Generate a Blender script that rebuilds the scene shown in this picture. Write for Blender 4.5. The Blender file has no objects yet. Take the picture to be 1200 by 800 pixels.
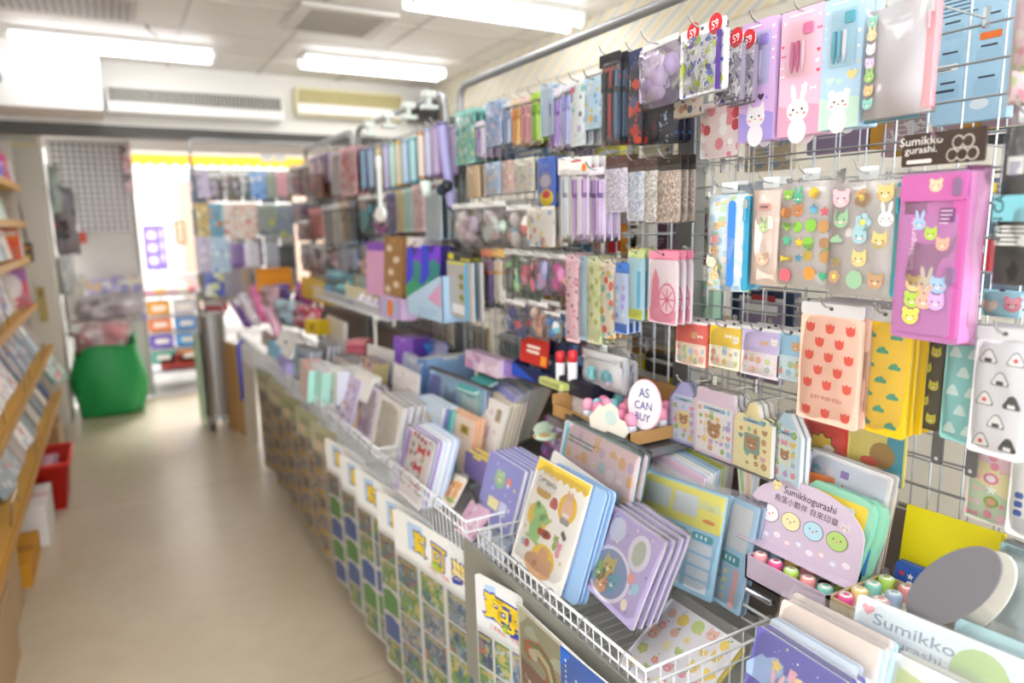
import bpy, math, random
from mathutils import Matrix, Vector
SC = bpy.context.scene
COL = SC.collection
PI = math.pi
rnd = random.Random(11)

# ------------------------------------------------------------------ camera
F = 817.0
CAM = Vector((0, 0, 1.5))
_Y = Vector((-469, 132, -F)).normalized()
_Z = -Vector((89, -4900, -F)).normalized()
_Z = (_Z - _Z.dot(_Y) * _Y).normalized()
_X = _Y.cross(_Z)
ROT = Matrix((_X, _Y, _Z))
def ray(px, py): return ROT @ Vector((px - 600, 400 - py, -F)).normalized()
def onX(px, py, x): d = ray(px, py); return CAM + d * (x / d.x)
def onY(px, py, y): d = ray(px, py); return CAM + d * (y / d.y)
def onZ(px, py, z): d = ray(px, py); return CAM + d * ((z - CAM.z) / d.z)
cd = bpy.data.cameras.new('camera'); cam = bpy.data.objects.new('camera', cd); COL.objects.link(cam)
cam.matrix_world = Matrix.Translation(CAM) @ ROT.to_4x4()
cd.sensor_width = 36; cd.lens = F / 1200 * 36; cd.clip_start = .02
cd.dof.use_dof = True; cd.dof.focus_distance = 1.17; cd.dof.aperture_fstop = 1.9; cd.dof.aperture_blades = 9
SC.camera = cam

# ------------------------------------------------------------------ materials
MATS = {}
def lin(h):
    h = h.lstrip('#'); r = []
    for i in (0, 2, 4):
        c = int(h[i:i+2], 16) / 255
        r.append(c / 12.92 if c <= .04045 else ((c + .055) / 1.055) ** 2.4)
    return (*r, 1)
def newmat(key):
    m = bpy.data.materials.new(key); m.use_nodes = True
    nt = m.node_tree; return m, nt, nt.nodes['Principled BSDF']
def M(h, rough=.42, metal=0, coat=0, trans=0, emit=0):
    k = f'{h}_{rough}_{metal}_{coat}_{trans}_{emit}'
    if k in MATS: return MATS[k]
    m, nt, b = newmat('paint_' + k)
    b.inputs['Base Color'].default_value = lin(h); b.inputs['Roughness'].default_value = rough
    b.inputs['Metallic'].default_value = metal; b.inputs['Coat Weight'].default_value = coat
    b.inputs['Transmission Weight'].default_value = trans
    if emit:
        b.inputs['Emission Color'].default_value = lin(h); b.inputs['Emission Strength'].default_value = emit
    MATS[k] = m; return m
def N(nt, t, **kw):
    n = nt.nodes.new(t)
    for k, v in kw.items():
        if k.startswith('i_'): n.inputs[k[2:].replace('_', ' ')].default_value = v
        else: setattr(n, k, v)
    return n
def ramp(nt, cols, interp='CONSTANT'):
    r = N(nt, 'ShaderNodeValToRGB'); cr = r.color_ramp; cr.interpolation = interp
    n = len(cols)
    for i, c in enumerate(cols):
        pos = i / n if interp == 'CONSTANT' else i / max(1, n - 1)
        if i < 2: e = cr.elements[i]; e.position = pos
        else: e = cr.elements.new(pos)
        e.color = lin(c)
    if n == 1: cr.elements[1].color = lin(cols[0])
    return r
def P(base, cols, scale=60, thr=.42, rough=.4, kind='dots', coat=.3):
    """a printed surface: little coloured motifs scattered over a base colour"""
    k = f'print_{base}_{"".join(cols)}_{scale}_{thr}_{kind}_{rough}'
    if k in MATS: return MATS[k]
    m, nt, b = newmat(k[:60]); L = nt.links.new
    tc = N(nt, 'ShaderNodeTexCoord')
    oi = N(nt, 'ShaderNodeMapping')
    L(tc.outputs['Object'], oi.inputs['Vector'])
    oi.inputs['Location'].default_value = (rnd.random() * 9, rnd.random() * 9, rnd.random() * 9)
    if kind == 'bands':
        oi.inputs['Scale'].default_value = (.02, .02, 1)
        no = N(nt, 'ShaderNodeTexNoise', i_Scale=scale, i_Detail=0.0); L(oi.outputs[0], no.inputs['Vector'])
        r = ramp(nt, [base] * 2 + list(cols) + [base] * 2); L(no.outputs['Fac'], r.inputs[0]); L(r.outputs[0], b.inputs['Base Color'])
    else:
        v = N(nt, 'ShaderNodeTexVoronoi', i_Scale=scale); L(oi.outputs[0], v.inputs['Vector'])
        if kind == 'blobs':
            no = N(nt, 'ShaderNodeTexNoise', i_Scale=scale * 1.7); L(oi.outputs[0], no.inputs['Vector'])
            mx = N(nt, 'ShaderNodeMix', data_type='VECTOR'); mx.inputs[0].default_value = .05
            L(oi.outputs[0], mx.inputs[4]); L(no.outputs['Color'], mx.inputs[5]); L(mx.outputs[1], v.inputs['Vector'])
        lt = N(nt, 'ShaderNodeMath', operation='LESS_THAN'); lt.inputs[1].default_value = thr; L(v.outputs['Distance'], lt.inputs[0])
        sp = N(nt, 'ShaderNodeSeparateColor'); L(v.outputs['Color'], sp.inputs[0])
        r = ramp(nt, cols); L(sp.outputs[0], r.inputs[0])
        mix = N(nt, 'ShaderNodeMix', data_type='RGBA'); L(lt.outputs[0], mix.inputs[0])
        mix.inputs[6].default_value = lin(base); L(r.outputs[0], mix.inputs[7]); L(mix.outputs[2], b.inputs['Base Color'])
    b.inputs['Roughness'].default_value = rough; b.inputs['Coat Weight'].default_value = coat; b.inputs['Coat Roughness'].default_value = .15
    MATS[k] = m; return m
def film(tint='ffffff', amt=.012, rough=.14, bump=.3, scale=38, haze=.045, ior=1.27):
    """clear crinkled packaging film"""
    k = f'film_{tint}_{amt}_{rough}_{bump}_{scale}'
    if k in MATS: return MATS[k]
    m = bpy.data.materials.new(k); m.use_nodes = True; nt = m.node_tree; nt.nodes.clear(); L = nt.links.new
    out = N(nt, 'ShaderNodeOutputMaterial'); mix = N(nt, 'ShaderNodeMixShader')
    tr = N(nt, 'ShaderNodeBsdfTransparent'); tr.inputs[0].default_value = lin(tint)
    gl = N(nt, 'ShaderNodeBsdfGlossy'); gl.inputs['Roughness'].default_value = rough
    tc = N(nt, 'ShaderNodeTexCoord'); no = N(nt, 'ShaderNodeTexNoise', i_Scale=scale, i_Detail=2.0, i_Distortion=1.2); L(tc.outputs['Object'], no.inputs['Vector'])
    bp = N(nt, 'ShaderNodeBump', i_Strength=bump, i_Distance=.0035); L(no.outputs['Fac'], bp.inputs['Height'])
    L(bp.outputs[0], gl.inputs['Normal'])
    fr = N(nt, 'ShaderNodeFresnel', i_IOR=ior)
    ad = N(nt, 'ShaderNodeMath', operation='ADD', use_clamp=True); ad.inputs[1].default_value = amt; L(fr.outputs[0], ad.inputs[0])
    df = N(nt, 'ShaderNodeBsdfDiffuse'); df.inputs[0].default_value = (.95, .95, .97, 1); hz = N(nt, 'ShaderNodeMixShader'); hz.inputs[0].default_value = haze
    L(tr.outputs[0], hz.inputs[1]); L(df.outputs[0], hz.inputs[2])
    L(ad.outputs[0], mix.inputs[0]); L(hz.outputs[0], mix.inputs[1]); L(gl.outputs[0], mix.inputs[2]); L(mix.outputs[0], out.inputs[0])
    MATS[k] = m; return m
def tinted(h, alpha=.55, rough=.2):
    """see-through coloured plastic"""
    k = f'tint_{h}_{alpha}'
    if k in MATS: return MATS[k]
    m, nt, b = newmat(k); b.inputs['Base Color'].default_value = lin(h); b.inputs['Alpha'].default_value = alpha
    b.inputs['Roughness'].default_value = rough; b.inputs['Coat Weight'].default_value = .4
    MATS[k] = m; return m
def glow(h, s):
    k = f'glow_{h}_{s}'
    if k in MATS: return MATS[k]
    m = bpy.data.materials.new(k); m.use_nodes = True; nt = m.node_tree; nt.nodes.clear()
    o = N(nt, 'ShaderNodeOutputMaterial'); e = N(nt, 'ShaderNodeEmission'); e.inputs[0].default_value = lin(h); e.inputs[1].default_value = s
    nt.links.new(e.outputs[0], o.inputs[0]); MATS[k] = m; return m
CHROME = M('c4c6c8', .22, .9); WIREWHITE = M('eceef0', .35); STEEL = M('a3a09a', .34, .85); GALV = M('b4b8bb', .4, .7)
FILM = film(); FILM2 = film(amt=.02, bump=.6, scale=26, haze=.06, ior=1.36)

# ------------------------------------------------------------------ mesh builder
_TXT = {}
def text_geo(s, off=None):
    key = (s, off)
    if key in _TXT: return _TXT[key]
    c = bpy.data.curves.new('lettering', 'FONT'); c.body = s; c.resolution_u = 3; c.offset = (.007 if ord(s[0]) < 256 else .0) if off is None else off; c.align_x = 'CENTER'
    o = bpy.data.objects.new('lettering', c); COL.objects.link(o)
    dg = bpy.context.evaluated_depsgraph_get(); e = o.evaluated_get(dg); me = e.to_mesh()
    vs = [(v.co.x, v.co.y) for v in me.vertices]; fs = [tuple(p.vertices) for p in me.polygons]
    e.to_mesh_clear(); bpy.data.objects.remove(o); bpy.data.curves.remove(c)
    _TXT[key] = (vs, fs); return _TXT[key]
class MB:
    def __init__(s): s.v = []; s.f = []; s.m = []; s.mats = []; s.sm = []; s.lay = 0
    def mi(s, mat):
        if mat not in s.mats: s.mats.append(mat)
        return s.mats.index(mat)
    def add(s, vs, fs, mat, smooth=False):
        b = len(s.v); i = s.mi(mat); s.v.extend(vs)
        for f in fs: s.f.append(tuple(b + k for k in f)); s.m.append(i); s.sm.append(smooth)
    def box(s, x0, x1, y0, y1, z0, z1, mat):
        s.add([(x0,y0,z0),(x1,y0,z0),(x1,y1,z0),(x0,y1,z0),(x0,y0,z1),(x1,y0,z1),(x1,y1,z1),(x0,y1,z1)],
              [(0,3,2,1),(4,5,6,7),(0,1,5,4),(1,2,6,5),(2,3,7,6),(3,0,4,7)], mat)
    def prism(s, pts, y0, y1, side, front=None, back=None):
        n = len(pts)
        s.add([(x, y0, z) for x, z in pts] + [(x, y1, z) for x, z in pts], [(i, n + i, n + (i + 1) % n, (i + 1) % n) for i in range(n)], side)
        s.add([(x, y0, z) for x, z in pts], [tuple(range(n))], front or side)
        s.add([(x, y1, z) for x, z in pts], [tuple(range(n - 1, -1, -1))], back or side)
    def flat(s, pts, y, mat): s.add([(x, y, z) for x, z in pts], [tuple(range(len(pts)))], mat)
    def tube(s, path, r, mat, n=6, closed=False):
        path = [Vector(p) for p in path]; vs = []; fs = []; k = len(path)
        up = None
        for i, p in enumerate(path):
            a = path[(i - 1) % k] if (closed or i > 0) else p
            b = path[(i + 1) % k] if (closed or i < k - 1) else p
            t = (b - a).normalized()
            if up is None: up = Vector((0, 0, 1)) if abs(t.z) < .9 else Vector((1, 0, 0))
            u = t.cross(up)
            if u.length < 1e-5: u = t.cross(Vector((1, 0, 0)))
            u.normalize(); w = u.cross(t); up = w
            for j in range(n):
                a_ = 2 * PI * j / n; vs.append(tuple(p + r * (math.cos(a_) * u + math.sin(a_) * w)))
        for i in range(k if closed else k - 1):
            for j in range(n):
                a0 = i * n + j; a1 = i * n + (j + 1) % n; i2 = (i + 1) % k
                fs.append((a0, a1, i2 * n + (j + 1) % n, i2 * n + j))
        if not closed: fs.append(tuple(range(n - 1, -1, -1))); fs.append(tuple(range((k - 1) * n, k * n)))
        s.add(vs, fs, mat, n > 5)
    def lathe(s, prof, mat, c=(0, 0, 0), n=14, axis='z', smooth=True):
        vs = []; fs = []; k = len(prof)
        for r, h in prof:
            for j in range(n):
                a = 2 * PI * j / n; x, y = r * math.cos(a), r * math.sin(a)
                q = (x, y, h) if axis == 'z' else ((x, -h, y) if axis == 'y' else (h, x, y))
                vs.append((q[0] + c[0], q[1] + c[1], q[2] + c[2]))
        for i in range(k - 1):
            for j in range(n): fs.append((i*n+j, i*n+(j+1) % n, (i+1)*n+(j+1) % n, (i+1)*n+j))
        fs.append(tuple(range(n - 1, -1, -1))); fs.append(tuple(range((k - 1) * n, k * n)))
        s.add(vs, fs, mat, smooth)
    def pillow(s, w, h, t, mat, zc=0, yc=0, nx=8, nz=10, wob=.1, seed=0, ex=.5, back=True, front=None):
        """a soft bag: flat seams round the edge, swollen in the middle"""
        R = random.Random(seed); ph = [R.random() * 6 for _ in range(6)]
        for sg in ((-1, 1) if back else (-1,)):
            vs = []; fs = []
            for i in range(nz + 1):
                for j in range(nx + 1):
                    u = 2 * j / nx - 1; q = 2 * i / nz - 1
                    d = (max(0, (1 - u ** 4) * (1 - q ** 4))) ** ex
                    d *= 1 + wob * (math.sin(5 * u + ph[0] + 3 * q) + math.sin(7 * q + ph[1] - 2 * u) + .6 * math.sin(11 * u * q + ph[2]))
                    ux = u * w / 2 * (1 + wob * .12 * math.sin(4 * q + ph[3])); qz = q * h / 2 * (1 + wob * .1 * math.sin(4 * u + ph[4]))
                    vs.append((ux, yc + sg * t / 2 * d, zc + qz))
            for i in range(nz):
                for j in range(nx):
                    a = i * (nx + 1) + j; fq = (a, a + 1, a + nx + 2, a + nx + 1)
                    fs.append(fq if sg < 0 else fq[::-1])
            s.add(vs, fs, (front or mat) if sg < 0 else mat, True)
    def text(s, body, cx, cz, hgt, y, mat, rot=0, sq=1, off=None):
        vs, fs = text_geo(body, off)
        if not vs: return
        q_ = text_geo(body)[0]; z0 = min(v[1] for v in q_); z1 = max(v[1] for v in q_); k = hgt / (z1 - z0); mz = (z0 + z1) / 2
        c, sn = math.cos(rot), math.sin(rot)
        pts = [((v[0] * k * sq), (v[1] - mz) * k) for v in vs]
        s.add([(cx + x * c - z * sn, y, cz + x * sn + z * c) for x, z in pts], fs, mat)
    def ball(s, c, r, mat, n=10, sx=1, sy=1, sz=1):
        vs = []; fs = []; m = n // 2
        for i in range(m + 1):
            a = PI * i / m
            for j in range(n):
                b = 2 * PI * j / n
                vs.append((c[0] + r * sx * math.sin(a) * math.cos(b), c[1] + r * sy * math.sin(a) * math.sin(b), c[2] + r * sz * math.cos(a)))
        for i in range(m):
            for j in range(n): fs.append((i*n+j, (i+1)*n+j, (i+1)*n+(j+1) % n, i*n+(j+1) % n))
        s.add(vs, fs, mat, True)
    def build(s, name, parent=None, loc=None):
        me = bpy.data.meshes.new(name); me.from_pydata(s.v, [], s.f)
        for m in s.mats: me.materials.append(m)
        me.polygons.foreach_set('material_index', s.m); me.polygons.foreach_set('use_smooth', s.sm); me.update()
        o = bpy.data.objects.new(name, me); COL.objects.link(o)
        if parent: o.parent = parent
        if loc: o.location = loc
        return o
# outlines, (x, z) counter-clockwise
def ell(cx, cz, rx, rz=None, n=16, rot=0):
    rz = rz or rx; c, s = math.cos(rot), math.sin(rot)
    return [(cx + rx*math.cos(a)*c - rz*math.sin(a)*s, cz + rx*math.cos(a)*s + rz*math.sin(a)*c) for a in [2*PI*i/n for i in range(n)]]
def rr(cx, cz, w, h, r=.004, n=4):
    r = min(r, w / 2.01, h / 2.01); p = []
    for k, (sx, sz) in enumerate(((1, -1), (1, 1), (-1, 1), (-1, -1))):
        for i in range(n + 1):
            a = -PI / 2 + k * PI / 2 + i * PI / 2 / n
            p.append((cx + sx * (w / 2 - r) + r * math.cos(a), cz + sz * (h / 2 - r) + r * math.sin(a)))
    return p
def rot2(pts, cx, cz, a):
    c, s = math.cos(a), math.sin(a); return [(cx + (x-cx)*c - (z-cz)*s, cz + (x-cx)*s + (z-cz)*c) for x, z in pts]
def star(cx, cz, r, k=5, q=.45):
    return [(cx + (r if i % 2 == 0 else r*q)*math.cos(PI/2 + PI*i/k), cz + (r if i % 2 == 0 else r*q)*math.sin(PI/2 + PI*i/k)) for i in range(2*k)]
def heart(cx, cz, r):
    p = []
    for i in range(20):
        t = 2 * PI * i / 20
        p.append((cx - r * math.sin(t) ** 3, cz + r * (13*math.cos(t) - 5*math.cos(2*t) - 2*math.cos(3*t) - math.cos(4*t)) / 16))
    return p
def tulip(cx, cz, r):
    p = [(.0,-1),(.55,-.9),(.95,-.4),(1,.2),(.95,.95),(.5,.55),(0,1),(-.5,.55),(-.95,.95),(-1,.2),(-.95,-.4),(-.55,-.9)]
    return [(cx + x*r, cz + z*r) for x, z in p]
def cloud(cx, cz, r):
    p = [(-1.3,-.7),(1.2,-.7),(1.5,-.3),(1.2,.15),(.75,.2),(.6,.7),(.1,.85),(-.4,.55),(-.7,.6),(-1,.25),(-1.45,-.2)]
    return [(cx + x*r, cz + z*r) for x, z in p]
def onigiri(cx, cz, r):
    p = [(.9,-.8),(1.05,-.45),(.4,.75),(0,.95),(-.4,.75),(-1.05,-.45),(-.9,-.8)]
    return [(cx + x*r, cz + z*r) for x, z in p]
INK = M('3a3438'); WHITE = M('f6f4f2')
def bear(mb, cx, cz, r, y, col, ear='round', body=False, spot=None):
    """a plain little animal face"""
    e = .0003; m = M(col)
    if body: mb.flat(ell(cx, cz - 1.5*r, r*.85, r*.95), y, m)
    if ear == 'round':
        for q in (-1, 1): mb.flat(ell(cx + q*.7*r, cz + .72*r, .36*r, n=10), y, m)
    elif ear == 'long':
        for q in (-1, 1): mb.flat(ell(cx + q*.45*r, cz + 1.3*r, .26*r, .75*r, n=10, rot=-q*.2), y, m)
    elif ear == 'cat':
        for q in (-1, 1): mb.flat([(cx + q*.2*r, cz+.7*r), (cx+q*.95*r, cz+.3*r), (cx+q*.8*r, cz+1.25*r)][::q], y, m)
    mb.flat(ell(cx, cz, r, .86*r), y - e, m)
    if r > .004:
        for q in (-1, 1):
            mb.flat(ell(cx + q*.4*r, cz + .08*r, .1*r, n=8), y - 2*e, INK)
            mb.flat(ell(cx + q*.62*r, cz - .25*r, .17*r, .1*r, n=8), y - 2*e, M('f2a0a8'))
        mb.flat(ell(cx, cz - .2*r, .24*r, .17*r, n=10), y - 2*e, M(spot or 'fbf3e6')); mb.flat(ell(cx, cz - .14*r, .08*r, .06*r, n=8), y - 3*e, INK)
EARS = ('round', 'long', 'cat', 'none')
def motif(mb, k, x, z, r, y, col):
    if k == 'dot': mb.flat(ell(x, z, r, n=12), y, M(col))
    elif k == 'heart': mb.flat(heart(x, z, r), y, M(col))
    elif k == 'star': mb.flat(star(x, z, r), y, M(col))
    elif k == 'cloud': mb.flat(cloud(x, z, r * .7), y, M(col))
    elif k == 'tulip': mb.flat(tulip(x, z, r * .8), y, M(col))
    elif k == 'flower':
        for i in range(5): mb.flat(ell(x + .55*r*math.cos(i*PI*.4), z + .55*r*math.sin(i*PI*.4), .45*r, n=8), y, M(col))
        mb.flat(ell(x, z, .35*r, n=8), y - .0003, M('f8dc6a'))
    elif k == 'fruit':
        mb.flat(ell(x, z, r*.9, n=12), y, M(col)); mb.flat(ell(x+.3*r, z+1.0*r, .45*r, .2*r, n=8, rot=.5), y-.0003, M('7dbb62'))
    elif k == 'bear': bear(mb, x, z, r, y, col, EARS[int(abs(x*9173+z*7129)*10) % 3])
    elif k == 'bow':
        mb.flat([(x, z), (x + r, z - .6*r), (x + r, z + .6*r)], y, M(col)); mb.flat([(x, z), (x - r, z + .6*r), (x - r, z - .6*r)], y, M(col)); mb.flat(ell(x, z, .28*r, n=8), y-.0003, M(col))
    elif k == 'rect': mb.flat(rr(x, z, 1.7*r, 1.3*r, .2*r, 2), y, M(col))
def scatter(mb, cx, cz, w, h, y, kinds, cols, cell=.018, seed=0, fill=.85, rr_=(.28, .46)):
    R = random.Random(seed); nx = max(1, int(w / cell)); nz = max(1, int(h / cell)); dx = w / nx; dz = h / nz
    for i in range(nx):
        for j in range(nz):
            if R.random() > fill: continue
            r = min(dx, dz) * R.uniform(*rr_)
            motif(mb, R.choice(kinds), cx - w/2 + (i + .5)*dx + R.uniform(-.18, .18)*dx, cz - h/2 + (j + .5)*dz + R.uniform(-.18, .18)*dz, r, y, R.choice(cols))
def lines(mb, cx, cz, w, n, dz, y, col, th=.0016, seed=0):
    R = random.Random(seed)
    for i in range(n):
        ww = w * R.uniform(.55, 1); z = cz - i * dz
        mb.flat(rr(cx - (w - ww)/2, z, ww, th, th/2, 1), y, M(col))

# ------------------------------------------------------------------ objects
def thing(name, label, cat, mat=None, group=None, kind=None):
    o = bpy.data.objects.new(name, None); COL.objects.link(o); o.empty_display_size = .02
    if mat is not None: o.matrix_world = mat
    return tag(o, label, cat, group, kind)
LABELS = {}
def tag(o, label, cat, group=None, kind=None):
    o['label'] = label; o['category'] = cat
    if group: o['group'] = group
    if kind: o['kind'] = kind
    LABELS.setdefault(label, []).append(o.name)
    return o
def struct(o): o['kind'] = 'structure'; return o
def dup(root, mat, label=None, group=None):
    r = root.copy(); COL.objects.link(r); r.matrix_world = mat
    if label: r['label'] = label
    if group: r['group'] = group
    for ch in list(root.children):
        c = ch.copy(); COL.objects.link(c); c.parent = r
        for g in ch.children:
            d = g.copy(); COL.objects.link(d); d.parent = c
    return r
FACE = Matrix(((0, 1, 0), (-1, 0, 0), (0, 0, 1)))        # local -y looks down the aisle side (world -X)
def face_at(x, y, z, yaw=0, lean=0, roll=0):
    m = FACE @ Matrix.Rotation(yaw, 3, 'Z') @ Matrix.Rotation(-lean, 3, 'X') @ Matrix.Rotation(roll, 3, 'Y')
    return Matrix.Translation((x, y, z)) @ m.to_4x4()
ORD = ['first', 'second', 'third', 'fourth', 'fifth', 'sixth', 'seventh', 'eighth', 'ninth', 'tenth', 'eleventh', 'twelfth', 'thirteenth', 'fourteenth', 'fifteenth', 'sixteenth', 'seventeenth', 'eighteenth', 'nineteenth', 'twentieth']

# ================================================================== the room
CEIL = 2.62; SOFY = 5.67; XR = 2.45; XL = -2.2
def floor_mat():
    m, nt, b = newmat('vinyl_floor'); L = nt.links.new
    tc = N(nt, 'ShaderNodeTexCoord'); n1 = N(nt, 'ShaderNodeTexNoise', i_Scale=2.2, i_Detail=7.0, i_Roughness=.62); L(tc.outputs['Object'], n1.inputs['Vector'])
    n2 = N(nt, 'ShaderNodeTexNoise', i_Scale=11.0, i_Detail=5.0); L(tc.outputs['Object'], n2.inputs['Vector'])
    r1 = ramp(nt, ['a9977c', 'b8a88e', 'c6b8a0', 'cdc1ac'], 'LINEAR'); L(n1.outputs['Fac'], r1.inputs[0])
    r2 = ramp(nt, ['b0a48e', 'c9bda7', 'd0c6b4'], 'LINEAR'); L(n2.outputs['Fac'], r2.inputs[0])
    mx = N(nt, 'ShaderNodeMix', data_type='RGBA'); mx.inputs[0].default_value = .35
    L(r1.outputs[0], mx.inputs[6]); L(r2.outputs[0], mx.inputs[7]); L(mx.outputs[2], b.inputs['Base Color'])
    b.inputs['Roughness'].default_value = .34; b.inputs['Coat Weight'].default_value = .25; b.inputs['Coat Roughness'].default_value = .2
    return m
mb = MB(); mb.box(XL, XR, -1.2, 6.8, -.06, 0, floor_mat())
for q in (2.1, 4.3): mb.box(XL, XR, q, q + .003, 0, .0006, M('9c8d76', .5))
struct(mb.build('floor'))
mb = MB(); mb.box(XL, 3.6, 6.8, 12, -.16, -.05, P('8f8b86', ['9a968f', '85817c', 'a6a39d'], 3, .5, .7, coat=0)); struct(mb.build('floor_rear'))
CW = M('f1efea', .6)
mb = MB(); mb.box(XL, XR, -1.2, SOFY, CEIL, CEIL + .08, CW)
for i in range(9):
    x = -1.95 + i * .6
    if x < XR: mb.box(x - .011, x + .011, -1.2, SOFY, CEIL - .005, CEIL, M('d6d3cc', .5))
for i in range(11):
    y = -.9 + i * .61
    mb.box(XL, XR, y - .011, y + .011, CEIL - .0052, CEIL, M('d6d3cc', .5))
struct(mb.build('ceiling'))
mb = MB(); mb.box(XL, XR, SOFY, SOFY + .12, 2.16, CEIL, M('eeece6', .6)); struct(mb.build('wall_soffit'))
mb = MB(); mb.box(XL, XR, SOFY - .01, SOFY + .16, 2.13, 2.2, M('4a4844', .5)); struct(mb.build('trim_1'))
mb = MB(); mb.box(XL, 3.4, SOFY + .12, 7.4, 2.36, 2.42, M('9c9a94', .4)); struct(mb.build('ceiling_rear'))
mb = MB(); mb.box(XL, 3.4, 7.4, 7.48, 2.2, 2.42, M('efe9e4', .6)); struct(mb.build('trim_2'))
def striped():
    m, nt, b = newmat('striped_border'); L = nt.links.new
    tc = N(nt, 'ShaderNodeTexCoord'); sp = N(nt, 'ShaderNodeSeparateXYZ'); L(tc.outputs['Object'], sp.inputs[0])
    a = N(nt, 'ShaderNodeMath', operation='MULTIPLY_ADD'); a.inputs[1].default_value = 6.0; L(sp.outputs[1], a.inputs[0])
    z = N(nt, 'ShaderNodeMath', operation='MULTIPLY'); z.inputs[1].default_value = 11.0; L(sp.outputs[2], z.inputs[0]); L(z.outputs[0], a.inputs[2])
    fr = N(nt, 'ShaderNodeMath', operation='FRACT'); L(a.outputs[0], fr.inputs[0])
    r = ramp(nt, ['efe9d8', 'cfd2ce', 'efe9d8', 'e9dcb4']); L(fr.outputs[0], r.inputs[0]); L(r.outputs[0], b.inputs['Base Color']); b.inputs['Roughness'].default_value = .6
    return m
mb = MB(); mb.box(XR, XR + .1, -1.2, 9, 0, CEIL, M('f0ecdf', .65)); struct(mb.build('wall_right'))
mb = MB(); mb.box(XR - .012, XR, -1.2, SOFY, 2.36, CEIL, striped()); struct(mb.build('trim_3'))
mb = MB(); mb.box(XL - .1, XL, -1.2, 6.8, 0, CEIL, M('ebe6dc', .65)); struct(mb.build('wall_left'))
# pillar closing off the bookshelf, and the white box beam above it
mb = MB(); mb.box(-1.5, -.415, 6.3, 6.79, 0, 2.3, M('d9d3c8', .6)); struct(mb.build('wall_pillar'))
mb = MB(); mb.box(-1.5, -.425, 6.28, 6.3, 2.1, 2.22, striped()); struct(mb.build('trim_4'))
mb = MB(); mb.box(XL, .028, 5.24, 5.67, 2.235, CEIL, M('f3f1ee', .55)); struct(mb.build('wall_beam'))
# perforated white panel at the rear, beside the entrance
def pegmat():
    m, nt, b = newmat('square_lattice'); L = nt.links.new
    tc = N(nt, 'ShaderNodeTexCoord'); br = N(nt, 'ShaderNodeTexBrick', offset=0.0, i_Scale=1.0); mp = N(nt, 'ShaderNodeMapping'); mp.inputs['Rotation'].default_value = (PI/2, 0, 0)
    L(tc.outputs['Object'], mp.inputs[0]); L(mp.outputs[0], br.inputs[0])
    br.inputs['Brick Width'].default_value = .048; br.inputs['Row Height'].default_value = .048; br.inputs['Mortar Size'].default_value = .008; br.inputs['Mortar Smooth'].default_value = 0
    br.inputs['Color1'].default_value = lin('7f7a80'); br.inputs['Color2'].default_value = lin('858086'); br.inputs['Mortar'].default_value = lin('f1eef0')
    L(br.outputs[0], b.inputs['Base Color']); b.inputs['Roughness'].default_value = .5; return m
mb = MB(); mb.box(-.415, .172, 7.0, 7.06, 0, 2.24, M('dedad8', .55)); mb.box(-.395, .15, 6.985, 7.0, 1.47, 2.2, pegmat()); struct(mb.build('wall_rear'))
mb = MB(); mb.box(.172, .2, 6.98, 7.1, 0, 2.24, M('b9b4b2', .5)); struct(mb.build('trim_5'))
# outside the entrance: pavement is floor_rear, a sunlit pale shop front across the lane
mb = MB(); mb.box(-2.5, 6, 11.9, 12.1, -.1, 5, M('f4efe8', .8)); struct(mb.build('wall_across_the_lane'))
mb = MB()
for k, x in enumerate((.9, 2.6)): mb.box(x, x + .5, 11.86, 11.9, .0, 2.2, M('c9a893', .7))
struct(mb.build('door_1'))

# ceiling lamps ------------------------------------------------------
TUBE = glow('fdfcff', 9)
def lamp(x0, x1, y, z, label, ntube=2, group='fluorescent ceiling lamps', gap=.13):
    t = thing('ceiling_lamp', label, 'ceiling lamp', Matrix.Translation(((x0+x1)/2, y, z)), group)
    L = x1 - x0
    m = MB(); m.prism([(-L/2, .0), (-L/2, -.03), (L/2, -.03), (L/2, .0)][::-1], -gap/2 - .04, gap/2 + .04, M('f4f4f2', .4)); m.build('housing', t)
    for k in range(ntube):
        yy = 0 if ntube == 1 else (-gap/2 + gap * k)
        m = MB(); m.lathe([(.012, -L/2), (.021, -L/2 + .012), (.021, L/2 - .012), (.012, L/2)], TUBE, (0, yy, -.058), 12, 'x'); m.build('tube', t)
        for q in (-1, 1):
            m = MB(); m.box(q*(L/2) - .012, q*(L/2) + .012, yy - .016, yy + .016, -.085, -.03, M('e8e8e6', .4)); m.build('lamp_holder', t)
    return t
lamp(-.40, .66, 5.02, CEIL, 'twin tube lamp beside the white box beam, near the blue fan rim')
lamp(1.35, 2.32, 3.36, CEIL, 'twin tube lamp above the chrome rail of the wire rack')
lamp(1.2, 2.2, 4.9, CEIL, 'twin tube lamp between the square vent and the yellowed air conditioner')
lamp(.3, 1.3, 2.55, CEIL, 'twin tube lamp whose glow bleaches the ceiling before the square vent', group=None)
lamp(-.6, .45, .8, CEIL, 'unseen twin tube lamp added as fill over the near baskets', group=None)  # out of view, added to light the rack fronts from the aisle
lamp(-.5, .55, -.7, CEIL, 'unseen twin tube lamp added as front fill behind the camera position', group=None)  # added behind the camera for frontal light on the goods
lamp(-1.3, -.3, 1.9, CEIL, 'unseen twin tube fill lamp added over the aisle by the bookshelf', group=None)  # extra tubes out of view, added to fill the aisle with light
lamp(.68, 1.46, 6.2, 2.34, 'single tube lamp under the rear ceiling by the entrance', 1, None)

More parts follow.
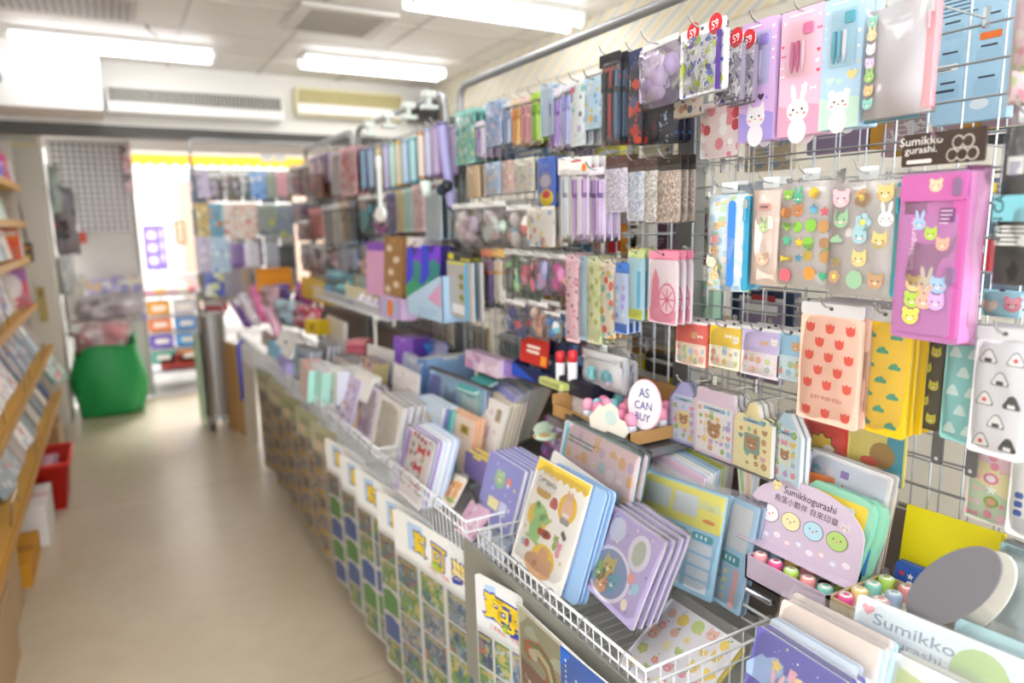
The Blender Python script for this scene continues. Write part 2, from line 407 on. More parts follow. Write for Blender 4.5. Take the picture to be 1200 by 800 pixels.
# vents ---------------------------------------------------------------
t = thing('ceiling_vent', 'square white ceiling vent with concentric louvres', 'ceiling vent', Matrix.Translation((1.2, 4.02, CEIL - .006)))
m = MB()
for x0, x1, y0, y1 in ((-.26, .26, -.26, -.2), (-.26, .26, .2, .26), (-.26, -.2, -.2, .2), (.2, .26, -.2, .2)): m.box(x0, x1, y0, y1, -.02, 0, M('dddad4', .5))
m.build('vent_frame', t)
m = MB(); m.box(-.2, .2, -.2, .2, -.004, 0, M('6e6a66', .7)); m.build('recess', t)
for k in range(6):
    m = MB(); y = -.17 + k * .066; m.add([(-.2, y, -.004), (.2, y, -.004), (.2, y + .038, -.024), (-.2, y + .038, -.024), (-.2, y+.004, -.002), (.2, y+.004, -.002), (.2, y + .042, -.022), (-.2, y + .042, -.022)], [(0,1,2,3),(7,6,5,4),(0,4,5,1),(2,6,7,3)], M('b5b1ac', .5)); m.build('louvre', t)
t = thing('ceiling_vent', 'grey slatted ceiling vent above the tube lamp at the box beam', 'ceiling vent', Matrix.Translation((-.12, 4.28, CEIL - .004)))
m = MB(); m.box(-.34, .34, -.2, .2, -.012, 0, M('c9c6c2', .5)); m.build('vent_frame', t)
m = MB()
for k in range(18): m.box(-.32 + k*.036, -.305 + k*.036, -.18, .18, -.02, -.012, M('9a9692', .5))
m.build('slats', t)
def aircon(x0, x1, z0, z1, label, bodycol, grillcol):
    t = thing('air_conditioner', label, 'air conditioner', Matrix.Translation(((x0+x1)/2, SOFY - .01, (z0+z1)/2)))
    w = x1 - x0; h = z1 - z0
    m = MB(); m.prism(rr(0, 0, w, h, .012, 3), -.1, 0, M(bodycol, .45)); m.build('casing', t)
    m = MB(); m.box(-w/2 + .015, w/2 - .015, -.104, -.1, -h*.08, h*.42, M(grillcol, .6))
    nb = int(w / .026)
    for k in range(nb): x = -w/2 + .02 + k * (w - .04) / nb; m.box(x, x + .004, -.109, -.104, -h*.08, h*.42, M(bodycol, .5))
    m.build('intake_grille', t)
    m = MB(); m.prism([(-w/2+.01, -h*.1), (-w/2+.01, -h*.44), (w/2-.01, -h*.44), (w/2-.01, -h*.1)], -.118, -.1, M('f4f3ef' if bodycol[0] in 'ef' else bodycol, .4)); m.build('outlet_flap', t)
aircon(.05, 1.2, 2.27, 2.45, 'long air conditioner with dark grille set into the soffit', 'e9e8e4', '6d6a60')
aircon(1.3, 2.15, 2.33, 2.53, 'yellowed air conditioner beside the chrome rack rail', 'e6dfb8', 'a89c62')
m = MB(); m.prism(rr(0, 0, .2, .15, .02, 4), -.1, .1, M('2c2b2c', .5)); o = m.build('wall_speaker', loc=(2.3, 5.5, 2.4)); tag(o, 'small black speaker beside the yellowed air conditioner', 'speaker')
m = MB(); m.tube([(.0, 0, 0), (.02, 0, -.03), (.05, 0, -.05)], .004, M('77736e'), 6); m.ball((0, 0, .0), .012, M('8a8680')); o = m.build('ceiling_hook', loc=(.28, 4.6, CEIL - .008)); tag(o, 'small dark hook on the ceiling above the twin tube lamp', 'hook')
m = MB(); m.tube([(.25*math.cos(a)*.5, 0, .25*math.sin(a)) for a in [2*PI*i/28 for i in range(28)]], .012, M('9db8cc', .3), 6, True)
o = thing('wall_fan', 'blue rimmed wall fan cut off beside the tube lamp', 'fan', Matrix.Translation((-.63, 4.9, 2.42))); m.build('guard_ring', o)
m = MB(); m.lathe([(.05, 0), (.06, .03), (.04, .08)], M('6f7f8c'), (0, 0, 0), 14, 'y'); m.build('motor_hub', o)
for k in range(3):
    m = MB(); m.flat(rot2(ell(.0, .11, .05, .1, 14), 0, 0, k * 2 * PI / 3), .0, M('8fa3b0')); m.prism(rot2(ell(.0, .11, .05, .1, 14), 0, 0, k * 2 * PI / 3), -.002, .002, M('8fa3b0')); m.build('blade', o)

# ================================================================== the wire rack (gondola)
XP = 1.15                       # plane of the wire grids
BAYS = [(-.12, 1.215), (1.245, 2.43), (2.5, 3.66), (3.69, 4.78)]
gon = thing('display_gondola', 'long double sided chrome gondola with wire grids and top rail', 'display rack', Matrix.Translation((XP, 2.4, 0)))
GZ0, GZ1 = 1.0, 1.88
def gbuild(m, name): return m.build(name, gon, (-XP * 0, 0, 0))
def rel(p): return (p[0] - XP, p[1] - 2.4, p[2])
for bi, (y0, y1) in enumerate(BAYS):
    for xx in (XP, XP + .13):
        m = MB(); ny = int((y1 - y0 - .04) / .05); nz = int((GZ1 - GZ0) / .05)
        z0 = GZ0 - (.32 if xx > XP else .0)
        for k in range(ny + 1):
            y = y0 + .02 + (y1 - y0 - .04) * k / ny; m.tube([rel((xx, y, z0)), rel((xx, y, GZ1))], .0019 if 0 < k < ny else .003, GALV, 4)
        for k in range(nz + 1):
            z = GZ0 + (GZ1 - GZ0) * k / nz; m.tube([rel((xx - .003, y0 + .02, z)), rel((xx - .003, y1 - .02, z))], .0019 if 0 < k < nz else .003, GALV, 4)
        gbuild(m, 'wire_grid')
    ry0 = y0; y0 = -.1 if bi == 1 else y0
    m = MB(); rz = 1.5 + .425 * XP
    m.tube([rel((XP, y0 + .03, GZ1 - .2)), rel((XP, y0 + .03, rz - .05)), rel((XP, y0 + .045, rz - .015)), rel((XP, y0 + .08, rz)), rel((XP, y1 - .08, rz)), rel((XP, y1 - .045, rz - .015)), rel((XP, y1 - .03, rz - .05)), rel((XP, y1 - .03, GZ1 - .2))], .013, GALV, 10)
    if bi: gbuild(m, 'top_rail')
    y0 = ry0
    for y in ((y0, y1) if bi == 0 else (y0, y1)):
        m = MB(); 
        m.box(XP + .01 - XP, .04, y - .016 - 2.4, y + .016 - 2.4, .0, GZ1 + .02, M('8f9294', .35, .7)); gbuild(m, 'post')
    m = MB(); m.box(-.40, .3, y0 - 2.4, y1 - 2.4, .12, .56, M('8b877e', .6)); gbuild(m, 'base_cabinet')
    m = MB(); m.box(-.40, .3, y0 - 2.4, y1 - 2.4, .565, .6, M('dcdad4', .5)); gbuild(m, 'base_shelf')
    m = MB(); m.box(-.13 if bi == 0 else -.06, -.015, y0 + .02 - 2.4, y1 - .02 - 2.4, .835, .85, M('a9a7a1', .45)); gbuild(m, 'back_shelf')
    m = MB(); m.box(.05, .06, y0 + .02 - 2.4, y1 - .02 - 2.4, .6, .985, M('8b8174', .6)); gbuild(m, 'lower_back_board')
    for zz, c in ((1.22, 'c08a35'), (1.5, 'c9a03a')):
        m = MB(); m.box(.19, .3, y0 + .02 - 2.4, y1 - .02 - 2.4, zz, zz + .018, M('a9803c', .5)); gbuild(m, 'rear_shelf')
# the cross panel closing the far end
EY = 5.42
ep = thing('wire_end_panel', 'wire grid panel across the far end of the baskets, near the entrance', 'display rack', Matrix.Translation((.86, EY, 0)))
m = MB()
for k in range(17): x = -.33 + k * .041; m.tube([(x, 0, .0 if k in (0, 16) else .95), (x, 0, 1.93)], .002 if 0 < k < 16 else .008, GALV, 4)
for k in range(20): z = .95 + k * .05; m.tube([(-.33, .003, z), (.33, .003, z)], .002, GALV, 4)
m.build('wire_grid', ep)
for z in (1.83, 1.56, 1.30):
    for k in range(7):
        m = MB(); m.tube([(-.3 + k*.1, 0, z), (-.3 + k*.1, -.1, z + .004), (-.3 + k*.1, -.115, z + .02)], .003, CHROME, 4); m.build('peg', ep)
        m = MB(); m.tube([(-.3 + k*.1, .006, z + .05), (-.3 + k*.1, .09, z + .054), (-.3 + k*.1, .1, z + .07)], .003, CHROME, 4); m.build('peg', ep)
m = MB(); m.tube([(-.34, 0, 1.9), (-.34, 0, 2.06), (-.33, 0, 2.09), (-.3, 0, 2.1), (.6, 0, 2.1), (.63, 0, 2.09), (.64, 0, 2.06), (.64, 0, 1.9)], .009, GALV, 8); m.build('top_rail', ep)

# ---------------------------------------------------------------- wire baskets on the aisle side
BX0, BX1, RIM = .68, .965, .785
BASK = [(.08, .755), (.785, 1.385), (1.45, 2.07), (2.1, 2.72), (2.76, 3.38), (3.42, 4.04), (4.08, 5.08)]
BLAB = ['wire basket nearest the camera, holding night sky and beige cards',
        'wire basket holding the white animal sticker sheets and lemon card',
        'wire basket holding purple notebooks and the red bow cards',
        'wire basket holding lavender packs and white notebooks',
        'wire basket holding pink and mint boxes with the yellow box',
        'wire basket holding pink wands and shiny red gift bags',
        'wire basket at the entrance end, holding pink and white rolls']
for (y0, y1), lb in zip(BASK, BLAB):
    t = thing('wire_basket', lb, 'basket', Matrix.Translation((BX0, y0, .6)), 'wire baskets along the gondola')
    w = BX1 - BX0; d = y1 - y0; h = RIM - .6
    m = MB()
    for z in (h, h - .028): m.tube([(0, 0, z), (w, 0, z), (w, d, z), (0, d, z)], .0034 if z == h else .0024, WIREWHITE, 6, True)
    m.build('rim', t)
    m = MB(); n = int(d / .024)
    for k in range(n + 1):
        y = d * k / n; m.tube([(0, y, h), (.012, y, .004), (w, y, .004)], .0015, WIREWHITE, 4)
    n = int(w / .03)
    for yy in (0, d):
        for k in range(1, n):
            x = w * k / n; m.tube([(x, yy, h), (x, yy, .004)], .0015, WIREWHITE, 4)
    for z in (.006, h * .4): m.tube([(.012*(1-z/h), 0, z), (.012*(1-z/h), d, z)], .0018, WIREWHITE, 4)
    for yy in (0, d): m.tube([(0, yy, h*.45), (w, yy, h*.45)], .0018, WIREWHITE, 4)
    m.build('wire_mesh', t)
    for k in range(int(d / .12)):
        y = .05 + k * .12
        m = MB(); m.tube([(-.001 + .013*math.cos(a), y, h - .015 + .02*math.sin(a)) for a in [2*PI*i/12 for i in range(12)]], .0016, CHROME, 5, True); m.build('rim_ring', t)
    m = MB(); m.tube([(w + .008, 0, h + .03), (w + .008, d, h + .03)], .007, CHROME, 8); m.build('back_rail', t)

# ================================================================== hanging goods
def slab(w, h, t, mat, front=None, r=.004, zt=0.0, x=0.0, y=0.0):
    m = MB(); m.prism(rr(x, zt - h/2, w, h, r), y, y + t, mat, front); return m
def sleeve(root, w, h, t, zt=0, seed=0, f=None, name='clear_sleeve'):
    m = MB(); m.pillow(w, h, t, f or FILM, zt - h/2, t/2 - .002, 6, 8, .14, seed); return m.build(name, root)
def k_pen(root, w, h, o):
    """flat packet: backing card, pens, clear sleeve, header"""
    c = o['c']; n = o.get('pens', 3); t = o.get('t', .014); hh = h * o.get('hh', .14); s = o.get('s', 0)
    m = slab(w*.92, h - .004, .0015, M(c[0]), o.get('print'), .003, -.002, 0, t*.7); m.build('backing_card', root)
    for k in range(n):
        x = (k + .5) / n * w*.84 - w*.42; r = min(.0055, w*.36/n); L = h - hh - .016; cc = c[1 + k % (len(c) - 1)]
        m = MB(); pm = o['print2'] if 'print2' in o and k % 2 else M(cc, .3, coat=.4)
        m.lathe([(r*.25, -hh - L - .006), (r*.5, -hh - L), (r, -hh - L*.9), (r, -hh - L*.1), (r*.9, -hh - .01)], pm, (x, t*.45, 0), 8)
        p = m.build('pen', root)
        m = MB(); m.lathe([(r*1.05, -hh - L*.38), (r*1.05, -hh - L*.3)], M(c[-1], .3), (x, t*.45, 0), 8); m.box(x - .0012, x + .0012, t*.45 - r - .0025, t*.45 - r, -hh - L*.36, -hh - .012, M(c[-1])); m.build('clip', p)
    if hh > .004:
        m = slab(w, hh, .002, M(o.get('hc', c[0])), None, .003, 0, 0, t*.3)
        if o.get('hart'): o['hart'](m, w, hh, t*.3)
        m.build('header_card', root)
    sleeve(root, w, h - hh*.6, t, -hh*.6, s, o.get('film'))
def k_card(root, w, h, o):
    """flat printed packet with a clear sleeve"""
    c = o['c']; t = o.get('t', .009); hh = h * o.get('hh', .1); s = o.get('s', 0)
    m = slab(w*.95, h - hh - .003, t*.5, M(c[0]), o.get('print') or M(c[0]), o.get('r', .005), -hh, 0, t*.25)
    if o.get('art'): o['art'](m, w*.95, h - hh - .003, t*.25 - .0004, -hh - (h - hh)/2)
    m.build(o.get('body', 'printed_card'), root)
    if o.get('hh', .1) > .02:
        m = slab(w*.97, hh, .0016, M(o.get('hc', c[-1])), None, .003, 0, 0, t*.3)
        m.flat(ell(0, -hh*.4, .004, .003, 10), t*.3 - .0004, M('5b5759'))
        if o.get('hart'): o['hart'](m, w, hh, t*.3)
        m.build('header_card', root)
    if o.get('wrap', True): sleeve(root, w, h - hh*.5, t*1.3, -hh*.5, s, o.get('film'))
def k_pouch(root, w, h, o):
    """soft zip pouch in a clear bag; zip runs down one side"""
    c = o['c']; t = o.get('t', .02); s = o.get('s', 0); top = .015
    m = MB(); m.pillow(w*.94, h - top - .004, t*.9, o.get('print') or M(c[0], .35, coat=.3), -top - (h - top)/2, t/2, 7, 9, .05, s, .35, front=o.get('print'))
    if o.get('art'): o['art'](m, w*.8, h - top - .02, -.002, -top - (h - top)/2)
    m.build('pouch_body', root)
    x = (w*.44) * o.get('zs', 1)
    m = MB(); m.prism(rr(x, -top - (h - top)/2, .011, h - top - .012, .004), t*.25, t*.62, M(c[-1], .45)); z = m.build('zip', root)
    m = MB(); m.prism(rr(x, -top - .02, .007, .016, .002), t*.25 - .005, t*.25, M('c9ccd0', .3, .8)); m.tube([(x, t*.2 - .004, -top - .026), (x + .002, t*.2 - .006, -top - .048)], .0022, M(c[-1], .4), 5); m.build('zip_slider', z)
    sleeve(root, w*1.04, h, t*1.15, 0, s + 3, FILM2 if o.get('f2') else None)
    m = slab(.03, .018, .001, M('e9eef0', .3), None, .003, .004, 0, t*.4); m.build('hang_tab', root)
def k_crk(root, w, h, o):
    """crinkled clear bag of small things under a folded header"""
    c = o['c']; t = o.get('t', .03); hh = h * o.get('hh', .12); s = o.get('s', 0); R = random.Random(s)
    n = o.get('nb', 5)
    for k in range(n):
        r = min(w*.26, h*.16) * R.uniform(.75, 1.1)
        m = MB(); m.ball((R.uniform(-.5, .5)*(w - 2*r), t*.5, -h + r + .01 + (k / n) * (h - hh - 2.4*r)), r, M(c[k % len(c)], .45), 8, 1, min(1, t*.42/r), R.uniform(.8, 1.4)); m.build('trinket', root)
    sleeve(root, w, h - hh*.5, t*1.2, -hh*.5, s, FILM2)
    if hh > .003:
        m = slab(w*.95, hh, .002, M(o.get('hc', 'f0f0ee')), None, .002, 0, 0, t*.4)
        if o.get('hart'): o['hart'](m, w, hh, t*.4)
        m.build('header_card', root)
def k_roll(root, w, h, o):
    """slim tall sleeve, rounded, with end caps"""
    c = o['c']; r = min(w/2, o.get('t', .03)/2)
    m = MB(); m.lathe([(r*.9, -h + .004), (r, -h + .012), (r, -.014), (r*.9, -.006)], o.get('print') or M(c[0], .3, coat=.4), (0, r, 0), 12)
    m.build('tube_body', root)
    for z0, z1 in ((-.016, .0), (-h, -h + .014)):
        m = MB(); m.lathe([(r*.7, z0), (r*1.05, z0 + .003), (r*1.05, z1 - .003), (r*.7, z1)], M(c[-1], .4), (0, r, 0), 12); m.build('end_cap', root)
def k_box(root, w, h, o):
    """carton with window showing pens"""
    c = o['c']; t = o.get('t', .02)
    m = MB(); m.prism(rr(0, -h/2, w, h, .0015, 1), 0, t, M(c[0]), o.get('print'))
    if o.get('art'): o['art'](m, w, h, -.0004, -h/2)
    b = m.build('carton', root)
    if o.get('win'):
        x0, x1, z0, z1 = o['win']; x0 *= w; x1 *= w; z0 *= -h; z1 *= -h
        m = MB(); m.flat(rr((x0+x1)/2, (z0+z1)/2, x1-x0, abs(z1-z0), .004), -.0009, M(o.get('wc', 'cfc6e0'))); wn = m.build('window', root)
        for k, pc in enumerate(o['pens']):
            x = x0 + (x1-x0)*(.2 + .2*k)
            m = MB(); m.lathe([(.0012, z1 + .006), (.0034, z1 + .02), (.0034, z0 - .035), (.0028, z0 - .03)], M(pc, .3, coat=.4), (x, -.0035, 0), 8); m.build('pen', wn)
        m = MB(); m.prism(rr(x0 + (x1-x0)*.74, z0 - (z0-z1)*.16, (x1-x0)*.36, (z0-z1)*.2, .003), -.004, -.001, M(o['pens'][0])); m.build('eraser', wn)
        m = MB(); m.flat(rr((x0+x1)/2, (z0+z1)/2, x1-x0, abs(z1-z0), .004), -.008, film(amt=.03, bump=.1)); m.build('window_film', wn)
KB = dict(pen=k_pen, card=k_card, pouch=k_pouch, crk=k_crk, roll=k_roll, box=k_box)
NHANG = [0]
def hook(y, z, xf, label, group, depth=None):
    t = MB(); L = XP - xf
    t.tube([(0, 0, .0), (-L*.85, 0, .004), (-L - .004, 0, .008), (-L - .014, 0, .014), (-L - .02, 0, .024)], .0017, CHROME, 5)
    t.prism(rr(0, .0, .012, .03, .002, 1), -.005, -.001, CHROME)
    o = t.build('peg_hook', loc=(XP - .005, y, z)); tag(o, label, 'hook', group); return o
def hang(kind, name, cat, label, x0, x1, yt, yb, xf, n=1, dx=.016, hk=True, row='', **o):
    """put a packet whose front stands at world x = xf on a hook of the rack; n-1 more of the same hang behind it"""
    ym = (yt + yb)/2; xm = (x0 + x1)/2
    ya = onX(x0, ym, xf).y; yb_ = onX(x1, ym, xf).y; zt = onX(xm, yt, xf).z; zb = onX(xm, yb, xf).z
    w = abs(ya - yb_); h = zt - zb; yc = (ya + yb_)/2
    NHANG[0] += 1; o.setdefault('s', NHANG[0])
    yaw = o.pop('yaw', None); yaw = rnd.uniform(-.05, .05) if yaw is None else yaw
    lean = o.pop('lean', 0)
    r = thing(name, label, cat, face_at(xf, yc, zt, yaw, lean), row or None)
    KB[kind](r, w, h, o)
    short = o.get('short', label.split(',')[0])
    th = {'crk': 1.22*o.get('t', .03), 'card': 1.32*o.get('t', .009), 'pen': o.get('t', .014), 'pouch': 1.17*o.get('t', .02)}.get(kind, o.get('t', .02)); dx = max(dx, th + .0025)
    for k in range(1, n):
        if xf + k*dx > XP - .012: break
        where = label.split(',', 1)[1].strip() if ',' in label else ''
        l2 = f'spare {short} on the same hook' + (f', {where}' if where else '')
        l2 = ' '.join(l2.split()[:16])
        dup(r, face_at(xf + k*dx, yc + rnd.uniform(-.003, .003), zt + .0008*k, yaw + rnd.uniform(-.008, .008), lean), l2, f'spares behind the {short}' + (f' {where}' if where else ''))
    if hk: hook(yc, zt - .012, xf, ' '.join(f'peg hook carrying the {short}{", " + where if (where := (label.split(",",1)[1].strip() if "," in label else "")) else ""}'.split()[:16]), 'peg hooks of the wire rack')
    return r

# ---------- near bay, top row: window cartons and pouches
ROWA = 'pen cartons and pouches on the top hooks'
def art_carton(c1, c2, mo, seed, earc, ear):
    def a(m, w, h, y, zc):
        m.flat([(-w/2, -h), (w/2, -h), (w/2, -h*.78), (w*.2, -h*.75), (-w*.1, -h*.79), (-w/2, -h*.74)], y, M(c1))
        scatter(m, 0, -h*.62, w*.9, h*.16, y - .0002, mo, [c2, 'ffffff', c1], .016, seed, .8)
        for q in (-1, 1): scatter(m, q*w*.42, -h*.3, w*.12, h*.5, y - .0002, mo, [c2, 'ffffff'], .016, seed + q, .8)
        bear(m, 0, -h*.80, w*.27, y - .0004, earc, ear, True)
        lines(m, 0, -h*.045, w*.6, 1, .005, y - .0003, 'ffffff', .003, seed)
    return a
WIN = (-.30, .34, .10, .53)
hang('box', 'pen_set_carton', 'pen set', 'lavender pen set carton with black cornered animal print, beside the pink carton', 868, 908, 24, 165, .985, 2, .024, row=ROWA, yaw=0,
     c=['d9b6e6'], t=.02, win=WIN, wc='b9b4d8', pens=['9a86d8', '7a6cc4', 'd8d4ee'], art=art_carton('a99ae0', '5a4a66', ['heart', 'star', 'bow'], 1, 'f0ecf4', 'cat'))
hang('box', 'pen_set_carton', 'pen set', 'pink pen set carton with bows and a long eared animal', 914, 962, 10, 158, .985, 2, .024, row=ROWA, yaw=0,
     c=['f5c6dc'], t=.022, win=WIN, wc='efc3d0', pens=['e878ae', 'd85c98', 'f6d4e2'], art=art_carton('f3a9c6', 'e2506e', ['bow', 'heart', 'bow'], 2, 'fbeef2', 'long'))
hang('box', 'pen_set_carton', 'pen set', 'pale blue pen set carton with yellow and white print', 963, 1010, -4, 150, .985, 2, .024, row=ROWA, yaw=0,
     c=['bcdcf4'], t=.022, win=WIN, wc='a6cfe2', pens=['4fb3c8', '6fc4dc', 'e9e6ee'], art=art_carton('cdeedd', 'f6e39a', ['star', 'heart', 'cloud'], 3, 'fdfbf6', 'round'))
CLEARP = tinted('f0ebf2', .82, .12)
def art_side(cols, mo, s=0):
    def a(m, w, h, y, zc):
        n = 7
        for k in range(n): bear(m, -w*.36, zc + h*.42 - k*h*.84/(n-1), min(h/(n*2.4), w*.16), y, cols[k % len(cols)], EARS[k % 3])
    return a
hang('pouch', 'zip_pouch', 'pouch', 'clear zip pouch with pink zip and a column of animal faces', 1003, 1092, -14, 136, .93, 1, row=ROWA, yaw=-.06, f2=1,
     c=['e8e0ea', 'f2a3ac'], print=CLEARP, t=.03, art=art_side(['8fcfc0', 'e7d9a8', 'f3eef2', 'd5c9e6', '9ccb74', 'dcc08a'], None))
hang('pouch', 'zip_pouch', 'pouch', 'teal pouch hidden behind the clear pouch with pink zip', 1010, 1078, 0, 142, .985, 1, row=ROWA, hk=False, yaw=0, c=['4d9fb0', '3c8fa4'], t=.02)
hang('pouch', 'zip_pouch', 'pouch', 'pink printed pouch cut off beside the black pen case', 1176, 1262, -60, 118, .90, 1, row=ROWA, yaw=-.05, f2=1,
     c=['f0cfd8', 'e89aa8'], print=P('f1d6de', ['e9a2b4', 'c9d8a8', 'f7efe6'], 75, .4), t=.03)
# backs of the cartons hung on the far side of the grid
def art_back(m, w, h, y, zc):
    lines(m, -w*.1, zc + h*.45, w*.7, 6, h*.03, y, '4a6276', .002, 4)
    for i in range(2):
        for j in range(3):
            x = -w*.25 + i*w*.48; z = zc + h*.18 - j*h*.22
            m.flat(rr(x, z, w*.3, h*.1, .003), y, M('9fc6dc')); m.flat(rr(x, z + h*.07, w*.2, .003, .001), y - .0002, M('47525c'))
    m.flat(rr(-w*.28, zc - h*.08, w*.3, h*.05, .002), y - .0003, M('f2f2ee')); lines(m, -w*.28, zc - h*.07, w*.26, 3, h*.012, y - .0005, '333333', .0016)
    lines(m, -w*.28, zc - h*.25, w*.3, 1, .01, y - .0003, '3c4b5a', .004); m.flat(ell(0.02, zc - h*.38, w*.12, h*.04), y, M('dfe9ee'))
    m.flat(rr(w*.24, zc + h*.1, w*.26, h*.05, .002), y - .0004, M('f07a2c'))
for a, b, c, lb in ((1092, 1186, -20, 'pale blue printed board with orange price sticker seen through the grid'),):
    ym = 60; yy0 = onX(a, ym, XP + .03).y; yy1 = onX(b, ym, XP + .03).y; zt = onX((a+b)/2, c, XP + .03).z; zb = onX((a+b)/2, 142, XP + .03).z
    r = thing('backing_board', lb, 'pack', face_at(XP + .03, (yy0+yy1)/2, zt, 0, 0)); w = abs(yy0-yy1); h = zt - zb
    m = slab(w, h, .02, M('a9cfe4'), None, .003); art_back(m, w, h, -.0004, -h/2); m.build('printed_board', r)

# shiny foil packets with red price rounds
def price_rounds(m, w, h, y):
    for k, x in enumerate((-w*.2, w*.28)):
        m.flat(ell(x, -h*.45, .016, n=20), y - .0006*k - .0005, M('d8202e')); m.text('59', x, -h*.5, .013, y - .0012 - .0006*k, M('fbeef0'), .1)
        lines(m, x + .002, -h*.2, .012, 1, .004, y - .0012, 'fbeef0', .0016)
def art_foil(m, w, h, y, zc):
    R = random.Random(4)
    for k in range(26):
        x = R.uniform(-.42, .36)*w; z = zc + R.uniform(-.42, .44)*h; a = R.random()*6; q = w*R.uniform(.04, .12)
        m.flat(rot2([(x-q, z), (x-q*.2, z-q*.5), (x+q, z-q*.1), (x+q*.1, z+q*.7)], x, z, a), y - .0001*k, M(R.choice(['b6cc3c', '3f62c0', '6a4ca8', 'ffffff', 'e6e6ea', 'a9c83a', '55489a'])))
    m.flat([(w*.36, zc-h*.48), (w*.47, zc-h*.48), (w*.47, zc+h*.48), (w*.36, zc+h*.48)], y - .003, M('5d3f9a'))
hang('card', 'foil_packet', 'packet', 'crumpled white and green foil packet with two red price rounds', 790, 850, 28, 112, .86, 1, row='foil packets with price rounds', yaw=-.1, hh=.14, hc='f3f1f3',
     c=['e8e8ee'], print=P('dfe0e8', ['b9cc4a', 'ffffff', '5462b8', 'a8a6bc'], 52, .45, kind='blobs', rough=.15), art=art_foil, hart=price_rounds, t=.02, film=FILM2)
hang('card', 'foil_packet', 'packet', 'silver and purple foil packet behind the green one', 832, 868, 42, 122, .93, 2, .03, row='foil packets with price rounds', yaw=-.1, hh=.14, hc='f3f1f3',
     c=['8d8698'], print=P('a8a4b2', ['5a4a86', 'f4f4f6', '6b6674', 'd5d3da'], 60, .6, kind='blobs', rough=.12), hart=price_rounds, t=.02, film=FILM2)
hang('crk', 'sequin_bag', 'packet', 'lilac bubble packet tilted beside the foil packets', 738, 790, 46, 124, .88, 1, row='foil packets with price rounds', yaw=-.15, hh=.1,
     c=['c9b4dc', 'd9c6ea', 'b9a2d2', 'e3d4f0'], nb=9, t=.04)
hang('card', 'printed_packet', 'packet', 'lilac printed card inside the tilted bubble packet row', 742, 786, 52, 118, .935, 1, row='foil packets with price rounds', hk=False, yaw=-.15, hh=.1,
     c=['c8b6de'], print=P('cdbce2', ['b098cc', 'e6d8f0', 'a9b4e2'], 60, .5), t=.02)
hang('card', 'red_packet', 'packet', 'red and white packet low behind the foil packets', 818, 866, 118, 186, 1.02, 1, hh=.1, c=['f0dfe0'], print=P('f2e2e4', ['d23c50', 'e98a98', 'ffffff'], 40, .45), hk=False)
hang('card', 'toy_packet', 'packet', 'small packet of brown toys under the lilac bubble packet', 788, 822, 106, 138, .99, 1, hh=.1, hk=False, c=['d9cdbc'], print=P('d9cfc0', ['8a5a3a', 'c88a5a', '46566a'], 60, .45))

# ---------- near bay, second row
ROWB = 'pencil cases and pouches on the second row'
def art_case(m, w, h, y, zc):
    m.flat(rr(w*.28, zc, w*.2, h*.96, .008), y, M('3e86d8')); scatter(m, -w*.22, zc, w*.5, h*.9, y, ['bear', 'fruit', 'cloud', 'flower'], ['b9dca0', 'e3c08a', '9cc8a4', 'f2e4c0', 'e8a0a0'], .022, 5, .95)
r = hang('pouch', 'pencil_case', 'pencil case', 'boxy blue zip pencil case printed with animals, beside the post', 824, 868, 216, 344, .93, 1, row=ROWB, yaw=.25, f2=1,
     c=['cfe4f4', '38a0c4'], print=P('d4e8f4', ['b6d8a0', 'e8c890', 'f6f2e6', 'a8cbe6'], 70, .45), t=.055, art=art_case)
hang('pouch', 'pencil_case', 'pencil case', 'light blue pencil case just behind the boxy blue one', 838, 882, 214, 340, .99, 1, row=ROWB, hk=False, yaw=.1, c=['a9d4ec', '5fb6d8'], print=P('b4daee', ['eef4f6', '7fb8dc'], 80, .4), t=.04)
def art_pinkp(m, w, h, y, zc):
    m.flat(rr(-w*.05, zc + h*.02, w*.6, h*.5, .012), y, M('f7e2d8')); bear(m, -w*.05, zc - h*.25, w*.2, y - .001, 'e2bfa0'); bear(m, -w*.05, zc + h*.12, w*.16, y - .001, 'b8d49a', 'long')
    m.flat(rr(-w*.05, zc + h*.36, w*.4, h*.08, .004), y, M('e8a8a0')); lines(m, -w*.05, zc + h*.36, w*.3, 1, .01, y - .0012, '8a5a50', .004)
hang('pouch', 'zip_pouch', 'pouch', 'peach zip pouch with bakery print', 878, 918, 210, 336, .95, 2, .03, row=ROWB, yaw=.15, f2=1, c=['f3d9cc', 'f0948c'], print=M('f3dccf', .3, coat=.4), t=.024, art=art_pinkp)
CLEARQ = tinted('efe9e8', .72, .1)
def art_many(kinds, cols, s, cell=.02):
    def a(m, w, h, y, zc): scatter(m, 0, zc, w*1.05, h*.98, y, kinds, cols, cell, s, .92, (.34, .5))
    return a
CAND = ['e8c63e', '8cc850', 'e66a7a', '5fb4dc', 'e89a4a', 'c27ec8', 'c99a66', 'f2efe8', '57b892']
hang('pouch', 'zip_pouch', 'pouch', 'see-through zip pouch of candy coloured motifs with pink zip', 910, 980, 200, 338, .945, 1, row=ROWB, yaw=.02, f2=1, c=['e8e2e0', 'f08ab0'], print=CLEARQ, t=.02, art=art_many(['dot', 'bear', 'fruit', 'dot', 'heart', 'star', 'bow'], CAND, 6, .021))
hang('pouch', 'zip_pouch', 'pouch', 'see-through zip pouch of animal motifs with teal zip', 966, 1056, 198, 350, .93, 1, row=ROWB, yaw=-.04, f2=1, c=['e4e0de', '2fb0bc'], print=CLEARQ, t=.02, art=art_many(['bear', 'dot', 'bear', 'cloud', 'star', 'flower'], ['c9a27a', '9fc6a0', 'a9cfd8', 'e3d08a', 'f1c4cc', 'f4f2ee'], 7, .026))
